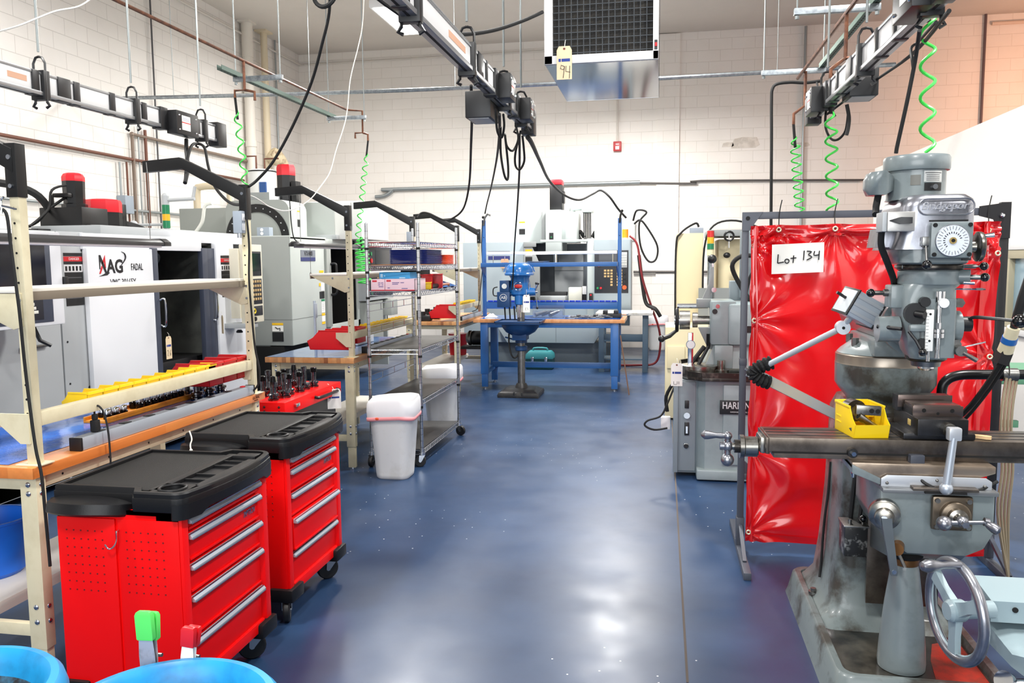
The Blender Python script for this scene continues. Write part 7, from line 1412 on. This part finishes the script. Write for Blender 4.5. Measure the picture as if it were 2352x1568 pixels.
# pipes on walls ------------------------------------------------------------------
XLW=XL+.05
def wl(*L): return [at(x,y,X=XLW) for x,y in L]
z=wl((186,344))[0].z; pipe([Vector((XLW,3.0,z)),Vector((XLW,at(349,374,X=XLW).y,z)),Vector((XLW,at(560,420,X=XLW).y,z))],.022,BPIPE,'long brown pipe running low along the left wall')
a=at(303,308,X=XLW); c=at(562,365,X=XLW); pipe([Vector((XLW,a.y,1.6)),Vector((XLW,a.y,a.z)),Vector((XLW,c.y,a.z)),Vector((XLW+.0,c.y+.4,a.z))],.026,M('pipe_grey_brown',(140,124,112),.45,.4),'grey brown pipe turning from vertical to horizontal on the left wall')
for x,m,r,l,zt_ in ((338,BPIPE,.022,'brown vertical pipe on the left wall beside the turning pipe',at(338,300,X=XLW).z),(292,BPIPE,.014,'thin brown vertical pipe below the long brown pipe',at(292,372,X=XLW).z),(322,CONC,.012,'thin grey vertical conduit left of the brown vertical pipe',at(322,290,X=XLW).z),(276,CONC,.016,'grey vertical conduit dropping to the grey junction box',at(276,372,X=XLW).z)):
    p=at(x,400,X=XLW); pipe([(XLW,p.y,1.0),(XLW,p.y,zt_)],r,m,l)
p=at(352,150,X=XLW); pipe([(XLW,p.y,.8),(XLW,p.y,ZC)],.013,M('conduit_black',(84,84,86),.5),'dark vertical conduit rising to the ceiling on the left wall')
p=at(285,470,X=XLW); B(GREYB).bx((XLW-.05,p.y-.08,p.z-.12),(XLW+.08,p.y+.10,p.z+.12),.006).solo('junction_box','grey junction box on the left wall above the white machine','box')
a=at(80,462,X=XLW); pipe([(XLW,a.y-2,a.z),(XLW,at(430,475,X=XLW).y,a.z)],.018,CONC,'grey conduit running behind the motors of the white machine')
for x0,y0,r,zb_,l,m in ((570,58,.085,2.4,'thick white drain pipe on the left wall near the corner',WPIPE),(608,80,.06,3.3,'thinner cream drain pipe nearest the room corner',M('pipe_cream',(222,208,180),.5))):
    p=at(x0,150,X=XL+.12)
    t=thing('drain_pipe',l,'pipe',(XL+.12,p.y,zb_)); b=B(m).cyl((0,0,0),(0,0,ZC-zb_),r,n=18)
    if r>.07: b.cyl((0,0,ZC-zb_-.6),(0,0,ZC-zb_-.02),r*1.12,n=18).cyl((0,0,1.3),(0,0,1.4),r*1.12,n=18)
    b.obj('pipe',t); B(m).bx((-.11,-.14,ZC-zb_-.03),(.11,.14,ZC-zb_)).obj('ceiling_flange',t)
p=at(625,360,X=XL+.2); t=thing('roof_drain','rusty white bell shaped fitting at the foot of the cream drain pipe','fitting',(XL+.25,p.y,p.z)); B(M('rusty_white',(222,206,172),.5,mix=((120,74,34),6,.5,.68))).lathe([(.05,-.12),(.13,-.1),(.16,.0),(.13,.14),(.09,.25)],(0,0,0),(.5,.6,-.62),20).obj('bell',t); B(WPIPE).cyl((0,0,-.05),(0,.1,-1.0),.05,n=14).obj('pipe',t)
p=at(636,200,X=XL+.05); pipe([(XL+.04,p.y,2.5),(XL+.04,p.y,ZC)],.018,CONC,'thin grey conduit between the drain pipes and the corner')
a=at(422,6,X=XLW); pipe([(XLW,2.0,a.z),(XLW,YB-.06,a.z),(XLW+.1,YB-.05,a.z),(-.15,YB-.05,a.z+.02)],.018,M('painted_conduit',(214,208,200),.6),'painted conduit running under the ceiling along the left and back walls')
pc_=at(740,120,Y=YB-.05) if 0 else None
B(M('painted_box',(218,212,204),.6)).bx((-4.52,YB-.09,5.28),(-4.36,YB,5.5),.006).solo('junction_box','painted junction box high on the back wall','box') if 0 else None
def bw(x,y): return at(x,y,Y=YB-.06)
a=bw(862,452);b_=bw(880,450);c=bw(915,434);d=bw(1470,418)
pipe([a,b_,bw(890,446),bw(903,437),c,d],.035,CONC,'thick grey conduit with offset bend along the back wall',k=4)
pipe([bw(1470,420),bw(1600,421),bw(1610,415),bw(1984,413)],.018,COND,'thin dark conduit continuing right along the back wall',k=3)
pipe([bw(1455,624),bw(1700,624)],.022,COND,'dark conduit low on the back wall behind the lathe')
pipe([bw(1418,225),bw(1418,326)],.02,M('painted_conduit',(214,208,200),.6),'white conduit dropping to the red fire alarm')
p=bw(1418,336); t=thing('fire_alarm','red fire alarm station on the back wall','fire alarm',(p.x,YB-.06,p.z)); B(M('alarm_red',(178,30,34),.4)).bx((-.075,-.03,-.09),(.075,.06,.09),.012).obj('body',t); B(WHT).bx((-.035,-.034,-.06),(.035,-.03,.0),.004).bx((-.03,-.033,.03),(.03,-.03,.045)).obj('pull_handle',t)
p=at(1848,200,Y=YB-.06); pipe([(p.x,YB-.05,1.2),(p.x,YB-.05,at(1850,60,Y=YB-.05).z)],.025,CONC,'grey vertical conduit on the back wall behind the narrow green hose')
p=at(2262,100,Y=YB-.06); pipe([(p.x,YB-.05,3.2),(p.x,YB-.05,ZC)],.022,M('conduit_purple_grey',(96,80,84),.5),'dark conduit dropping from the ceiling above the office partition')
pipe([(p.x+.1,YB-.05,at(2262,55,Y=YB-.05).z),(7.0,YB-.05,at(2262,55,Y=YB-.05).z)],.03,M('painted_conduit_warm',(220,200,184),.6),'painted pipe under the ceiling at the far right')
# long hanging pipe
l0=at(202,227,X=XL+.3); Yp=l0.y; l1=at(2057,148,Y=Yp)
t=thing('hanging_pipe','long thin galvanised pipe hung right across the room','pipe',(l0.x,Yp,l0.z))
P=[Vector((l0.x+(l1.x-l0.x)*u,Yp,l0.z+(l1.z-l0.z)*u-.055*math.sin(PI*u))) for u in [i/16 for i in range(17)]]
b=B(GALV).tube(P,.022,8); b.torus(P[0]+Vector((-.03,0,.02)),(0,1,0),.04,.008,12,5); b.obj('pipe',t,world=True)
b=B(ROD)
for i in (2,5,8,11,14): b.cyl(P[i]+Vector((0,0,.02)),(P[i].x,Yp,ZC),.004,n=6)
b.obj('hanger_rod',t,world=True)
# inverted U of cream pipe, tank and cables behind the second machine
b=B(M('pipe_cream',(222,208,180),.5)).tube(spl([(-6.62,10.9,2.005),(-6.62,10.9,2.68),(-6.56,10.9,2.78),(-6.25,10.9,2.78),(-6.12,10.9,2.72),(-6.1,10.9,2.6),(-6.1,10.9,2.005)],5),.05,12); b.solo('vent_pipe','cream inverted U pipe standing behind the ring cover','pipe')
t=thing('water_heater','white water heater tank behind the ring covered machine','tank',(-6.56,12.78,2.5)); B(M('tank_white',(224,226,226),.35)).lathe([(.2,0),(.225,.02),(.225,.70),(.2,.72)],n=28).obj('tank',t); B(BLK).lathe([(.232,.68),(.232,.70)],n=28).lathe([(.2,.715),(.001,.725)],n=28,cap0=False).obj('band',t); B(M('tank_label',(40,80,140),.5)).bx((.06,-.232,.1),(.17,-.19,.5)).obj('label_panel',t); B(BPIPE).tube([(-.1,0,.7),(-.1,0,.95),(-.3,0,.95)],.016,6).tube([(.05,0,.7),(.05,0,.9),(.3,0,.9)],.016,6).obj('pipe',t); B(MGD).bx((-.25,-.2,-2.5),(.25,.2,0),.01).obj('stand',t)
# heater / air cleaner -----------------------------------------------------------------
hx0,hx1,hy0,hy1,hz0=-.655,-.03,4.62,5.7,2.765
t=thing('air_cleaner','hanging air cleaner box with black grid front and polished underside','air cleaner',((hx0+hx1)/2,hy0,hz0)); HM=M('mirror_sheet',(158,160,164),.1,1)
b=B(WHT).bx((hx0,hy0,hz0),(hx0+.045,hy0+.03,hz0+.62),.002).bx((hx1-.03,hy0,hz0),(hx1,hy0+.03,hz0+.62),.002).bx((hx0,hy0,hz0),(hx1,hy0+.03,hz0+.045),.002).bx((hx0,hy0,hz0+.585),(hx1,hy0+.03,hz0+.62),.002); b.obj('front_frame',t,world=True)
B(HM).bx((hx0+.002,hy0+.03,hz0+.001),(hx1-.002,hy1,hz0+.006)).bx((hx0+.002,hy0+.03,hz0),(hx0+.006,hy1,hz0+.62)).bx((hx1-.006,hy0+.03,hz0),(hx1-.002,hy1,hz0+.62)).bx((hx0,hy1,hz0),(hx1,hy1+.004,hz0+.62)).bx((hx0,hy0+.03,hz0+.61),(hx1,hy1,hz0+.62)).obj('housing',t,world=True)
B(M('filter_mesh',(24,23,22),.85,mix=((44,40,34),26,.45,.7))).bx((hx0+.04,hy0+.03,hz0+.04),(hx1-.02,hy0+.05,hz0+.6)).obj('filter',t,world=True)
b=B(M('grid_wire',(74,80,86),.5,.3))
for k in range(1,16): x=hx0+.045+k*(hx1-hx0-.075)/16; b.bx((x-.0013,hy0+.02,hz0+.045),(x+.0013,hy0+.023,hz0+.6))
for k in range(0,15): z=hz0+.06+k*.0365; b.bx((hx0+.045,hy0+.02,z-.0013),(hx1-.03,hy0+.023,z+.0013))
b.obj('grille',t,world=True)
B(BLK).bx((hx1-.022,hy0-.004,hz0+.05),(hx1-.006,hy0,hz0+.10)).m(WRED).bx((hx1-.02,hy0-.008,hz0+.065),(hx1-.008,hy0-.003,hz0+.085),.001).obj('switch',t,world=True)
b=B(ROD)
for x in (hx0+.06,hx1-.06):
    for y in (hy0+.1,hy1-.1): b.cyl((x,y,hz0+.62),(x,y,ZC),.005,n=6)
b.obj('hanger_rod',t,world=True)
p=at(1296,112,Y=hy0-.01)
lot_tag(p,'manila lot tag 94 hanging on the grid of the air cleaner',w=.084,h=.165,mark=[[(.02,-.58),(-.2,-.53),(-.26,-.64),(-.06,-.68),(.02,-.57),(-.01,-.72),(-.08,-.95)],[(.12,-.56),(.1,-.74),(.4,-.77)],[(.36,-.56),(.34,-.97)]],string=[(0,0,0),(.004,.0,.03),(.006,.012,.05)])
# lamp over the middle busbar ------------------------------------------------------------
lx,ly,lz,_p=LAMPS[0]
t=thing('high_bay_lamp','glowing ceiling lamp at the top edge behind the middle busbar','lamp',(lx,ly,lz)); B(WHT).bx((-.34,-.64,.0),(.34,.64,.09),.01).obj('housing',t); B(M('lamp_glow',(255,250,240),.4,emis=9)).bx((-.3,-.6,-.012),(.3,.6,-.004)).obj('lens',t); B(ROD).cyl((0,-.4,.09),(0,-.4,ZC-lz),.006,n=6).cyl((0,.4,.09),(0,.4,ZC-lz),.006,n=6).obj('hanger_rod',t)
# cables --------------------------------------------------------------------------------
def drop(L,r,label,k=6,m=None,name='power_cable',cat='cable',n=8):
    """cable through (px,py,Y) triples"""
    return B(m or RUB).tube(spl([at(x,y,Y=Y) for x,y,Y in L],k),r*.76,n).solo(name,label,cat)
drop([(757,-40,4.0),(756,30,4.05),(740,100,4.1),(715,190,4.2),(672,290,4.3),(628,370,4.36),(592,412,4.4),(572,428,4.38)],.0105,'thick black cable swooping down from the ceiling to the near bench upright')
P=[at(745,-6,Y=4.0)+Vector((.055*math.cos(a),.03*math.sin(a*2)*.3,.045*math.sin(a))) for a in [i*PI/10 for i in range(40)]]; B(RUB).tube(P,.011,8).solo('cable_coil','coil of black cable at the top edge above the swooping cable','cable')
drop([(858,-12,3.4),(900,20,3.5),(960,58,3.7),(1030,76,3.9),(1080,78,4.05),(1140,68,4.25),(1200,48,4.45),(1246,28,4.62)],.013,'black cable sagging from the middle busbar to the air cleaner')
drop([(1082,196,4.9),(1084,260,5.1),(1082,330,5.8),(1078,420,7.0),(1066,475,7.6),(1045,498,7.9),(1020,505,7.9),(985,490,7.85),(968,489,7.85),(958,500,7.82)],.012,'black cable dropping from the middle busbar to the bench arms behind the rack')
drop([(1147,262,4.55),(1147,310,5.2),(1140,370,7.0),(1128,430,9.0),(1118,470,10.5),(1114,490,10.85)],.012,'black cable dropping from the plug box to the clamp on the blue upright')
drop([(1193,310,5.25),(1193,390,6.2),(1188,480,8.0),(1182,560,9.4),(1178,640,9.75),(1176,665,9.8)],.011,'black cable dropping from the end plug box to the drill press')
drop([(1212,315,5.6),(1222,330,6),(1240,370,8),(1262,415,10.5),(1295,447,12),(1330,459,12.6),(1362,445,12.9),(1380,437,13.0),(1400,452,13.0),(1420,480,13.1),(1438,500,13.2)],.022,'thick black cable running from the busbar end to the far grey machine')
drop([(1138,250,4.6),(1142,300,4.65),(1152,316,4.7),(1158,290,4.65),(1156,262,4.6)],.009,'short black cable loop under the first plug box')
drop([(1150,292,4.7),(1150,350,4.8),(1158,400,4.85),(1166,412,4.9),(1167,380,4.88),(1160,310,4.8),(1164,335,4.9),(1178,346,5.0),(1190,320,5.15),(1186,292,5.2)],.009,'long black cable loops hanging between the two plug boxes')
drop([(1196,300,5.3),(1184,350,5.35),(1184,380,5.4),(1194,389,5.4),(1204,370,5.4),(1203,340,5.35),(1200,312,5.3)],.010,'round black cable loop under the end plug box')
drop([(428,320,5.35),(428,345,5.3),(430,365,5.2),(431,390,5.1),(425,420,5.0)],.018,'short black cord hanging below the left busbar plug box')
drop([(425,418,5.05),(430,370,5.1),(440,335,5.25),(455,330,5.4),(470,340,5.3),(478,380,5.2),(492,425,5.0),(515,455,4.8),(535,468,4.7),(556,470,4.45)],.013,'black cable looping from the left busbar end to the near bench arm')
ROPE=M('rope_white',(234,230,220),.7)
drop([(836,-8,6.0),(832,60,6),(822,110,5.9),(805,180,5.7),(798,250,5.6),(790,290,5.5),(772,345,5.3),(758,395,5.2),(735,430,5.0),(712,458,4.9),(680,478,4.8),(650,484,4.7),(618,474,4.6),(600,462,4.5),(585,453,4.45),(568,447,4.4)],.0045,'thin white rope hanging down to the near bench upright',m=ROPE,name='rope',cat='rope',n=6)
drop([(-20,77,3.6),(40,60,3.6),(90,40,3.65),(130,25,3.7),(180,15,3.75),(214,-6,3.8)],.0055,'white twisted rope across the top left corner',m=ROPE,name='rope',cat='rope',n=6)
drop([(1886,186,7.3),(1850,190,7.3),(1815,189,7.3),(1785,193,7.3),(1774,205,7.3),(1772,235,7.3),(1772,330,7.3),(1771,500,7.3),(1770,640,7.3),(1769,900,7.3),(1768,1038,7.3)],.017,'bundle of black cables running along the cross arm and down behind the curtain')
drop([(1876,190,7.2),(1882,210,6.8),(1898,226,6.0)],.011,'black cord from the strut into the right busbar end')
drop([(1899,186,7.2),(1905,210,6.5),(1898,250,5.4),(1896,290,5.35),(1908,318,5.3),(1925,320,5.2),(1942,300,5.1),(1948,262,5.0)],.0095,'black cord loop hanging below the right busbar end')
drop([(1945,240,4.95),(1950,270,4.95),(1948,295,4.95),(1944,310,4.95)],.014,'short black pigtail under the far right plug box')
drop([(2112,70,2.95),(2108,100,3.0),(2100,150,3.05),(2082,240,3.08),(2062,330,3.12),(2058,352,3.13)],.009,'thick black cable dropping from the right plug box to the mill motor')
drop([(2150,50,2.9),(2110,95,3.2),(2093,110,3.2),(2095,135,3.1),(2098,160,3.08)],.007,'thin black cord beside the thick mill cable')
drop([(2180,25,3.0),(2100,120,3.8),(2020,178,4.8),(1945,228,5.3),(1900,262,5.6)],.010,'black cable slung under the right busbar')
drop([(790,392,6.15),(770,395,6.15),(742,388,6.15)],.001,'x') if 0 else None
drop([(664,447,6.2),(666,470,6.2),(670,520,6.25),(676,548,6.3),(690,558,6.35)],.006,'thin black cord from the second bench arm to its hanging lamp')
drop([(1108,505,10.9),(1106,560,10.9),(1108,610,10.92),(1104,660,10.9),(1098,705,10.8),(1085,715,10.7)],.008,'black cord hanging along the left blue upright')
B(M('tubing_white',(226,226,220),.5)).tube(spl([(-5.9,9.55,2.02),(-5.75,9.55,2.2),(-5.7,9.55,2.4),(-5.6,9.55,2.44)],5),.022,8).solo('white_hose','white hose curving up the front of the ring covered machine','hose')
